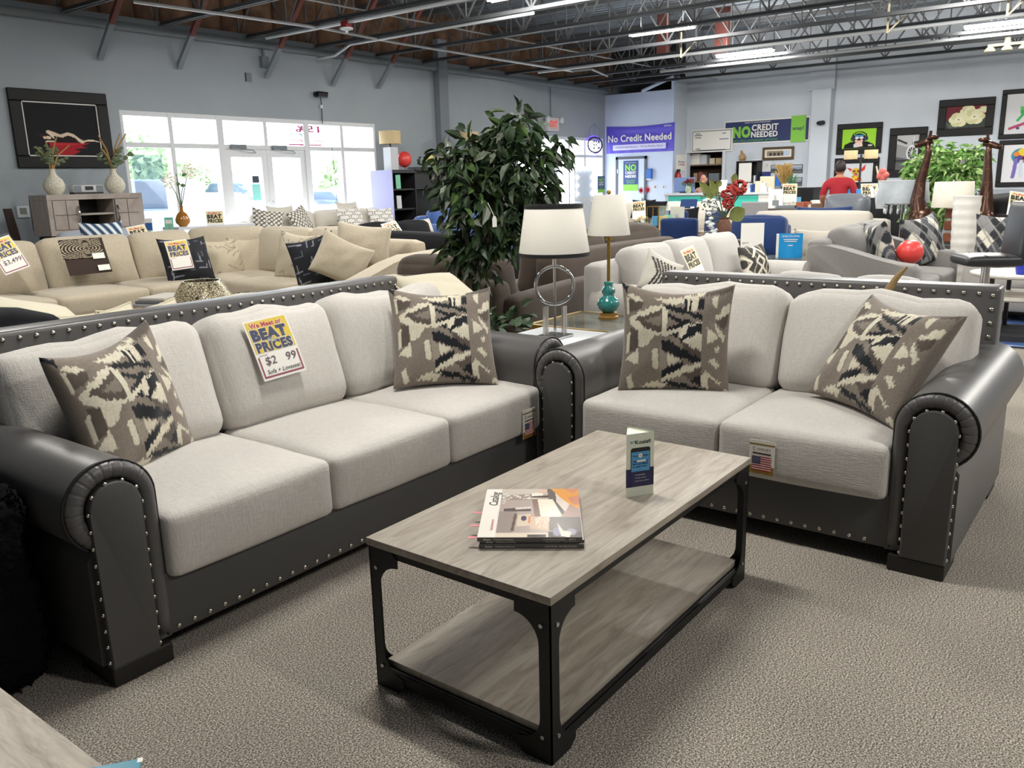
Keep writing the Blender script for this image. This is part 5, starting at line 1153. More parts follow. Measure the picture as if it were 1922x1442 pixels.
fig=[('l',[(.24,.64),(.3,.655)],'#e3cdb4',.028),('l',[(.3,.55),(.40,.60),(.46,.63)],'#d9c2a8',.034),('l',[(.31,.57),(.38,.66),(.41,.71)],'#e6d2bb',.022),('l',[(.40,.715),(.26,.725)],'#e6d2bb',.013),('l',[(.45,.625),(.55,.575),(.62,.60),(.68,.67),(.74,.72)],'#dcc6ae',.028),('l',[(.74,.72),(.82,.69),(.9,.69)],'#e3cdb4',.014),('l',[(.9,.69),(.97,.71)],'#e3cdb4',.009),('p',[(.36,.62),(.5,.65),(.64,.64),(.7,.73),(.38,.74)],'#22181a'),('e',(.22,.62,.05,.035),'#35221c'),('e',(.245,.655,.025,.025),'#dcc2a6')]
picture('large dark painting of a reclining figure on a red cloth','',0,0,0,'y',YW,'#15161b',red+fig,.16,liner=.015,nx=170,corners=((14,163),(203,177),(213,315),(34,316)))
p=ony(44,398,YW-.03); t=thing('thermostat','small white thermostat on the wall left of the console','thermostat',(p.x,YW-.002,p.z)); B().box(-.08,.08,-.03,0,-.08,.08,bev=.01).out('body',M_white,t); B().box(-.045,.045,-.033,-.029,-.03,.055).out('display',mat('lcd','#7f8b80',.3),t)
p=ony(495,117,YW-.03); t=thing('junction_box','grey junction box with bent conduit under a wall brace','box',(p.x,YW-.002,p.z)); B().box(-.07,.07,-.09,0,-.09,.09,bev=.008).out('body',M_gray,t); B().tube([(0,-.04,.09),(0,-.04,.3),(.05,-.08,.38),(.2,-.3,.42)],.022,8).out('pipe',M_gray,t,smooth=True)
p=ony(468,145,YW-.03); t=thing('wall_plate','small square grey plate on the wall above the windows','plate',(p.x,YW-.002,p.z)); B().box(-.06,.06,-.015,0,-.07,.07,bev=.004).out('plate',M_gray,t); B().box(-.062,-.05,-.018,0,-.07,.07).out('edge',M_dark,t)
p=ony(602,176,YW-.15); t=thing('security_camera','black security camera with dangling cable above the storefront window','camera',(p.x,YW-.002,p.z)); B().cyl((0,0,0),(0,-.08,0),.05).out('mount',M_black,t); B().cyl((-.02,-.1,.0),(.12,-.2,-.02),.05,n=14).out('body',M_black,t,smooth=True); B().tube([(.06,-.06,-.03),(.1,-.03,-.15),(.1,-.02,-.5)],.008,6).out('cable',M_dark,t); B().box(.07,.12,-.04,-.01,-.24,-.18).out('splitter',M_white,t)
p=ony(625,280,YW-.1); o=B().tube([(p.x-.02,YW-.09,2.62),(p.x,YW-.09,1.8),(p.x+.02,YW-.09,1.1)],.005,5).out('hanging_cord',M_dark); tag(o,'thin dark cord hanging in front of the storefront glass','cord')
p=ony(1039,233,YW-.1); t=thing('exit_sign','exit sign with twin emergency lamps partly behind ficus leaves','sign',(p.x,YW-.002,p.z)); B().box(-.25,.25,-.1,0,-.16,.16,bev=.01).out('housing',mat('exit_white','#c9bfbf',.5),t); B().box(-.17,.17,-.104,-.1,-.1,.1).out('panel',mat('exit_panel','#d8b9b5',.5),t); text('EXIT',.3,.15,mat('exit_red','#e0332f',.5,emit=.5),t,(0,-.106,0),bold=.03)
for s in (-1,1): B().lathe([(0,0),(.07,.0),(.08,.06),(0,.08)],14,M=Matrix.Translation((s*.3,-.1,.1))@Matrix.Rotation(PI/2,4,'X')).out('lamp_head',M_white,t,smooth=True)
B().tube([(0,-.02,.16),(0,-.02,WT-p.z-.1)],.012,6).out('conduit',M_gray,t)
# ================================================================== OFFICE WALL
M_ban=mat('purple_vinyl','#5a4fc4',.45,noise=(2,.1)); M_banl=mat('pale_vinyl','#c9c7ee',.5)
def xq(x,y,X=XP): return onx(x,y,X)
a=xq(1139,238);c=xq(1266,284); w=a.y-c.y; h=.72; t=thing('banner','purple No Credit Needed banner on the office wall','banner',(XP-.014,(a.y+c.y)/2,(xq(1139,237).z+xq(1140,288).z+xq(1266,230).z+xq(1266,284).z)/4),-PI/2)
h=(xq(1139,237).z-xq(1140,288).z+xq(1266,230).z-xq(1266,284).z)/2
nx=40;ny=12;V=[];F=[]
for j in range(ny+1):
    for i in range(nx+1): u=i/nx;v=j/ny; sag=.05*math.sin(PI*u)*(1-v)**2; V.append(((u-.5)*w,-.012*math.sin(u*40)*(v*.5+.1)-.02*math.sin(PI*u)*(1-v)**2*math.sin(v*14),(.5-v)*h-sag))
for j in range(ny):
    for i in range(nx): k=j*(nx+1)+i; F.append((k,k+nx+1,k+nx+2,k+1))
me=bpy.data.meshes.new('sheet'); me.from_pydata(V,[],F); me.polygons.foreach_set('use_smooth',[True]*len(F)); me.update(); link('sheet',me,M_ban,t)
text('No Credit Needed',w*.93,h*.25,M_paper,t,(0,-.04,.02),bold=.02); B().box(-w*.39,w*.39,-.042,-.038,-h*.40,-h*.2).out('pill_panel',M_banl,t); text('Only $10 Initial Payment  •  90 Day Payment Option',w*.7,h*.085,M_nav,t,(0,-.044,-h*.3)); text('acima',w*.1,h*.06,M_paper,t,(w*.41,-.04,h*.40),bold=.02)
a=xq(1157,295);c=xq(1215,294); ya,yb=a.y,c.y; zt=a.z
r=bpy.data.objects.new('door_4',None); COL.objects.link(r); r['kind']='structure'; r.location=(XP-.01,0,0)
B().box(-.03,.0,yb,yb+.07,0,zt).box(-.03,.0,ya-.07,ya,0,zt).box(-.03,.0,yb,ya,zt-.07,zt).out('door_frame',mat('door_trim_dark','#4f5560',.6),r); B().box(-.02,.0,yb+.07,ya-.07,0,zt-.07).out('door_leaf',M_wall_daylit,r)
B().cyl((-.02,yb+.14,1.0),(-.08,yb+.14,1.0),.03,n=12).out('door_handle',M_chrome,r)
for z in (.3,1.7): B().box(-.035,-.005,ya-.08,ya-.05,z,z+.1).out('hinge',M_chrome,r)
M_pg=mat('poster_green','#7fc241',.5); M_pn=mat('poster_navy','#1f3f7c',.5)
def nc_poster(label,c,w,h,rz,parts=True,back=None):
    t=thing('credit_poster',label,'poster',c,rz); B().box(-w/2,w/2,-.004,0,-h/2,h/2).out('sheet',M_pn,t); B().box(-w/2,w/2,-.006,-.004,-h/2,-h*.29).out('green_band',M_pg,t)
    text('NO',w*.74,h*.22,M_pg,t,(0,-.007,h*.27),bold=.05); text('CREDIT',w*.74,h*.09,M_paper,t,(0,-.007,h*.1),bold=.03); text('NEEDED',w*.74,h*.09,M_paper,t,(0,-.007,-.02*h),bold=.03); text('MULTIPLE',w*.6,h*.05,M_pg,t,(0,-.007,-.16*h)); text('OPTIONS',w*.5,h*.05,M_pg,t,(0,-.007,-.23*h)); text('LEASE-TO-OWN FINANCING',w*.7,h*.025,M_paper,t,(0,-.007,h*.43)); return t
q=xq(1185,330); nc_poster('navy and green NO CREDIT NEEDED poster on the office door',(XP-.035,q.y,q.z),.46,.80,-PI/2)
q=xq(1219,326,XP-.05); t=thing('wall_dispenser','blue wall dispenser beside the office door','dispenser',(XP-.002,q.y,q.z),-PI/2); B().box(-.075,.075,-.1,0,-.13,.13,bev=.012).out('body',mat('dispenser_blue','#1f63b8',.4),t); B().box(-.07,.07,-.09,0,-.17,-.13).out('tray',M_white,t)
for x,lb in ((1230,'light switch plate nearest the office door'),(1246,'light switch plate further right of the office door')):
    q=xq(x,351); t=thing('switch_plate',lb,'switch',(XP-.002,q.y,q.z),-PI/2); B().box(-.05,.05,-.01,0,-.06,.06,bev=.004).out('plate',M_white,t); B().box(-.015,.015,-.016,-.01,-.03,.03).out('toggle',M_mar if x==1230 else M_gray,t)
# truss brace over office wall
b=B(); p0=(XP-.02,11.35,3.80); p1=(XP-.02,10.46,4.08); b.cyl(p0,p1,.045,n=8); tag(b.out('office_brace',mat('wall_paint_daylight_tint')),'pale sloping brace above the office wall corner','brace')
# ================================================================== RIGHT WALL (X=XW) ITEMS
def wq(x,y,d=.0): return onx(x,y,XW-d)
def wall_panel(name,label,cat,x0,y0,x1,y1,d=.01,m=None,part='panel'):
    a=wq(x0,y0,d);c=wq(x1,y1,d); w=a.y-c.y;h=a.z-c.z; t=thing(name,label,cat,(XW-.002,(a.y+c.y)/2,(a.z+c.z)/2),-PI/2); B().box(-w/2,w/2,-d,-.0,-h/2,h/2).out(part,m,t); return t,w,h
t,w,h=wall_panel('banner','navy NO CREDIT NEEDED banner with green snap! panel on the right wall','banner',1360,228.5,1519,264,.02,M_paper,'border')
zt_=0
B().box(-w/2+.03,w/2-.03,-.024,-.02,-h/2+.03,h/2-.03).out('navy_field',mat('banner_navy','#23305f',.6),t); B().box(w*.29,w*.455,-.03,-.02,-h/2-.02,h/2+.03).out('green_panel',M_pg,t)
text('NO',w*.215,h*.5,M_pg,t,(-w*.285,-.026,.0),bold=.06); text('CREDIT',w*.31,h*.27,M_paper,t,(-w*.01,-.026,h*.16),bold=.03); text('NEEDED',w*.31,h*.24,M_paper,t,(-w*.015,-.026,-h*.13),bold=.03); text('LEASE-TO-OWN FINANCING',w*.3,h*.06,M_paper,t,(-w*.1,-.026,h*.39)); text('MULTIPLE OWNERSHIP OPTIONS',w*.52,h*.09,mat('banner_green','#4f9a4a',.6),t,(-w*.12,-.026,-h*.37),bold=.02); text('snap!',w*.125,h*.2,M_navy,t,(w*.372,-.032,h*.02),bold=.02)
t,w,h=wall_panel('giant_check','oversized white presentation check above the closet opening','check',1298,245,1374,283.5,.06,M_paper,'board')
b=B(); g=.03
for bx in ((-w/2+g,w/2-g,h/2-g-.02,h/2-g),(-w/2+g,w/2-g,-h/2+g,-h/2+g+.02),(-w/2+g,-w/2+g+.02,-h/2+g,h/2-g),(w/2-g-.02,w/2-g,-h/2+g,h/2-g)): b.box(bx[0],bx[1],-.063,-.06,bx[2],bx[3])
b.out('border_line',M_gray,t); b=B()
for (x,z,l) in ((-.33,.25,.2),(-.33,.15,.15),(.3,.05,.22),(.3,.3,.08),(-.33,-.35,.12),(0,-.42,.7)): b.box((x-l/2)*w,(x+l/2)*w,-.063,-.06,z*h-.012,z*h+.012)
b.out('printed_line',M_gray,t); b=B(); b.tube([((-.4+.02*k)*w,-.062,(.32+.04*math.sin(k*1.7))*h) for k in range(7)],.008,5); b.out('signature_logo',M_dark,t)
# closet
ra=thing('closet_opening','white-cased closet opening with shelves under the presentation check','closet',(XW,0,0)); y0_,y1_=cy0,cy1
B().box(-.04,.0,y0_-.09,y0_,0,cz+.09).box(-.04,.0,y1_,y1_+.09,0,cz+.09).box(-.04,.0,y0_,y1_,cz,cz+.09).out('casing',M_white,ra)
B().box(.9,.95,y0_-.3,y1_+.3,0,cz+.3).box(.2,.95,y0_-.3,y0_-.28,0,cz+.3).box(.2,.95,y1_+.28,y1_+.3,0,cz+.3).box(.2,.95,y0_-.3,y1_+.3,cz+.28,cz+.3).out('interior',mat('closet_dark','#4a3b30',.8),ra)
shz=[onx(1320,309,XW+.3).z,onx(1320,340,XW+.3).z,1.0]
for z in shz: B().box(.22,.9,y0_-.2,y1_+.2,z-.03,z).out('shelf',mat('closet_shelf','#7b6754',.7),ra)
for k,(px,zi,w,h,m,lb) in enumerate(((1306,0,.36,.3,M_paper,'white storage box at the left of the top closet shelf'),(1322,0,.2,.26,M_white,'stacked white paper box beside the storage box in closet'),(1340,0,.2,.16,M_creamp,'cream box at right of the top closet shelf'),(1350,0,.2,.16,mat('tan_box','#b9a37c',.7),'tan box at far right of the top closet shelf'),(1343,1,.3,.2,M_gray,'grey printer on the lower closet shelf'),(1318,1,.12,.24,mat('binder_red','#8a4a4a',.6),'red-brown binder on the lower closet shelf'),(1308,1,.1,.22,mat('binder_tan','#a08a6a',.6),'tan folder on the lower closet shelf'))):
    q=onx(px,310,XW+.4); o=B().box(-.14,.14,-w/2,w/2,0,h,bev=.01).out('storage_box' if k<4 else ('printer' if k==4 else 'binder'),m); o.location=(XW+.45,q.y,shz[zi]+.001); tag(o,lb,'box' if k<4 else ('printer' if k==4 else 'binder'))
picture('small framed print of four elephants below the navy banner',1431,277,1489,299,'x',XW,'#7a6a58',[('p',[(0,0),(1,0),(1,1),(0,1)],'#e6dfce'),('p',[(.07,.2),(.93,.2),(.93,.82),(.07,.82)],'#8d8070')]+[('e',(.22+.15*k,.55,.055,.16),'#3d3a38') for k in range(4)]+[('p',[(.7,.2),(.93,.2),(.93,.82),(.7,.82)],'#b5c5da')]+[('p',[(.18+.15*k,.6),(.26+.15*k,.6),(.26+.15*k,.78),(.18+.15*k,.78)],'#3d3a38') for k in range(3)],.06,nx=60,fm=mat('bronze_frame','#5d4a34',.4,metal=.4))
def note(lb,x0,y0,x1,y1,m,shapes=None,name='wall_print'):
    t,w,h=wall_panel(name,lb,'print',x0,y0,x1,y1,.012,m,'sheet')
    if shapes: canvas('print',w*.9,h*.9,40,40,*shapes,M_print,t,(0,-.014,0))
blob=lambda cols,seed: ('#d9dade',[('e',((lambda r:(r.uniform(.2,.8),r.uniform(.2,.8),r.uniform(.08,.25),r.uniform(.08,.25)))(random.Random(seed+k))),c) for k,c in enumerate(cols)])
a=ony(1270.5,290,10.4);c=ony(1288,320,10.4); w=c.x-a.x;h=a.z-c.z; t=thing('wall_print','white poster reading Partner Unity beside the closet','print',((a.x+c.x)/2,10.418,(a.z+c.z)/2)); B().box(-w/2,w/2,-.012,0,-h/2,h/2).out('sheet',M_paper,t); text('Partner',w*.7,h*.13,M_nav,t,(0,-.014,h*.05),bold=.02,shear=.2); text('Unity',w*.7,h*.17,M_redp,t,(.05*w,-.014,-h*.14),bold=.02,shear=.2)
note('colourful child drawing with red and blue shapes on the right wall',1413,297,1426,320,M_wallr,blob(['#5a4b44','#c9473f','#2f4fa0','#d9c2a0'],1))
note('pale animal sketch print beside the colourful drawing',1432,303,1446,322,M_paper,blob(['#b9c2cc','#8f9aa6','#d9d2c4'],9))
note('blue child drawing below the colourful one on the right wall',1413,324,1428,338,M_wallr,blob(['#2f4fa0','#8a6a5a','#3f5fb0'],17))
note('navy square flyer behind the counter lamp',1428,323,1446,337,mat('flyer_navy','#2b3a7a',.5))
land=('#8f97a3',[('p',[(0,.55),(.3,.45),(.6,.6),(1,.5),(1,1),(0,1)],'#4b5058'),('p',[(0,.8),(1,.75),(1,1),(0,1)],'#6d6a62'),('p',[(0,.1),(1,.1),(1,.3),(0,.3)],'#aab1ba')])
note('grey landscape panorama print left of the pampas grass',1447,310,1464,324,M_dark,land); note('grey landscape panorama print right of the pampas grass',1485,309,1506,325,M_dark,land); note('small dark landscape print low on the right wall',1486,333,1505,349,M_dark,land)
q=wq(1544,230,.3); t=thing('security_camera','small black dome camera on the pilaster beside the chimp picture','camera',(XW-.25,q.y,q.z),-PI/2); B().cyl((0,0,0),(0,-.06,0),.05).out('mount',M_black,t); B().sph((-.04,-.1,-.01),.065,14,10,(1.4,1,.8)).out('body',M_black,t,smooth=True)
# big pictures
GRN='#9bd43a'
chimp=[('p',[(.05,1),(.08,.8),(.25,.66),(.75,.66),(.92,.8),(1,1)],'#17171a'),('l',[(.3,.5),(.32,.28),(.42,.17),(.5,.15),(.6,.17),(.7,.28),(.72,.5)],'#1c1c1e',.022),('e',(.5,.5,.2,.27),'#1a1a1c'),('p',[(.36,.32),(.64,.3),(.62,.4),(.38,.4)],'#3f8fb8'),('e',(.31,.5,.06,.12),'#3a3a55'),('e',(.71,.5,.06,.12),'#3a3a55'),('e',(.44,.46,.06,.06),'#e6dfe6'),('e',(.57,.46,.06,.06),'#e6dfe6'),('e',(.5,.62,.12,.12),'#e3b9a6'),('e',(.5,.55,.06,.05),'#2a2024'),('p',[(.38,.72),(.6,.7),(.62,.9),(.4,.95)],'#e8cdc4'),('p',[(.34,.8),(.42,.74),(.44,.95),(.36,.95)],'#cfd3e6'),('e',(.84,.86,.07,.05),'#c9c3c0')]
picture('framed picture of an ape with headphones on lime green',0,0,0,0,'x',XW,GRN,chimp,.13,nx=110,corners=((1572,235),(1658,227),(1652,289),(1568,289)))
dog=[('e',(.5,.45,.13,.2),'#d9b23a'),('p',[(.33,.42),(.2,.2),(.38,.3)],'#c92f35'),('p',[(.62,.34),(.78,.05),(.76,.35),(.68,.45)],'#d23a3f'),('e',(.44,.42,.05,.06),'#7a4a2a'),('e',(.57,.42,.05,.06),'#8a3a2a'),('e',(.5,.6,.08,.1),'#c98a6a'),('e',(.5,.55,.035,.03),'#2a2020'),('p',[(.38,.66),(.64,.66),(.7,.95),(.36,.95)],'#d98a2a'),('e',(.42,.85,.06,.1),'#e6c93a'),('e',(.6,.85,.06,.1),'#c9472f'),('e',(.5,.74,.06,.05),'#e9d24a')]
picture('framed picture of a bright yellow and red puppy behind the man',0,0,0,0,'x',XW,'#d3d8de',dog,.13,nx=110,corners=((1567,299),(1651,293),(1646,351),(1563,354)))
plane=[('p',[(0,0),(1,0),(1,.3),(.5,.35),(0,.25)],'#b5b6b8'),('l',[(.05,.13),(.45,.24)],'#3a3a3c',.03),('l',[(.75,.25),(1,.22)],'#2a2a2c',.05),('p',[(0,.25),(.5,.35),(.6,.7),(0,.62)],'#8e8f91'),('e',(.72,.52,.26,.23),'#d6d7d8'),('e',(.72,.52,.19,.17),'#3c3d40')]+[('l',[(.72,.52),(.72+.18*math.cos(k*.7),.52+.16*math.sin(k*.7))],'#9d9ea0',.018) for k in range(9)]+[('e',(.72,.52,.05,.05),'#c9cacc'),('l',[(.72,.5),(.78,.05)],'#d0d1d3',.02),('p',[(0,.62),(1,.75),(1,1),(0,1)],'#5f6062'),('p',[(0,.7),(.6,.72),(.6,.78),(0,.78)],'#3a3b3d')]
picture('black and white framed photo of a propeller engine',0,0,0,0,'x',XW,'#a0a1a3',plane,.17,nx=110,corners=((1670,241),(1743,237),(1733,332),(1664,333)))
mag=[('p',[(0,.6),(1,.55),(1,1),(0,1)],'#3d4440'),('p',[(0,.7),(.4,.95),(.1,1)],'#566157')]
def petals(cx,cy,r,col='#e3dfb8'):
    out=[]
    for k in range(6): a=k*1.05; out.append(('e',(cx+r*.55*math.cos(a),cy+r*.8*math.sin(a),r*.6,r*.75),col if k%2 else '#d3cf9f'))
    out.append(('e',(cx,cy,r*.45,r*.55),'#e9e6c8')); out.append(('e',(cx,cy,r*.1,r*.14),'#8a6a3a')); return out
mag+=petals(.55,.25,.18)+petals(.33,.6,.22)+petals(.72,.5,.23)+petals(.92,.2,.1)
picture('framed painting of cream magnolia blossoms on dark red',0,0,0,0,'x',XW,'#6a2a34',mag,.16,nx=120,corners=((1763,189),(1870,180),(1862,250),(1757,259)))
sun=[('p',[(0,0),(1,0),(1,.4),(0,.5)],'#8a8488'),('p',[(0,.45),(1,.35),(1,.62),(0,.68)],'#c9aa98'),('p',[(0,.68),(1,.62),(1,1),(0,1)],'#9d8378')]
picture('framed beige seascape behind the leafy tree and giraffes',0,0,0,0,'x',XW,'#a3958f',sun,.17,nx=60,corners=((1765,287),(1862,277),(1851,349),(1756,352)))
frog=[('e',(.42,.44,.1,.1),'#3fae5a'),('e',(.36,.36,.05,.05),'#5fc96a'),('e',(.46,.35,.05,.05),'#5fc96a'),('l',[(.42,.5),(.6,.6),(.7,.55)],'#2f9a52',.05),('l',[(.4,.5),(.28,.66)],'#3fae5a',.03),('l',[(.5,.5),(.66,.3),(.7,.22)],'#3fae5a',.025),('e',(.72,.2,.05,.05),'#e0573f'),('l',[(.12,.86),(.4,.76),(.9,.58)],'#b04a6a',.035),('e',(.3,.86,.04,.03),'#4a4a7a'),('e',(.75,.7,.04,.03),'#4a4a7a'),('l',[(.62,.6),(.56,.7)],'#2f9a52',.03)]
picture('framed picture of a green frog riding a plank, at the right edge',0,0,0,0,'x',XW,'#d3d4d8',frog,.10,nx=110,corners=((1883,170),(1990,160),(1978,258),(1872,261)))
hs=[('e',(.4,.3,.22,.2),'#3f8fa0'),('e',(.55,.3,.2,.18),'#c9603a'),('e',(.45,.2,.12,.1),'#e3c93a'),('e',(.62,.4,.12,.1),'#e8e4dc'),('e',(.35,.38,.1,.1),'#5a4a8a'),('l',[(.68,.35),(.82,.5),(.84,.62)],'#d99a3a',.07),('e',(.82,.64,.08,.07),'#d9d4c8'),('l',[(.3,.4),(.28,.7),(.26,.86)],'#7a6ab0',.045),('l',[(.42,.45),(.42,.7),(.44,.84)],'#c9d2e0',.04),('e',(.5,.36,.06,.05),'#2a2a3a'),('e',(.3,.25,.07,.06),'#e0883a'),('e',(.72,.3,.06,.06),'#c93f4a'),('l',[(.9,.7),(.96,.76),(.9,.82),(.97,.88)],'#b04a5a',.014)]
picture('framed picture of a multicoloured patchwork horse at the right edge',0,0,0,0,'x',XW,'#dcdce0',hs,.10,nx=110,corners=((1877,263),(1983,260),(1968,350),(1866,351)))
# ================================================================== RECEPTION AREA
XC=18.6
a=onx(1248,363,XC);c=onx(1466,361,XC); zt=(a.z+c.z)/2; yA,yB=a.y,c.y
t=thing('reception_counter','white reception counter with teal front panels','counter',(XC,(yA+yB)/2,0)); w=(yA-yB)/2
B().box(-.05,.7,-w,w,zt-.05,zt,bev=.006).out('countertop',M_white,t); B().box(0,.6,-w+.03,w-.03,0,zt-.05).out('body',mat('counter_grey','#8a9098',.6),t)
for k in range(2): B().box(-.015,0,-w+.1+k*w,-w+.0+(k+1)*w-.02,.25,zt-.07).out('teal_panel',mat('teal_panel','#43c2b0',.5),t)
B().box(-.02,0,w-.1,w-.02,0,zt-.05).out('end_panel',M_white,t)
q=onx(1440,385,XC); B().box(-.02,-.016,q.y-w*0-.0-(yA+yB)/2-.2,q.y-(yA+yB)/2+.2,zt-.45,zt-.02).out('paper_notice',M_paper,t)
def onc(px,d=.25,py=362): q=onx(px,py,XC+d); return (XC+d,q.y,zt+.002)
# woman behind counter
M_skin=mat('skin','#b98a72',.6); M_hair=mat('dark_hair','#231a18',.6)
def skin_person(name,label,loc,rz,nodes_,edges,m,parts,sub=2):
    t=thing(name,label,'person',loc,rz)
    me=bpy.data.meshes.new('body'); me.from_pydata([n[0] for n in nodes_],edges,[]); o=link('body',me,m,t)
    md=o.modifiers.new('skin','SKIN'); md.use_smooth_shade=True
    for i,n in enumerate(nodes_): me.skin_vertices[0].data[i].radius=(n[1],n[1] if len(n)<3 else n[2]); 
    me.skin_vertices[0].data[0].use_root=True
    o.modifiers.new('sub','SUBSURF').levels=sub; o.modifiers['sub'].render_levels=sub
    dg=bpy.context.evaluated_depsgraph_get(); dg.update(); em=bpy.data.meshes.new_from_object(o.evaluated_get(dg)); o.modifiers.clear(); o.data=em
    if not em.materials: em.materials.append(m)
    parts(t,o); return t
def head_parts(t,c,hair,r=.105,face=-1,long=False,skin=None):
    """face -1 = looks to local -y"""
    b=B(); b.sph(c,r,18,14,(.78,.92,1.12)); b.sph((c[0],c[1]+face*r*.75,c[2]-r*.75),r*.42,10,8); b.sph((c[0],c[1]+face*r*.95,c[2]-r*.1),r*.17,8,6,(.7,1,1.3))
    for s in (-1,1): b.sph((c[0]+s*r*.8,c[1],c[2]-r*.05),r*.22,8,6,(.4,.8,1.2))
    b.out('head',skin or M_skin,t,smooth=True,angle=0)
    b=B(); b.sph((c[0],c[1]-face*r*.2,c[2]+r*.22),r*1.06,18,12,(.8,.86,1.0))
    if long: b.sph((c[0],c[1]-face*r*.7,c[2]-r*.6),r*.8,12,8,(1,.6,1.6))
    b.out('hair',hair,t,smooth=True,angle=0)
    b=B()
    for s in (-1,1): b.sph((c[0]+s*r*.34,c[1]+face*r*.84,c[2]+r*.08),r*.12,8,6)
    b.out('eyes',M_black,t,smooth=True); B().sph((c[0],c[1]+face*r*.98,c[2]-r*.52),r*.22,8,6,(1.2,.4,.35)).out('mouth',mat('lips','#8a4a44',.6),t,smooth=True)
qh=onx(1322,336,XC+.95)
nd=[((0,0,.55),.15,.12),((0,0,.8),.15,.1),((0,0,1.0),.16,.1),((0,0,1.1),.07,.06),((0,-.01,1.2),.05,.05),((-.19,0,1.05),.06,.06),((-.24,-.05,.8),.048,.048),((-.15,-.28,.78),.036,.036),((-.08,-.36,.8),.03,.03),((.19,0,1.05),.06,.06),((.24,-.05,.8),.048,.048),((.15,-.28,.78),.036,.036),((.08,-.36,.8),.03,.03),((-.1,-.1,.5),.1,.09),((-.12,-.45,.5),.08,.08),((.1,-.1,.5),.1,.09),((.12,-.45,.5),.08,.08),((-.12,-.46,.08),.05,.05),((.12,-.46,.08),.05,.05)]
eg=[(0,1),(1,2),(2,3),(3,4),(2,5),(5,6),(6,7),(7,8),(2,9),(9,10),(10,11),(11,12),(0,13),(13,14),(0,15),(15,16),(14,17),(16,18)]
zoff=qh.z-1.30
def wparts(t,o): head_parts(t,(0,-.02,1.30),M_hair,.105,-1,True)
skin_person('person','seated person with dark tied hair behind the reception counter',(qh.x,qh.y,zoff),-PI/2,nd,eg,mat('coral_top','#b98f84',.8),wparts)
o=B().box(-.25,.25,-.25,.25,0,zoff+.44,bev=.03).out('stool',M_dark); o.location=(qh.x,qh.y,0); tag(o,'dark block stool under the seated person at reception','stool')
q=onx(1283,345,XC+.4); t=thing('desk_monitor','blue-backed monitor at the left end of reception counter','monitor',(XC+.45,q.y,zt+.002),-PI/2); B().box(-.27,.27,-.02,.02,.02,.36,bev=.02).out('screen',mat('monitor_blue','#6f87b5',.5),t); B().box(-.1,.1,-.06,.1,0,.02).out('base',M_dark,t)
def bouquet(label,loc,cols,n,r,h,vm,seed,vase=(.05,.14)):
    t=thing('flower_vase',label,'flowers',loc); rs=random.Random(seed); b=B();b2=B();b3=B()
    for k in range(n):
        a=rs.uniform(0,6.28);q=r*math.sqrt(rs.random()); c=(q*math.cos(a),q*math.sin(a),h+rs.uniform(-.3,.3)*r); b.ico(c,r*.28,1); b2.tube([(0,0,vase[1]*.7),(c[0]*.4,c[1]*.4,h*.7),c],.004,4)
    for k in range(n): a=rs.uniform(0,6.28); b3.ico((r*math.cos(a),r*math.sin(a),h*rs.uniform(.6,.95)),r*.25,1,(1,.4,.7))
    b.out('blossom',cols,t,smooth=True); b2.out('stem',mat('stem_green'),t); b3.out('leaves',mat('leaf_mid'),t,smooth=True)
    B().lathe([(0,0),(vase[0]*.8,0),(vase[0],vase[1]*.5),(vase[0]*.7,vase[1]),(vase[0]*.6,vase[1]*.9)],16).out('vase',vm,t,smooth=True); return t
bouquet('small vase of dark red flowers on the reception counter',onc(1292,.2),mat('maroon_petal','#6d2a2a',.7),14,.14,.27,mat('greenish_glass','#9fae8f',.2),4,(.07,.17))
def cbox(name,lb,cat,px,w,h,m,d=.3,dp=.06): o=B().box(-dp/2,dp/2,-w/2,w/2,0,h,bev=.006).out(name,m); o.location=onc(px,d); return tag(o,lb,cat)
cbox('flyer_stand','white flyer stand with navy print right of the reception bouquet','sign',1357,.2,.28,M_paper); cbox('flyer_print','dark photo card beside the white flyer stand on counter','card',1370,.13,.2,M_dark)
cbox('spray_bottle','blue bottle on the reception counter','bottle',1410,.05,.17,mat('bottle_blue','#1f4f9e',.3),dp=.05); cbox('spray_bottle','dark blue bottle beside the blue bottle on counter','bottle',1415,.05,.18,mat('bottle_navy','#24407f',.3),dp=.05)
cbox('tissue_box','white tissue box on the reception counter','box',1404,.12,.08,M_paper); cbox('card_holder','cream arched card holder on the reception counter','holder',1424,.16,.24,M_creamp); cbox('computer_monitor','cream monitor back on the reception counter','monitor',1440,.34,.34,M_creamf,.45); cbox('cup','small white cup at the right of the reception counter','cup',1436,.09,.12,M_paper,.1,.08); cbox('cup','second white cup beside the small cup on counter','cup',1446,.08,.1,M_paper,.12,.08); cbox('card_holder','white angled card holder on the reception counter','holder',1432,.12,.2,M_paper,.2)
cbox('wall_phone_box','bright blue box on top of the reception monitor area','box',1458.5,.14,.24,mat('dispenser_blue'),.5); bpy.context.scene.objects['wall_phone_box'].location.z+=.12; cbox('box_support','grey base unit under the bright blue box on counter','box',1458.5,.18,.121,M_gray,.5)
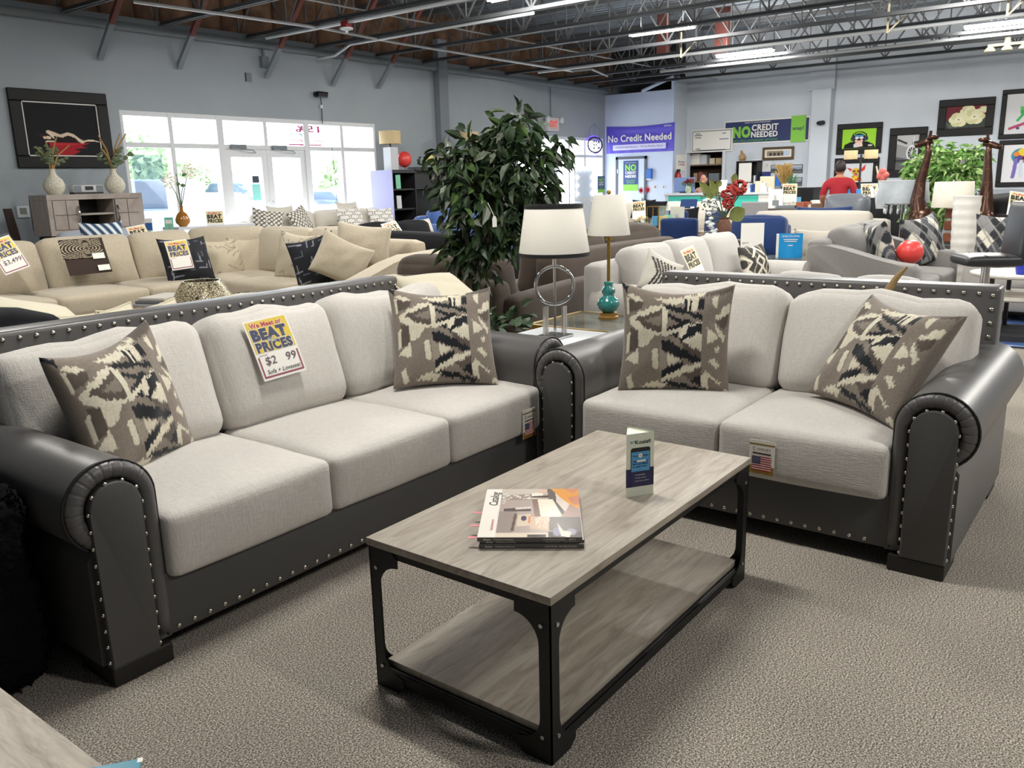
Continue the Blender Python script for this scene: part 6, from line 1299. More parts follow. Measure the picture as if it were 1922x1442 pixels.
for px,mm,lb,n,hh in ((1470,mat('pampas','#a8894f',.9),'tan dried pampas grass on the reception counter',70,.62),(1484,mat('grass_green','#4a7a4a',.8),'green ornamental grass beside the pampas on the counter',60,.42)):
    t=thing('grass_plant',lb,'plant',onc(px,.3)); rs=random.Random(px); b=B()
    for k in range(n):
        a=rs.uniform(0,6.28);r=rs.uniform(.02,.22); l=hh*rs.uniform(.6,1); b.tube([(0,0,.08),(r*.4*math.cos(a),r*.4*math.sin(a),l*.6),(r*math.cos(a),r*math.sin(a),l)],.006,4,r2=.014 if px==1470 else .002)
    b.out('foliage',mm,t); B().lathe([(0,0),(.05,0),(.06,.12),(0,.12)],14).out('pot',M_dark,t,smooth=True)
q=ony(1276,330,10.3); t=thing('fire_extinguisher','red fire extinguisher hanging under the Partner Unity poster','extinguisher',(q.x,10.345,q.z-.3)); B().lathe([(0,0),(.065,.01),(.07,.05),(.07,.32),(.05,.38),(.02,.4),(0,.4)],16).out('cylinder',mat('extinguisher_red','#b3282b',.3),t,smooth=True); B().tube([(0,0,.4),(-.06,.03,.42),(-.09,.04,.3),(-.08,.03,.1)],.012,6).out('hose',M_black,t,smooth=True); B().box(-.02,.02,-.05,.04,.4,.47).out('valve',M_dark,t)
q1=wq(1382,303,.3);q2=wq(1423,303,.3); zb=q1.z
t=thing('bookshelf','black bookcase of binders right of the closet','bookcase',(XW-.3,(q1.y+q2.y)/2,0)); w=(q1.y-q2.y)/2
b=B(); b.box(0,.29,-w,-w+.03,0,zb); b.box(0,.29,w-.03,w,0,zb); b.box(.26,.29,-w,w,0,zb)
for z in (.05,.7,1.22,zb-.03): b.box(0,.29,-w,w,z,z+.03)
b.box(0,.29,-.02,.02,0,zb); b.out('carcass',M_black,t); B().box(-.012,-.002,w-.42,w-.08,zb-.52,zb-.05).box(-.012,-.002,w-.46,w-.1,zb-1.0,zb-.56).out('posted_note',M_paper,t)
for k in range(5):
    o=B().box(-.1,.1,-.022,.022,0,.3,bev=.004).out('binder',(M_paper,M_gray,M_dark,M_paper,M_blu)[k]); o.location=(XW-.17,(q1.y+q2.y)/2-.05-.05*k,1.2505); tag(o,('white binder leftmost','grey binder second from left','dark binder in the middle','white binder fourth from left','blue binder rightmost')[k]+' in the black bookcase','binder','binders in the black bookcase')
q=wq(1392,296,.2); o=B().sph((0,0,.1),.1,12,8,(1,.9,1)).lathe([(0,0),(.07,0),(.05,.03),(0,.03)],12).cyl((0,0,.15),(.03,.05,.26),.04,.03).out('figurine',mat('tan_ceramic','#a8865f',.5),None,smooth=True); o.location=(XW-.15,q.y,zb+.001); tag(o,'tan ornament on top of the black bookcase','ornament')
# vanity mirror with bulbs + modelled poster reflection near right window, red bows
q=ony(1097,345,11.6); t=thing('vanity_mirror','lit vanity mirror with round bulbs near the right window','mirror',(q.x,11.6,q.z)); w=.42;h=.42
B().box(-w,w,0,.04,-h,h,bev=.01).out('frame',M_white,t); B().box(-w+.09,w-.09,-.004,0,-h+.09,h-.09).out('glass',mat('mirror_reflection_tint','#c9d6ea',.25),t)  # pale diffuse glass colour stands in for the bright mirror reflection
M_bulb=mat('vanity_bulb','#ffffff',.3,emit=5)
for k in range(5): B().sph((-w+.05+k*(2*w-.1)/4,-.03,h-.05),.045,12,8).out('bulb',M_bulb,t,smooth=True)
for s in (-1,1):
    for k in range(3): B().sph((s*(w-.05),-.03,h-.26-.2*k),.045,12,8).out('bulb',M_bulb,t,smooth=True)
B().box(-.3,.3,-.1,.14,-h-.05,-h).out('stand',M_white,t); o=B().box(-.5,.5,-.25,.25,0,q.z-.474,bev=.01).out('vanity_table',M_white); o.location=(q.x,11.65,0); tag(o,'white vanity table under the lit mirror','table')
q=ony(1091,347,12.2); nc_poster('small navy and green credit poster seen at the vanity mirror',(q.x,11.595,q.z),.33,.42,0)  # second poster set on the glass to stand for its reflection
q=onx(1212,372,17.2); t=thing('gift_bows','two shiny red gift bows on a dark stem beside the office door','bow',(q.x,q.y,q.z-.1)); b=B()
for (y,z) in ((.11,.27),(-.06,.28)):
    for k in range(12): a=k*PI/6; b.tube([(0,y,z),(-.03,y+.05*math.cos(a),z+.05*math.sin(a)),(0,y+.085*math.cos(a+.2),z+.085*math.sin(a+.2))],.012,5,r2=.004)
b.out('bow',mat('foil_red','#c22430',.25,metal=.3),t); B().tube([(0,0,.0),(0,.02,.15),(0,-.05,.25)],.008,5).out('stem',M_dark,t); B().box(-.07,.07,-.07,.07,-.0,.06).out('base',M_dark,t); o=B().box(-.3,.3,-.3,.3,0,q.z-.105,bev=.01).out('pedestal_table',M_dark); o.location=(q.x,q.y,0); tag(o,'dark pedestal carrying the red gift bows','pedestal')
# ================================================================== CREAM SECTIONAL, DINING, BLUE CHAIRS
q=onx(1262,378,15.6)
cs=(14.75,q.y,0); gsofa('sofa','cream sofa with black pillows in front of the reception counter',cs,-PI/2,2.9,1.0,3,M_ivory,bh=q.z-.02,sh=.5,ah=.75)
tp('black pillow left of the price sign on the cream sofa',onx(1207,392,15.2),(-.9,-.1,.3),M_blackf,.5,.38,.15); tp('black pillow in the middle of the cream sofa',onx(1228,392,15.3),(-.9,-.1,.3),M_blackf,.5,.36,.15,roll=.1); tp('black pillow low at the right of the cream sofa',onx(1285,408,14.9),(-.9,-.1,.3),M_blackf,.55,.36,.15,roll=-.08)
t=thing('draped_throw','navy blue throw draped over the cream sofa back','throw',onx(1293,382,15.3)); B().box(-.03,.02,-.17,.17,-.09,.08,bev=.02).out('fabric',mat('navy_throw','#223a6b',.9),t); B().box(-.036,-.031,-.14,-.06,-.1,-.07).out('care_tag',M_paper,t); t.rotation_euler=(0,.25,0)
price_sign('BEAT PRICES sign at the left of the cream sofa',basis((-.9,-.2,.25),roll=-.1),onx(1199,394,14.9),w=.27,price='',far=True)
zt=.80; q=onz(1240,436,zt); gx,gy=q.x,q.y
t=thing('dining_table','brass and glass dining table with blue chairs','table',(gx,gy,0)); w=.75
B().box(-.5,.5,-w,w,zt-.014,zt,bev=.003).out('glass_top',mat('smoked_glass'),t)
b=B()
for sx in (-.45,.45): b.box(sx-.02,sx+.02,-w+.02,w-.02,zt-.055,zt-.016)
for sy in (-w+.04,w-.04): b.box(-.45,.45,sy-.02,sy+.02,zt-.055,zt-.016)
b.out('frame_rail',M_brass,t)
for sx in (-.45,.45):
    for sy in (-w+.04,w-.04): B().box(sx-.02,sx+.02,sy-.02,sy+.02,0,zt-.055).out('leg',M_brass,t)
b=B(); b.tube([(-.45,-.4,.1),(-.45,-.4,.6),(-.45,.4,.6),(-.45,.4,.1)],.018,6); b.tube([(-.45,-.2,.2),(-.45,-.2,.5),(-.45,.2,.5),(-.45,.2,.2)],.018,6); b.out('fretwork',M_brass,t)
def chair(label,loc,rz,m=M_bluev,h=1.05,group='blue velvet dining chairs'):
    t=thing('dining_chair',label,'chair',loc,rz,group); put_cushion('seat',m,t,(0,-.22,.47),(.48,.48,.12),r=.04,pf=(0,0,.02),n=6); put_cushion('backrest',m,t,(0,.03,.76),(.48,.09,h-.48),rot=(-.08,0,0),r=.035,pf=(0,.012,.01),n=6)
    for sx in (-.2,.2):
        for y in (-.42,0): B().box(sx-.018,sx+.018,y-.018,y+.018,0,.42).out('leg',M_brass,t)
    return t
q=onx(1277,412,9.8); chair('navy velvet chair with its back to us at the dining table',(q.x,q.y,0),PI/2+.15,h=q.z)
chair('navy velvet chair on the far side of the dining table',(gx+1.05,gy+.35,0),-PI/2-.2); chair('navy velvet chair at the left end of the dining table',(gx-.1,gy+1.3,0),PI*.02)
o=0
def ont(px): q=onz(px,434,zt); return (q.x+.1,q.y,zt+.001)
t=thing('lantern','brass wire lantern on the glass dining table','lantern',ont(1224)); b=B(); s=.09;hh=.34
for sx in (-s,s):
    for sy in (-s,s): b.box(sx-.006,sx+.006,sy-.006,sy+.006,0,hh)
    b.box(sx-.006,sx+.006,-s,s,hh-.012,hh); b.box(-s,s,sx-.006,sx+.006,hh-.012,hh); b.box(sx-.006,sx+.006,-s,s,0,.012); b.box(-s,s,sx-.006,sx+.006,0,.012)
b.out('frame',M_brass,t); B().cyl((0,0,.0),(0,0,.2),.05,n=16).out('candle',M_sky,t); B().cyl((0,0,.0),(0,0,.07),.052,n=16).out('candle_base',M_nav,t)
t=thing('candle_jar','glass jar with yellow filling on the dining table','jar',ont(1238)); B().cyl((0,0,0),(0,0,.34),.075,n=18).out('glass',M_glass,t); B().cyl((0,0,.01),(0,0,.2),.066,n=18).out('filling',mat('yellow_wax','#d9b84f',.5),t)
stand_card('grey card standing behind the jars on the dining table',Vector(ont(1249))+Vector((.25,0,0)),.2,.32,mat('card_grey','#b9b8ae',.5),(-.9,-.3,.1)); stand_card('mint card beside the yellow jar on the dining table',Vector(ont(1247)),.12,.22,M_mint,(-.9,-.3,.1))
bouquet('bowl of pale shells on a pedestal at the left of the dining table',ont(1199),mat('shell','#d9c4a4',.6),16,.1,.16,mat('pedestal_white','#cfd2cc',.5),8,(.1,.15))
# big vase with red flowers
vz=.95; q=onx(1358,450,9.4); 
t=thing('flower_vase','brown wicker vase with red hydrangeas, white blossoms and big leaves','flowers',(q.x,q.y,q.z)); R9=(Vector(q)-CAM).dot(_f)/FPX
B().lathe([(0,0),(9*R9,0),(13*R9,14*R9),(14*R9,24*R9),(11*R9,34*R9),(8*R9,38*R9),(10*R9,41*R9),(7*R9,40*R9)],22).out('vase',mat('dark_wicker','#6d4a3a',.7,noise=(40,.3),bump=(60,.6)),t,smooth=True)
def fp(px,py,dx=0): d=ray(px,py); k=(q.x*_f.x+q.y*_f.y)/(_f.x*d.x+_f.y*d.y); p=CAM+d*k-q; return Vector((p.x+dx,p.y,p.z))
rs=random.Random(5); b=B()
for (px,py,rr,n) in ((1372,364,15,60),(1390,352,15,60),(1370,381,12,44)):
    c=fp(px,py,-.05)
    for k in range(n): v=Vector((rs.gauss(0,1),rs.gauss(0,1),rs.gauss(0,1))).normalized()*rr*R9*.85; b.ico(c+v,rr*R9*.26,1,(1,1,.7))
b.out('red_blossom',mat('red_hydrangea','#a3322d',.7,noise=(30,.3)),t,smooth=True)
b=B()
for (px,py) in ((1375,375),(1388,365),(1340,380),(1330,350),(1345,345),(1325,405),(1335,420),(1395,345),(1365,385)): b.tube([(0,0,38*R9),fp((1358+px)/2,(410+py)/2),fp(px,py)],.007,5)
b.out('stem',mat('stem_green'),t)
def bigleaf(b,p0,p1,w):
    p0,p1=Vector(p0),Vector(p1); d=p1-p0; s=Vector((math.sin(YAW),-math.cos(YAW),0)).cross(d).cross(d).normalized()*w if False else Vector((.2,.1,1)).cross(d).normalized()*w
    up=Vector((-.8,-.6,0)).cross(d).normalized()*w; n=8; vs=[]
    L0=[b.bm.verts.new(p0+d*(k/n)) for k in range(n+1)]; A=[b.bm.verts.new(p0+d*(k/n)+up*math.sin(PI*k/n)**.8+Vector((-.01,-.01,0))) for k in range(1,n)]; Bv=[b.bm.verts.new(p0+d*(k/n)-up*math.sin(PI*k/n)**.8+Vector((-.01,-.01,0))) for k in range(1,n)]
    for S in (A,Bv):
        b.bm.faces.new((L0[0],L0[1],S[0]))
        for k in range(n-2): b.bm.faces.new((L0[k+1],L0[k+2],S[k+1],S[k]))
        b.bm.faces.new((L0[n-1],L0[n],S[-1]))
for a_,b_,w_ in (((1368,412),(1398,392),.09),((1340,378),(1312,340),.05),((1345,370),(1332,338),.045),((1375,345),(1380,325),.04),((1345,352),(1352,338),.035)):
    b=B(); bigleaf(b,fp(*a_),fp(*b_),w_); b.out('broad_leaf',mat('olive_leaf','#6d7437',.6,noise=(6,.3)),t,smooth=True)
b=B()
for k in range(60): px=rs.uniform(1318,1350);py=rs.uniform(360,425); b.ico(fp(px,py,rs.uniform(-.1,.1)),.02,1,(1,.6,.5))
b.out('foliage',mat('sage_leaf'),t,smooth=True); b=B()
for k in range(26): px=rs.uniform(1326,1346);py=rs.uniform(370,445); b.ico(fp(px,py,rs.uniform(-.1,.0)),.035,1,(1,1,.6))
b.out('white_blossom',mat('white_petal','#e3e6ea',.7),t,smooth=True)
o=B().cyl((0,0,0),(0,0,q.z-.002),.22,.22,n=24).out('pedestal',M_dark); o.location=(q.x,q.y,0); tag(o,'dark round pedestal under the wicker flower vase','pedestal')
# blue armchair, grey panel
q=onx(1400,430,10.3); gsofa('armchair','large navy velvet armchair behind the white price card',(9.9,q.y,0),-PI/2,.86,.9,1,M_bluev,bh=1.02,sh=.5,ah=.8,aw=.14,arms=(1,0),cat='chair')
q=onx(1337,438,11.6); chair('navy velvet chair beside the wicker flower vase',(11.6,q.y,0),-PI/2-.6,group='blue velvet dining chairs')
q1=onx(1393,379,13.5);q2=onx(1441,377,13.5); o=B().box(-.05,.05,q2.y-q1.y,0,0,q1.z,bev=.02).out('headboard',mat('grey_board','#8f8e8f',.7)); o.location=(13.5,q1.y,0); tag(o,'plain grey upright panel behind the red hydrangeas','panel')
# white price card
q=onx(1411,500,8.55); p=Vector((8.55,onx(1411,470,8.55).y,onx(1411,494,8.55).z)); t=thing('price_card','tall white handwritten price card between the vase and blue display','card',p); M=basis((-.85,-.5,.0)).to_4x4(); M.translation=p; t.matrix_world=M; R9=(p-CAM).dot(_f)/FPX; B().cyl((0,.02,-p.z),(0,.02,.1),.012,n=10).cyl((0,.02,-p.z),(0,.02,-p.z+.015),.12,n=20).out('stand',M_chrome,t)
B().box(-21*R9,21*R9,0,.004,0,74*R9).out('card',mat('card_ivory','#e6e5df',.5),t); text('QTY',12*R9,4*R9,M_ink,t,(-12*R9,-.002,37*R9)); [B().tube([((x0_+3.2*k)*R9,-.002,(z_+1.3*math.sin(k*2.1+z_))*R9) for k in range(n_)],.0025,4).out('handwriting',M_ink,t) for x0_,z_,n_ in ((-14,30,4),(3,31,5),(-15,23,5),(4,22,4))]
q=onz(1482,484,.62); et=q; t=thing('glass_cube_table','dark glass-topped end table under the blue display','table',(q.x,q.y,0)); B().box(-.34,.3,-.3,.34,.6,.619,bev=.003).out('glass_top',mat('smoked_glass'),t); B().box(-.27,.24,-.24,.28,.0,.6).out('body',mat('charcoal_lacquer','#4a4d4e',.25),t)
t=thing('blue_display','curved bright blue acrylic display card on the glass end table','sign',(q.x,q.y,.6195)); b=B(); u=[(-.13+.26*k/10) for k in range(11)]
M=Matrix.Rotation(-PI/2+.35,4,'Z'); hh=.27
pr=[(x,-.05*math.cos(x/.13*PI/2)) for x in u]
b.prism([(x,y) for x,y in pr]+[(x,y+.006) for x,y in pr[::-1]],0,hh,'z',M=M); b.out('card',mat('card_azure','#1f8fd0',.35),t); b=B(); b.prism([(-.15,-.005),(.13,0),(.13,.01),(-.15,.06)],0,hh*.97,'z',M=M); b.out('back_card',M_paper,t)
me=text_mesh('LEASE-TO-OWN',.18,.022); me.transform(M@Matrix.Translation((0,-.053,.24))); link('lettering',me,M_paper,t)
for w,z in ((.15,.205),(.13,.185),(.05,.14)): B().box(-w/2,w/2,-.0525,-.0515,z-.004,z+.004,M=M).out('printed_line',M_paper,t)
# ================================================================== WHITE SOFA + SLATE SOFA
q1=onx(1442,405,11.9);q2=onx(1650,395,11.9)
ws=(11.05,(q1.y+q2.y)/2+.1,0); gsofa('sofa','ivory sofa between the blue display and the slate grey sofa',ws,-PI/2,q1.y-q2.y+.5,1.0,1,mat('ivory_sofa','#b8b2a9',.95,bump=(200,.2)),bh=1.03,sh=.48,ah=.6,aw=.2,puff=.08)
for px,lb in ((1455,'ivory lumbar pillow at the left of the ivory sofa'),(1545,'ivory lumbar pillow nearest the slate grey sofa')): tp(lb,onx(px,458,10.95),(-.95,-.1,.25),mat('greige_pillow','#b3aca1',.95,bump=(200,.2)),.75,.38,.2)
SL=1.75; t0=(9.3,1.66,0)
gsofa('sofa','slate grey sofa with sloped arm and red balloon',t0,0,2.0,1.05,2,M_slate,bh=1.0,sh=.5,ah=.68,aw=.24,style='slope',ah_back=.86,lean=.3,puff=.08)
dm=[]
cols=['#1f2126','#d3cec0','#7d7d7d','#4a4d55','#2a2c33']
for i in range(-2,9):
    for j in range(-2,9):
        cx,cy=i*.2+(j%2)*.1,j*.14; dm.append(('p',[(cx,cy-.13),(cx+.095,cy),(cx,cy+.13),(cx-.095,cy)],cols[(i*3+j*2)%5]))
dm+=[('l',[(k*.22-.3,0),(k*.22+.25,1)],'#8a8985',.014) for k in range(7)]
med=pillow_mesh(.55,.55,.2,60,'#6a6a6a',dm,0,.06,1,.05); med.materials.append(M_print); GD='diamond pattern pillows on the slate suite'
tp('diamond-patterned pillow behind the red balloon on the slate grey sofa',onz(1733,450,.80)+Vector((.0,.0,.0)),(-.45,-.85,.3),None,me=med,group=GD,roll=-.12); tp('diamond-patterned pillow tucked beside the slate sofa back cushion',onz(1652,468,.78),(.55,-.8,.25),None,me=med,group=GD,roll=.1)
q=onz(1708,472,.70); t=thing('balloon','red balloon resting on the slate grey sofa seat','balloon',(8.95,q.y+.2,0)); q=onx(1708,473,8.8); t.location=q; rr=(q-CAM).dot(_f)/FPX*24; B().sph((0,0,0),rr,24,16,(1,1,.94)).out('envelope',mat('red_balloon'),t,smooth=True,angle=0); B().cyl((-.0,0.1,0),(0,.16,.0),.012,.02).out('knot',mat('red_balloon'),t)
# matching chair at right, stool, tier table, mug, rug
gsofa('armchair','slate grey armchair with diamond pillow at the right edge',(9.75,.98,0),-PI/2-.12,1.2,1.0,1,mat('grey_chair','#b3b0ac',.95,sheen=.3),bh=1.05,sh=.5,ah=.66,aw=.25,cat='chair',lean=.3)
tp('diamond-patterned pillow on the slate armchair behind the bar stool',onx(1885,450,10.1),(-.9,-.25,.25),None,me=med,group=GD)
q=onz(1853,478,.86); sx,sy=q.x,q.y; M_lth=mat('black_leatherette','#222327',.4)
t=thing('bar_stool','black leatherette bar stool on chrome post at the right edge','stool',(sx,sy,0),-1.05)
put_cushion('seat',M_lth,t,(0,0,.82),(.43,.40,.08),r=.035,pf=(0,0,.01),n=8); put_cushion('backrest',M_lth,t,(.22,0,1.04),(.07,.40,.46),rot=(0,.1,0),r=.03,pf=(.01,0,0),n=8)
b=B()
for x in (-.07,.08): b.box(x-.003,x+.003,-.19,.19,.861,.867)
b.out('seam',M_black,t); B().cyl((0,0,.03),(0,0,.79),.033,n=18).out('post',M_chrome,t,smooth=True); B().lathe([(0,0),(.22,0),(.22,.015),(.05,.04),(0,.04)],28).out('base',M_chrome,t,smooth=True)
q=onx(1905,512,8.9); t=thing('tier_table','round two-tier white table behind the bar stool','table',(8.95,q.y-.05,0)); z1=q.z; 
for z in (z1,z1-.2): B().lathe([(0,z-.03),(.40,z-.03),(.42,z-.015),(.42,z),(0,z)],40,c=(0,0,0)).out('tabletop',mat('table_white','#d9d5cc',.4),t,smooth=True)
b=B()
for a in range(3): b.cyl((.33*math.cos(a*2.1+.4),.33*math.sin(a*2.1+.4),0),(.33*math.cos(a*2.1+.4),.33*math.sin(a*2.1+.4),z1-.03),.02,n=8)
b.out('leg',M_dark,t); B().cyl((0,0,0),(0,0,.06),.38,n=30).out('base',M_dark,t)
q=onx(1919,505,8.75); t=thing('mug','blue and white mug on the round tier table','mug',(8.78,q.y,z1+.001)); B().lathe([(0,0),(.05,0),(.06,.05),(.06,.09),(.055,.09)],16).out('cup',mat('mug_blue','#2334a8',.3),t,smooth=True); B().lathe([(.06,.09),(.062,.13),(.05,.13)],16).out('rim',M_white,t,smooth=True)
p1=onz(1880,662,.0); t=thing('area_rug','blue and white streaked rug at the right edge behind the loveseat','rug',(9.3,.35,0)); rs=random.Random(11); rugs=[]
for k in range(60): x=rs.random();y=rs.random(); l=rs.uniform(.1,.5); rugs.append(('l',[(x-l/2,y),(x+l/2,y+rs.uniform(-.02,.02))],['#e3e6ea','#22407a','#5a78ad','#16233f','#b9c4d6'][k%5],rs.uniform(.006,.02)))
canvas('pile',1.6,1.9,90,100,'#3a588f',rugs,M_print,t,(0,0,.012),(-PI/2,0,PI/2)); B().box(-.95,.95,-.8,.8,0.001,.01).out('backing',M_dark,t)
# ================================================================== LAMPS, GIRAFFES, TREE AT RIGHT
def lampt(label,pxc,y0,y1,wb,wt,X,base_y,group=None): pass
M_ivs=mat('ivory_shade','#c9c3b6',.9)
q=onx(1780,465,11.6); Rr=(q-CAM).dot(_f)/FPX; zq0=onx(1780,462,11.6).z
def zr(py,px=1780): return onx(px,py,11.6).z-zq0
st=thing('side_table','low dark side table holding the walnut block lamp','table',(11.6,q.y,0)); B().box(-.3,.3,-.3,.3,zq0-.04,zq0-.001,bev=.004).out('tabletop',M_dark,st)
for sx in (-.25,.25):
    for sy in (-.25,.25): B().box(sx-.02,sx+.02,sy-.02,sy+.02,0,zq0-.04).out('leg',M_dark,st)
t=thing('table_lamp','walnut block lamp with ivory drum shade beside the white vase','lamp',(11.6,q.y,zq0))
for k in range(4):
    za=zr(454-22.5*k,1780); zb_=zr(437-22.5*k,1780); B().box(-9.5*Rr,9.5*Rr,-9.5*Rr,9.5*Rr,za,zb_,bev=.008).out('walnut_block',mat('walnut','#7a452c',.4,noise=(8,.2)),t)
    B().box(-6*Rr,6*Rr,-6*Rr,6*Rr,zb_,zb_+5.5*Rr).out('acrylic_spacer',mat('acrylic'),t)
B().lathe([(35.5*Rr,zr(389)),(33*Rr,zr(341)),(32.5*Rr,zr(341)),(35*Rr,zr(389))],36).out('shade',M_ivs,t,smooth=True,angle=0); B().cyl((0,0,zr(389)),(0,0,zr(338)),.012).out('stem',M_chrome,t)
q=onx(1806,470,11.2); Rv=(q-CAM).dot(_f)/FPX; t=thing('floor_vase','tall ribbed white ceramic floor vase between giraffes','vase',(11.2,q.y,0)); prof=[]; ztp=onx(1822,368,11.2).z
for k in range(49): u=k/48; r=(17+7*u+0.45*math.sin(u*70))*Rv; prof.append((r,u*ztp))
B().lathe([(0,0)]+prof+[(23*Rv,ztp),(21*Rv,ztp*.95),(0,ztp*.9)],30).out('vase',mat('white_ceramic','#dcdad4',.4),t,smooth=True)
def giraffe(label,X,pts,head,flip):
    """pts pixel path of neck from body to head"""
    base=onx(pts[0][0],pts[0][1],X); t=thing('giraffe_statue',label,'statue',(X,base.y,0)); g=lambda px,py: onx(px,py,X)-Vector((X,base.y,0))
    R_=(base-CAM).dot(_f)/FPX
    P=[g(*p) for p in pts]; zb=P[0].z
    nd=[P[0]]+P[1:]; b=B(); nb=len(pts)
    full=[(P[0]+Vector((0,0,-.12)))]+P
    b.tube(full,lambda u: (17*(1-u)**4+7*(1-u)+4.6)*R_,14); s=-1 if flip else 1
    b.sph(P[0]+Vector((0,-s*.02,-.06)),22*R_,18,14,(1,1.15,1.25)); b.out('body',M_gir,t,smooth=True,angle=0)
    H=P[-1]; b=B(); hd=Vector((0,-s*1,-.15 if not flip else -.5)).normalized()*-1
    hd=Vector((-.1,s*1,-.35)).normalized()
    b.tube([H+hd*-.06,H+hd*.03,H+hd*.09,H+hd*.15],lambda u:(6.8-2.6*u)*R_,12); b.out('head',M_gir,t,smooth=True,angle=0)
    b=B(); 
    for e in (-1,1): b.sph(H+Vector((e*.06,-s*.06,.05)),.05,8,6,(.6,1.2,.6)); b.cyl(H+Vector((e*.03,-s*.02,.04)),H+Vector((e*.03,-s*.03,.13)),.012)
    b.out('ears_and_horns',M_gir,t,smooth=True)
    for dx in (-.09,.09):
        for dy in (-.1,.14): B().tube([P[0]+Vector((dx,dy,-.15)),P[0]+Vector((dx,dy*1.05,-.5)),Vector((dx,P[0].y+dy*1.1,.03))],.045,10,r2=.03).out('leg',M_gir,t,smooth=True)
    return t
M_gir=mat('giraffe_bronze','#5a3726',.28,metal=.55); N,L,bb_=nodes(M_gir); tc=N.new('ShaderNodeTexCoord'); vo=N.new('ShaderNodeTexVoronoi'); vo.feature='DISTANCE_TO_EDGE'; vo.inputs['Scale'].default_value=8; L.new(tc.outputs['Object'],vo.inputs['Vector']); cr=N.new('ShaderNodeValToRGB'); e=cr.color_ramp.elements; e[0].position=.0; e[0].color=C('#5a4330'); e[1].position=.045; e[1].color=C('#3d2318'); L.new(vo.outputs[0],cr.inputs[0]); L.new(cr.outputs[0],bb_.inputs['Base Color'])
giraffe('bronze patched giraffe statue in front of the leafy tree',11.9,[(1727,405),(1722,375),(1728,340),(1737,310),(1743,285),(1741,266)],None,False)
giraffe('bronze patched giraffe statue at right beyond the white vase',11.9,[(1846,405),(1850,375),(1853,340),(1854,310),(1855,285),(1857,270)],None,True)
# leafy tree
tc2=Vector((13.2,onx(1768,330,13.2).y,0)); t=thing('leafy_tree','light green artificial tree behind the giraffe statues','tree',tc2); rs=random.Random(8)
def SP2(px,py): return onx(px,py,13.2)-tc2
acc=[B(),B()]
for (px,py,r,n) in ((1750,310,.3,90),(1775,335,.38,110),(1735,330,.28,70),(1800,325,.34,90),(1755,285,.16,40),(1825,300,.2,30),(1820,325,.22,40),(1735,365,.25,50),(1725,390,.22,40),(1770,390,.25,40),(1712,318,.12,18),(1835,290,.1,12),(1745,410,.2,30)):
    for j,fr in ((0,.6),(1,.4)): me=leaf_mesh(max(2,int(n*fr*2.1)),rs,shp((SP2(px,py),r,0)),.135,.5,.36); acc[j].mesh(me); bpy.data.meshes.remove(me)
acc[0].out('foliage',mat('fresh_leaf','#6a9448',.55,noise=(2,.35)),t,label='mid green leaves'); acc[1].out('foliage',mat('fresh_leaf_light','#a3c07c',.55),t,label='pale green leaves')
b=B(); b.tube([(0,0,.02),(.02,.02,.7),SP2(1768,345)],.04,8,r2=.02)
for px,py in ((1750,300),(1735,335),(1800,325),(1825,305),(1735,380)): b.tube([SP2(1768,380),SP2(px,py)],.015,6)
b.out('trunk',M_bark,t,smooth=True); B().lathe([(0,0),(.16,0),(.2,.3),(0,.28)],18).out('pot',M_dark,t,smooth=True)
# crystal lamp
q=onx(1692,405,12.2); Rc=(q-CAM).dot(_f)/FPX; z0_=.0
t=thing('floor_lamp','silver drum floor lamp with hanging crystal drops','lamp',(12.2,q.y,0)); zc=lambda py: onx(1692,py,12.2).z
M_silk=mat('silver_silk','#8f959b',.6,noise=(8,.15),sheen=.3)
B().lathe([(46*Rc,zc(381)),(41*Rc,zc(339)),(40.5*Rc,zc(339)),(45.5*Rc,zc(381))],40).out('shade',M_silk,t,smooth=True,angle=0)
B().lathe([(41.5*Rc,zc(340)),(41.5*Rc,zc(338)),(40*Rc,zc(338))],40).out('shade_rim',M_white,t); B().cyl((0,0,.02),(0,0,zc(345)),.018,n=12).lathe([(0,0),(.16,0),(.16,.02),(0,.03)],20).out('stand',M_chrome,t,smooth=True)
M_cry=mat('crystal','#e3e8ee',.05,spec=1,metal=.5)
b=B()
for k in range(10): a=2*PI*k/10; b.tube([(30*Rc*math.cos(a),30*Rc*math.sin(a),zc(383)),(30*Rc*math.cos(a),30*Rc*math.sin(a),zc(370))],.004,4)
b.tube([(30*Rc*math.cos(2*PI*k/24),30*Rc*math.sin(2*PI*k/24),zc(383)) for k in range(24)],.006,5,closed=True); b.out('drop_frame',M_chrome,t)
for k in range(14): a=2*PI*k/14; rr=30*Rc; B().ico((rr*math.cos(a),rr*math.sin(a),zc(395)),.035,1,(.6,.6,1.4)).ico((rr*math.cos(a),rr*math.sin(a),zc(388)),.02,1).out('crystal_drop',M_cry,t,smooth=True)
q=onx(1657,338,13.6); t=thing('flower_vase','white vase of coral pom-pom flowers behind the silver lamp','flowers',(13.6,q.y,1.0)); b=B()
for (px,py) in ((1657,322),(1652,331),(1662,329),(1658,334)): p=onx(px,py,13.6)-Vector((13.6,q.y,1.0)); b.ico(p,.055,2)
b.out('blossom',mat('coral_petal','#d9706a',.7),t,smooth=True); b=B(); 
for (px,py) in ((1645,312),(1648,320)): b.tube([(0,0,.2),onx(px,py,13.6)-Vector((13.6,q.y,1.0))],.012,5)
b.out('stem',mat('cream_stem','#d9cdb4',.7),t); B().lathe([(0,0),(.07,0),(.09,.15),(.05,.3),(0,.3)],16).out('vase',M_white,t,smooth=True)
ct=thing('media_cabinet','black cabinet carrying small cards behind the recliner','cabinet',(15.0,onx(1640,400,15.0).y-.1,0)); zt3=onx(1640,371,14.3).z; B().box(-.9,.3,-.75,.55,.08,zt3,bev=.01).out('body',M_black,ct)
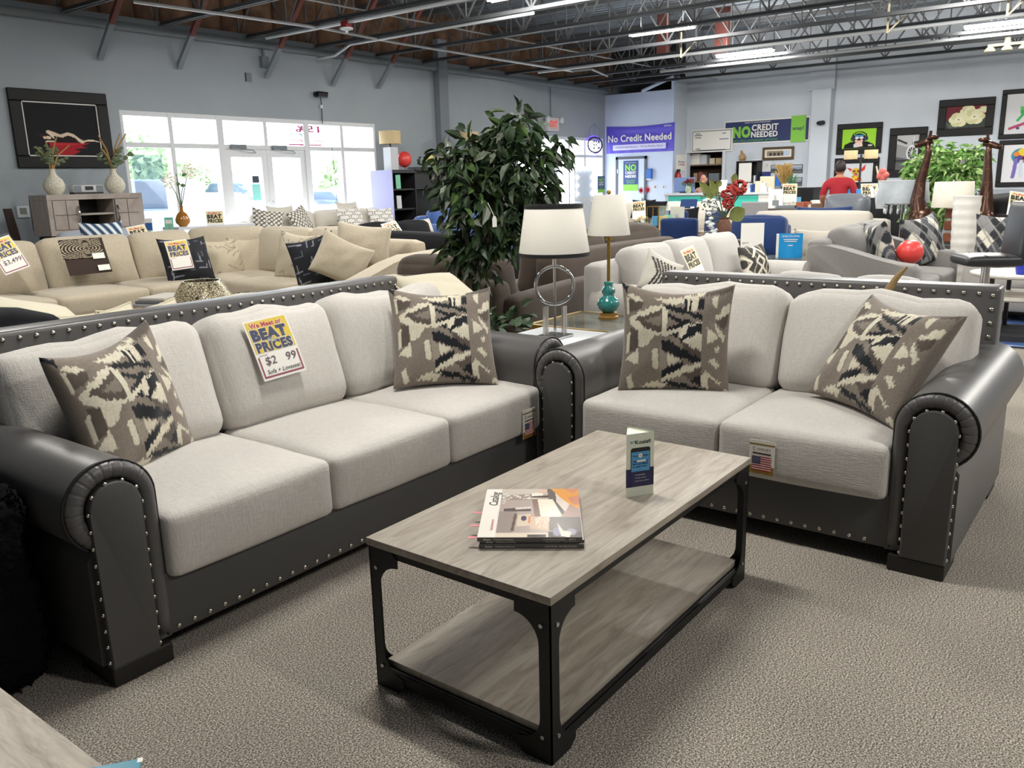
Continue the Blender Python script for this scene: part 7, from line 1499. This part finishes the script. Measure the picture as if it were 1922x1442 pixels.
for sx in (-.8,.2): B().box(sx-.03,sx+.03,-.7,.5,0,.08).out('foot',M_black,ct)
bpy.data.objects['flower_vase.002'].location.z=bpy.data.objects['flower_vase.002'].location.z
price_sign('small BEAT PRICES sign on the black cabinet',basis((-.8,-.5,.4)),onx(1632,374,14.3)+Vector((0,0,.09)),w=.26,price='',far=True); stand_card('leaning white card on the black cabinet',Vector((14.3,onx(1643,366,14.3).y,zt3+.002)),.12,.2,M_paper,(-.7,-.6,.5))
o=B().box(0,.04,-.75,.55,0,onx(1640,356,15).z,bev=.01).out('blue_board',mat('sky_board','#3f8fd0',.6)); o.location=(15.6,onx(1640,400,15.6).y,0); tag(o,'sky blue board low behind the black cabinet','board')
for k,(px,py) in enumerate(((1597,291),(1635,291))):
    q=onx(px,py,15.8)
    if k==0: fl=thing('floor_lamp','twin-arm floor lamp with two small burlap drum shades','lamp',(15.8,onx(1616,300,15.8).y,0)); yb=fl.location.y; b=B(); zz_=q.z; b.cyl((0,0,.02),(0,0,zz_),.018).lathe([(0,0),(.16,0),(.16,.02),(0,.03)],18)
    R5=(q-CAM).dot(_f)/FPX; b.tube([(0,0,zz_-.1),(0,q.y-yb,zz_-.05),(0,q.y-yb,zz_)],.01,6); B().lathe([(12*R5,zz_-8*R5),(12*R5,zz_+8*R5),(11.5*R5,zz_+8*R5),(11.5*R5,zz_-8*R5)],24,c=(0,q.y-yb,0)).out('shade',M_burl,fl,smooth=True,angle=0)
b.out('stand',M_dark,fl)
# grey booth back far right + black garment pile
q=onx(1870,362,16); gsofa('sofa','long grey booth sofa against the right wall under the horse picture',(19.6,onx(1880,365,19.6).y,0),-PI/2,3.6,.9,3,mat('booth_grey','#7d828a',.9),bh=onx(1880,357,20.3).z,sh=.6,ah=.9)
q=onx(1880,385,13); t=thing('display_bench','white-topped dark bench behind the right giraffe','table',(14.6,onx(1895,385,14.6).y-.2,0)); zbn=onx(1880,370,14.6).z; B().box(-.4,.4,-.9,.9,zbn-.06,zbn,bev=.02).out('tabletop',M_ivs,t); B().box(-.35,.35,-.85,.85,0,zbn-.06).out('body',M_dark,t)
q=onx(1885,385,12.4); o=put_cushion('garment_pile',mat('black_garment','#0f0f11',.9),None,(12.5,q.y-.1,q.z-.2),(.8,1.1,.5),r=.2,pf=(.1,.1,.1),n=14,wr=.06); tag(o,'heap of black fabric at the right edge behind the armchair','fabric'); o=B().box(-.4,.4,-.55,.55,0,q.z-.50).out('low_crate',M_dark); o.location=(12.5,q.y-.1,0); tag(o,'dark crate under the heap of black fabric','crate')
price_sign('BEAT PRICES sign on the black fabric heap at right edge',basis((-.8,-.4,.5),roll=.2),onx(1914,383,12.0),w=.25,price='',far=True)
# ================================================================== DESK, MAN, RECLINER
XD=16.4; zd_=onx(1500,390,XD).z; y1=onx(1440,390,XD).y; y2=onx(1568,384,XD).y
t=thing('office_desk','long dark desk covered with papers in front of the red-shirted person','desk',(XD,(y1+y2)/2,0)); w=(y1-y2)/2
B().box(-.4,.5,-w,w,zd_-.06,zd_,bev=.008).out('desktop',mat('desk_top','#4d4744',.5),t); B().box(-.3,.4,-w+.1,w-.1,zd_-.22,zd_-.06).out('apron',M_dark,t)
for sx in (-.3,.4):
    for sy in (-w+.08,w-.08): B().box(sx-.05,sx+.05,sy-.05,sy+.05,0,zd_-.06).out('leg',M_dark,t)
rs=random.Random(6)
def pd(px,dx=0): return (XD+dx,onx(px,388,XD).y,zd_+.001)
for k,(px,w,h,m,lb) in enumerate(((1449,.3,.07,mat('salmon_paper','#c98a80',.7),'salmon folder stack at the left end of the desk'),(1467,.3,.1,M_paper,'white paper stack on the desk near the salmon folders'),(1483,.35,.05,M_gray,'grey folder stack on the desk'),(1500,.3,.09,M_creamp,'cream paper stack in the middle of the desk'),(1512,.16,.11,mat('rust_box','#a3583f',.7),'rust-coloured box on the desk'),(1527,.34,.06,M_paper,'white paper stack right of the rust box'),(1545,.3,.08,mat('brown_folder','#7a5f50',.7),'brown folder stack at the right end of the desk'),(1535,.4,.13,M_paper,'tall white paper stack at the back of the desk'))):
    o=B().box(-.15,.15,-w/2,w/2,0,h,bev=.004).out('paper_stack',m); o.location=pd(px,.3 if k==7 else -.1+.15*(k%2)); o.rotation_euler=(0,0,rs.uniform(-.2,.2)); tag(o,lb,'papers','papers on the office desk')
price_sign('upright BEAT PRICES sign on the office desk',basis((-.9,-.4,.1)),Vector(pd(1484,-.1))+Vector((0,0,.19+.09)),w=.27,price='',far=True); stand_card('small blue card numbered 12 on the office desk',Vector(pd(1497,-.05)),.15,.2,M_sky,(-.9,-.4,.1),(('12',.07,.06,M_paper,.08),)); stand_card('white flyer leaning at the left end of the office desk',Vector(pd(1464,-.25)),.26,.36,M_paper,(-.9,-.4,.15),(('#',.12,.1,M_gray,.1),))
o=B().box(-.3,.3,-.35,.35,0,1.18,bev=.01).out('side_cabinet',M_black); q=onx(1506,352,19.6); o.location=(20.4,onx(1507,355,20.4).y,0); o.scale=(1,1,onx(1507,352,20.4).z/1.18); tag(o,'black side cabinet by the wall right of the grasses','cabinet')
# man (seen from behind, facing +X)
qm=onx(1578,305,15.6); mx,my=15.6,qm.y; H_=1.74; S=onx(1578,304,15.6).z/H_
M_shirt=mat('red_shirt','#9c1b28',.85,noise=(6,.06)); M_jean=mat('dark_trousers','#23252c',.85)
nd=[((0,0,.95),.155,.125),((0,.01,1.12),.165,.125),((0,.01,1.30),.19,.13),((0,.01,1.40),.15,.11),((0,0,1.48),.065,.065),((0,-.01,1.55),.06,.06),
((-.2,.0,1.395),.085,.085),((-.275,.02,1.16),.058,.058),((-.27,-.16,1.02),.045,.045),((-.20,-.3,1.03),.036,.036),((.2,.0,1.395),.085,.085),((.275,.02,1.16),.058,.058),((.26,-.16,1.0),.045,.045),((.18,-.3,1.0),.036,.036),
((-.1,0,.85),.11,.11),((-.11,-.02,.5),.075,.08),((-.11,.02,.1),.05,.055),((-.11,-.12,.05),.045,.035),((.1,0,.85),.11,.11),((.11,-.02,.5),.075,.08),((.11,.02,.1),.05,.055),((.11,-.12,.05),.045,.035)]
eg=[(0,1),(1,2),(2,3),(3,4),(4,5),(3,6),(6,7),(7,8),(8,9),(3,10),(10,11),(11,12),(12,13),(0,14),(14,15),(15,16),(16,17),(0,18),(18,19),(19,20),(20,21)]
def mparts(t,o):
    # one body mesh; clothing regions by face material
    me=o.data; me.materials.clear()
    for m in (M_shirt,M_jean,mat('skin_tan','#a9755c',.6),M_black): me.materials.append(m)
    for f in me.polygons:
        c=f.center
        if abs(c.x)<.2 and c.z>1.475: k=2
        elif c.z<.1: k=3
        elif c.z<.93 and abs(c.x)<.24: k=1
        elif (abs(c.x)>.2 and c.z<1.17) or (c.y<-.16 and c.z>.9): k=2
        else: k=0
        f.material_index=k
    head_parts(t,(0,-.02,1.63),M_hair,.11,-1,skin=mat('skin_tan'))
    for s,hx,hy,hz in ((-1,-.19,-.33,1.03),(1,.17,-.33,1.0)):
        b=B(); b.sph((hx,hy-.03,hz),.04,12,8,(.75,1.1,.5))
        for k in range(4): b.tube([(hx-.026+.017*k,hy-.06,hz),(hx-.026+.017*k,hy-.1-.008*(k in(1,2)),hz-.005),(hx-.026+.017*k,hy-.125,hz-.03)],.0085,6)
        b.tube([(hx-s*.03,hy-.02,hz),(hx-s*.055,hy-.06,hz-.01)],.01,6); b.out('hand',mat('skin_tan'),t,smooth=True)
p=skin_person('person','person in a red t-shirt standing with back turned before the puppy picture',(mx,my,0),PI/2+.25,nd,eg,M_shirt,mparts); p.rotation_euler=(0,0,PI/2+.2); p.scale=(1.0*S,1.0*S,S)
q=onx(1590,372,13.1); M_rec=mat('grey_recliner_leather','#6a6f77',.35,spec=.5)
t=thing('recliner','grey leather recliner back behind the ivory sofa','chair',(13.1,onx(1590,380,13.1).y,0),PI/2)
put_cushion('backrest',M_rec,t,(0,0,.75),(.62,.3,.94),rot=(.05,0,0),r=.09,pf=(0,.04,.02),n=10); put_cushion('headrest',M_rec,t,(0,-.03,q.z-.09),(.54,.28,.2),r=.08,pf=(0,.03,.02),n=8,wr=.01); put_cushion('seat',M_rec,t,(0,-.5,.42),(.6,.7,.2),r=.06,n=8)
for s in (-1,1): put_cushion('arm',M_rec,t,(s*.36,-.45,.4),(.18,.85,.6),r=.06,n=8)
B().box(-.4,.4,-.8,.1,0,.3).out('base',M_dark,t)
q=onx(1560,405,12.9); tp('royal blue pillow peeking behind the ivory sofa',onx(1545,412,12.7),(-.9,-.2,.3),M_bluev,.8,.4,.2)
# ================================================================== LIGHT
w=bpy.data.worlds.new('World'); sc.world=w; w.use_nodes=True
bg=w.node_tree.nodes['Background']; bg.inputs[0].default_value=(.86,.93,1,1); bg.inputs[1].default_value=11
def area(name,loc,rot,sx,sy,power,col=(1,1,1)):
    l=bpy.data.lights.new(name,'AREA'); l.shape='RECTANGLE'; l.size=sx; l.size_y=sy; l.energy=power; l.color=col
    o=bpy.data.objects.new(name,l); COL.objects.link(o); o.location=loc; o.rotation_euler=rot; return o
for k,(lx,ly) in enumerate(LPOS):
    area('strip_lamp',(lx,ly,ZL-.03),(0,0,0),.16,1.2,64,(1,.97,.91))
    area('strip_lamp_up',(lx,ly,ZL+.14),(math.pi,0,0),.16,1.2,26,(1,.96,.9))
    for s in (-1,1): area('strip_lamp_side',(lx+s*.07,ly,ZL),(0,s*-math.radians(72),0),.12,1.2,60,(1,.97,.91))
sc.view_settings.view_transform='Standard'; sc.view_settings.look='None'; sc.view_settings.gamma=1; sc.view_settings.exposure=.14
try: sc.view_settings.use_curve_mapping=False
except Exception: pass
cy=sc.cycles; cy.use_denoising=True; cy.max_bounces=7; cy.diffuse_bounces=4; cy.glossy_bounces=3; cy.transmission_bounces=4; cy.transparent_max_bounces=8; cy.caustics_reflective=False; cy.caustics_refractive=False; cy.sample_clamp_indirect=6
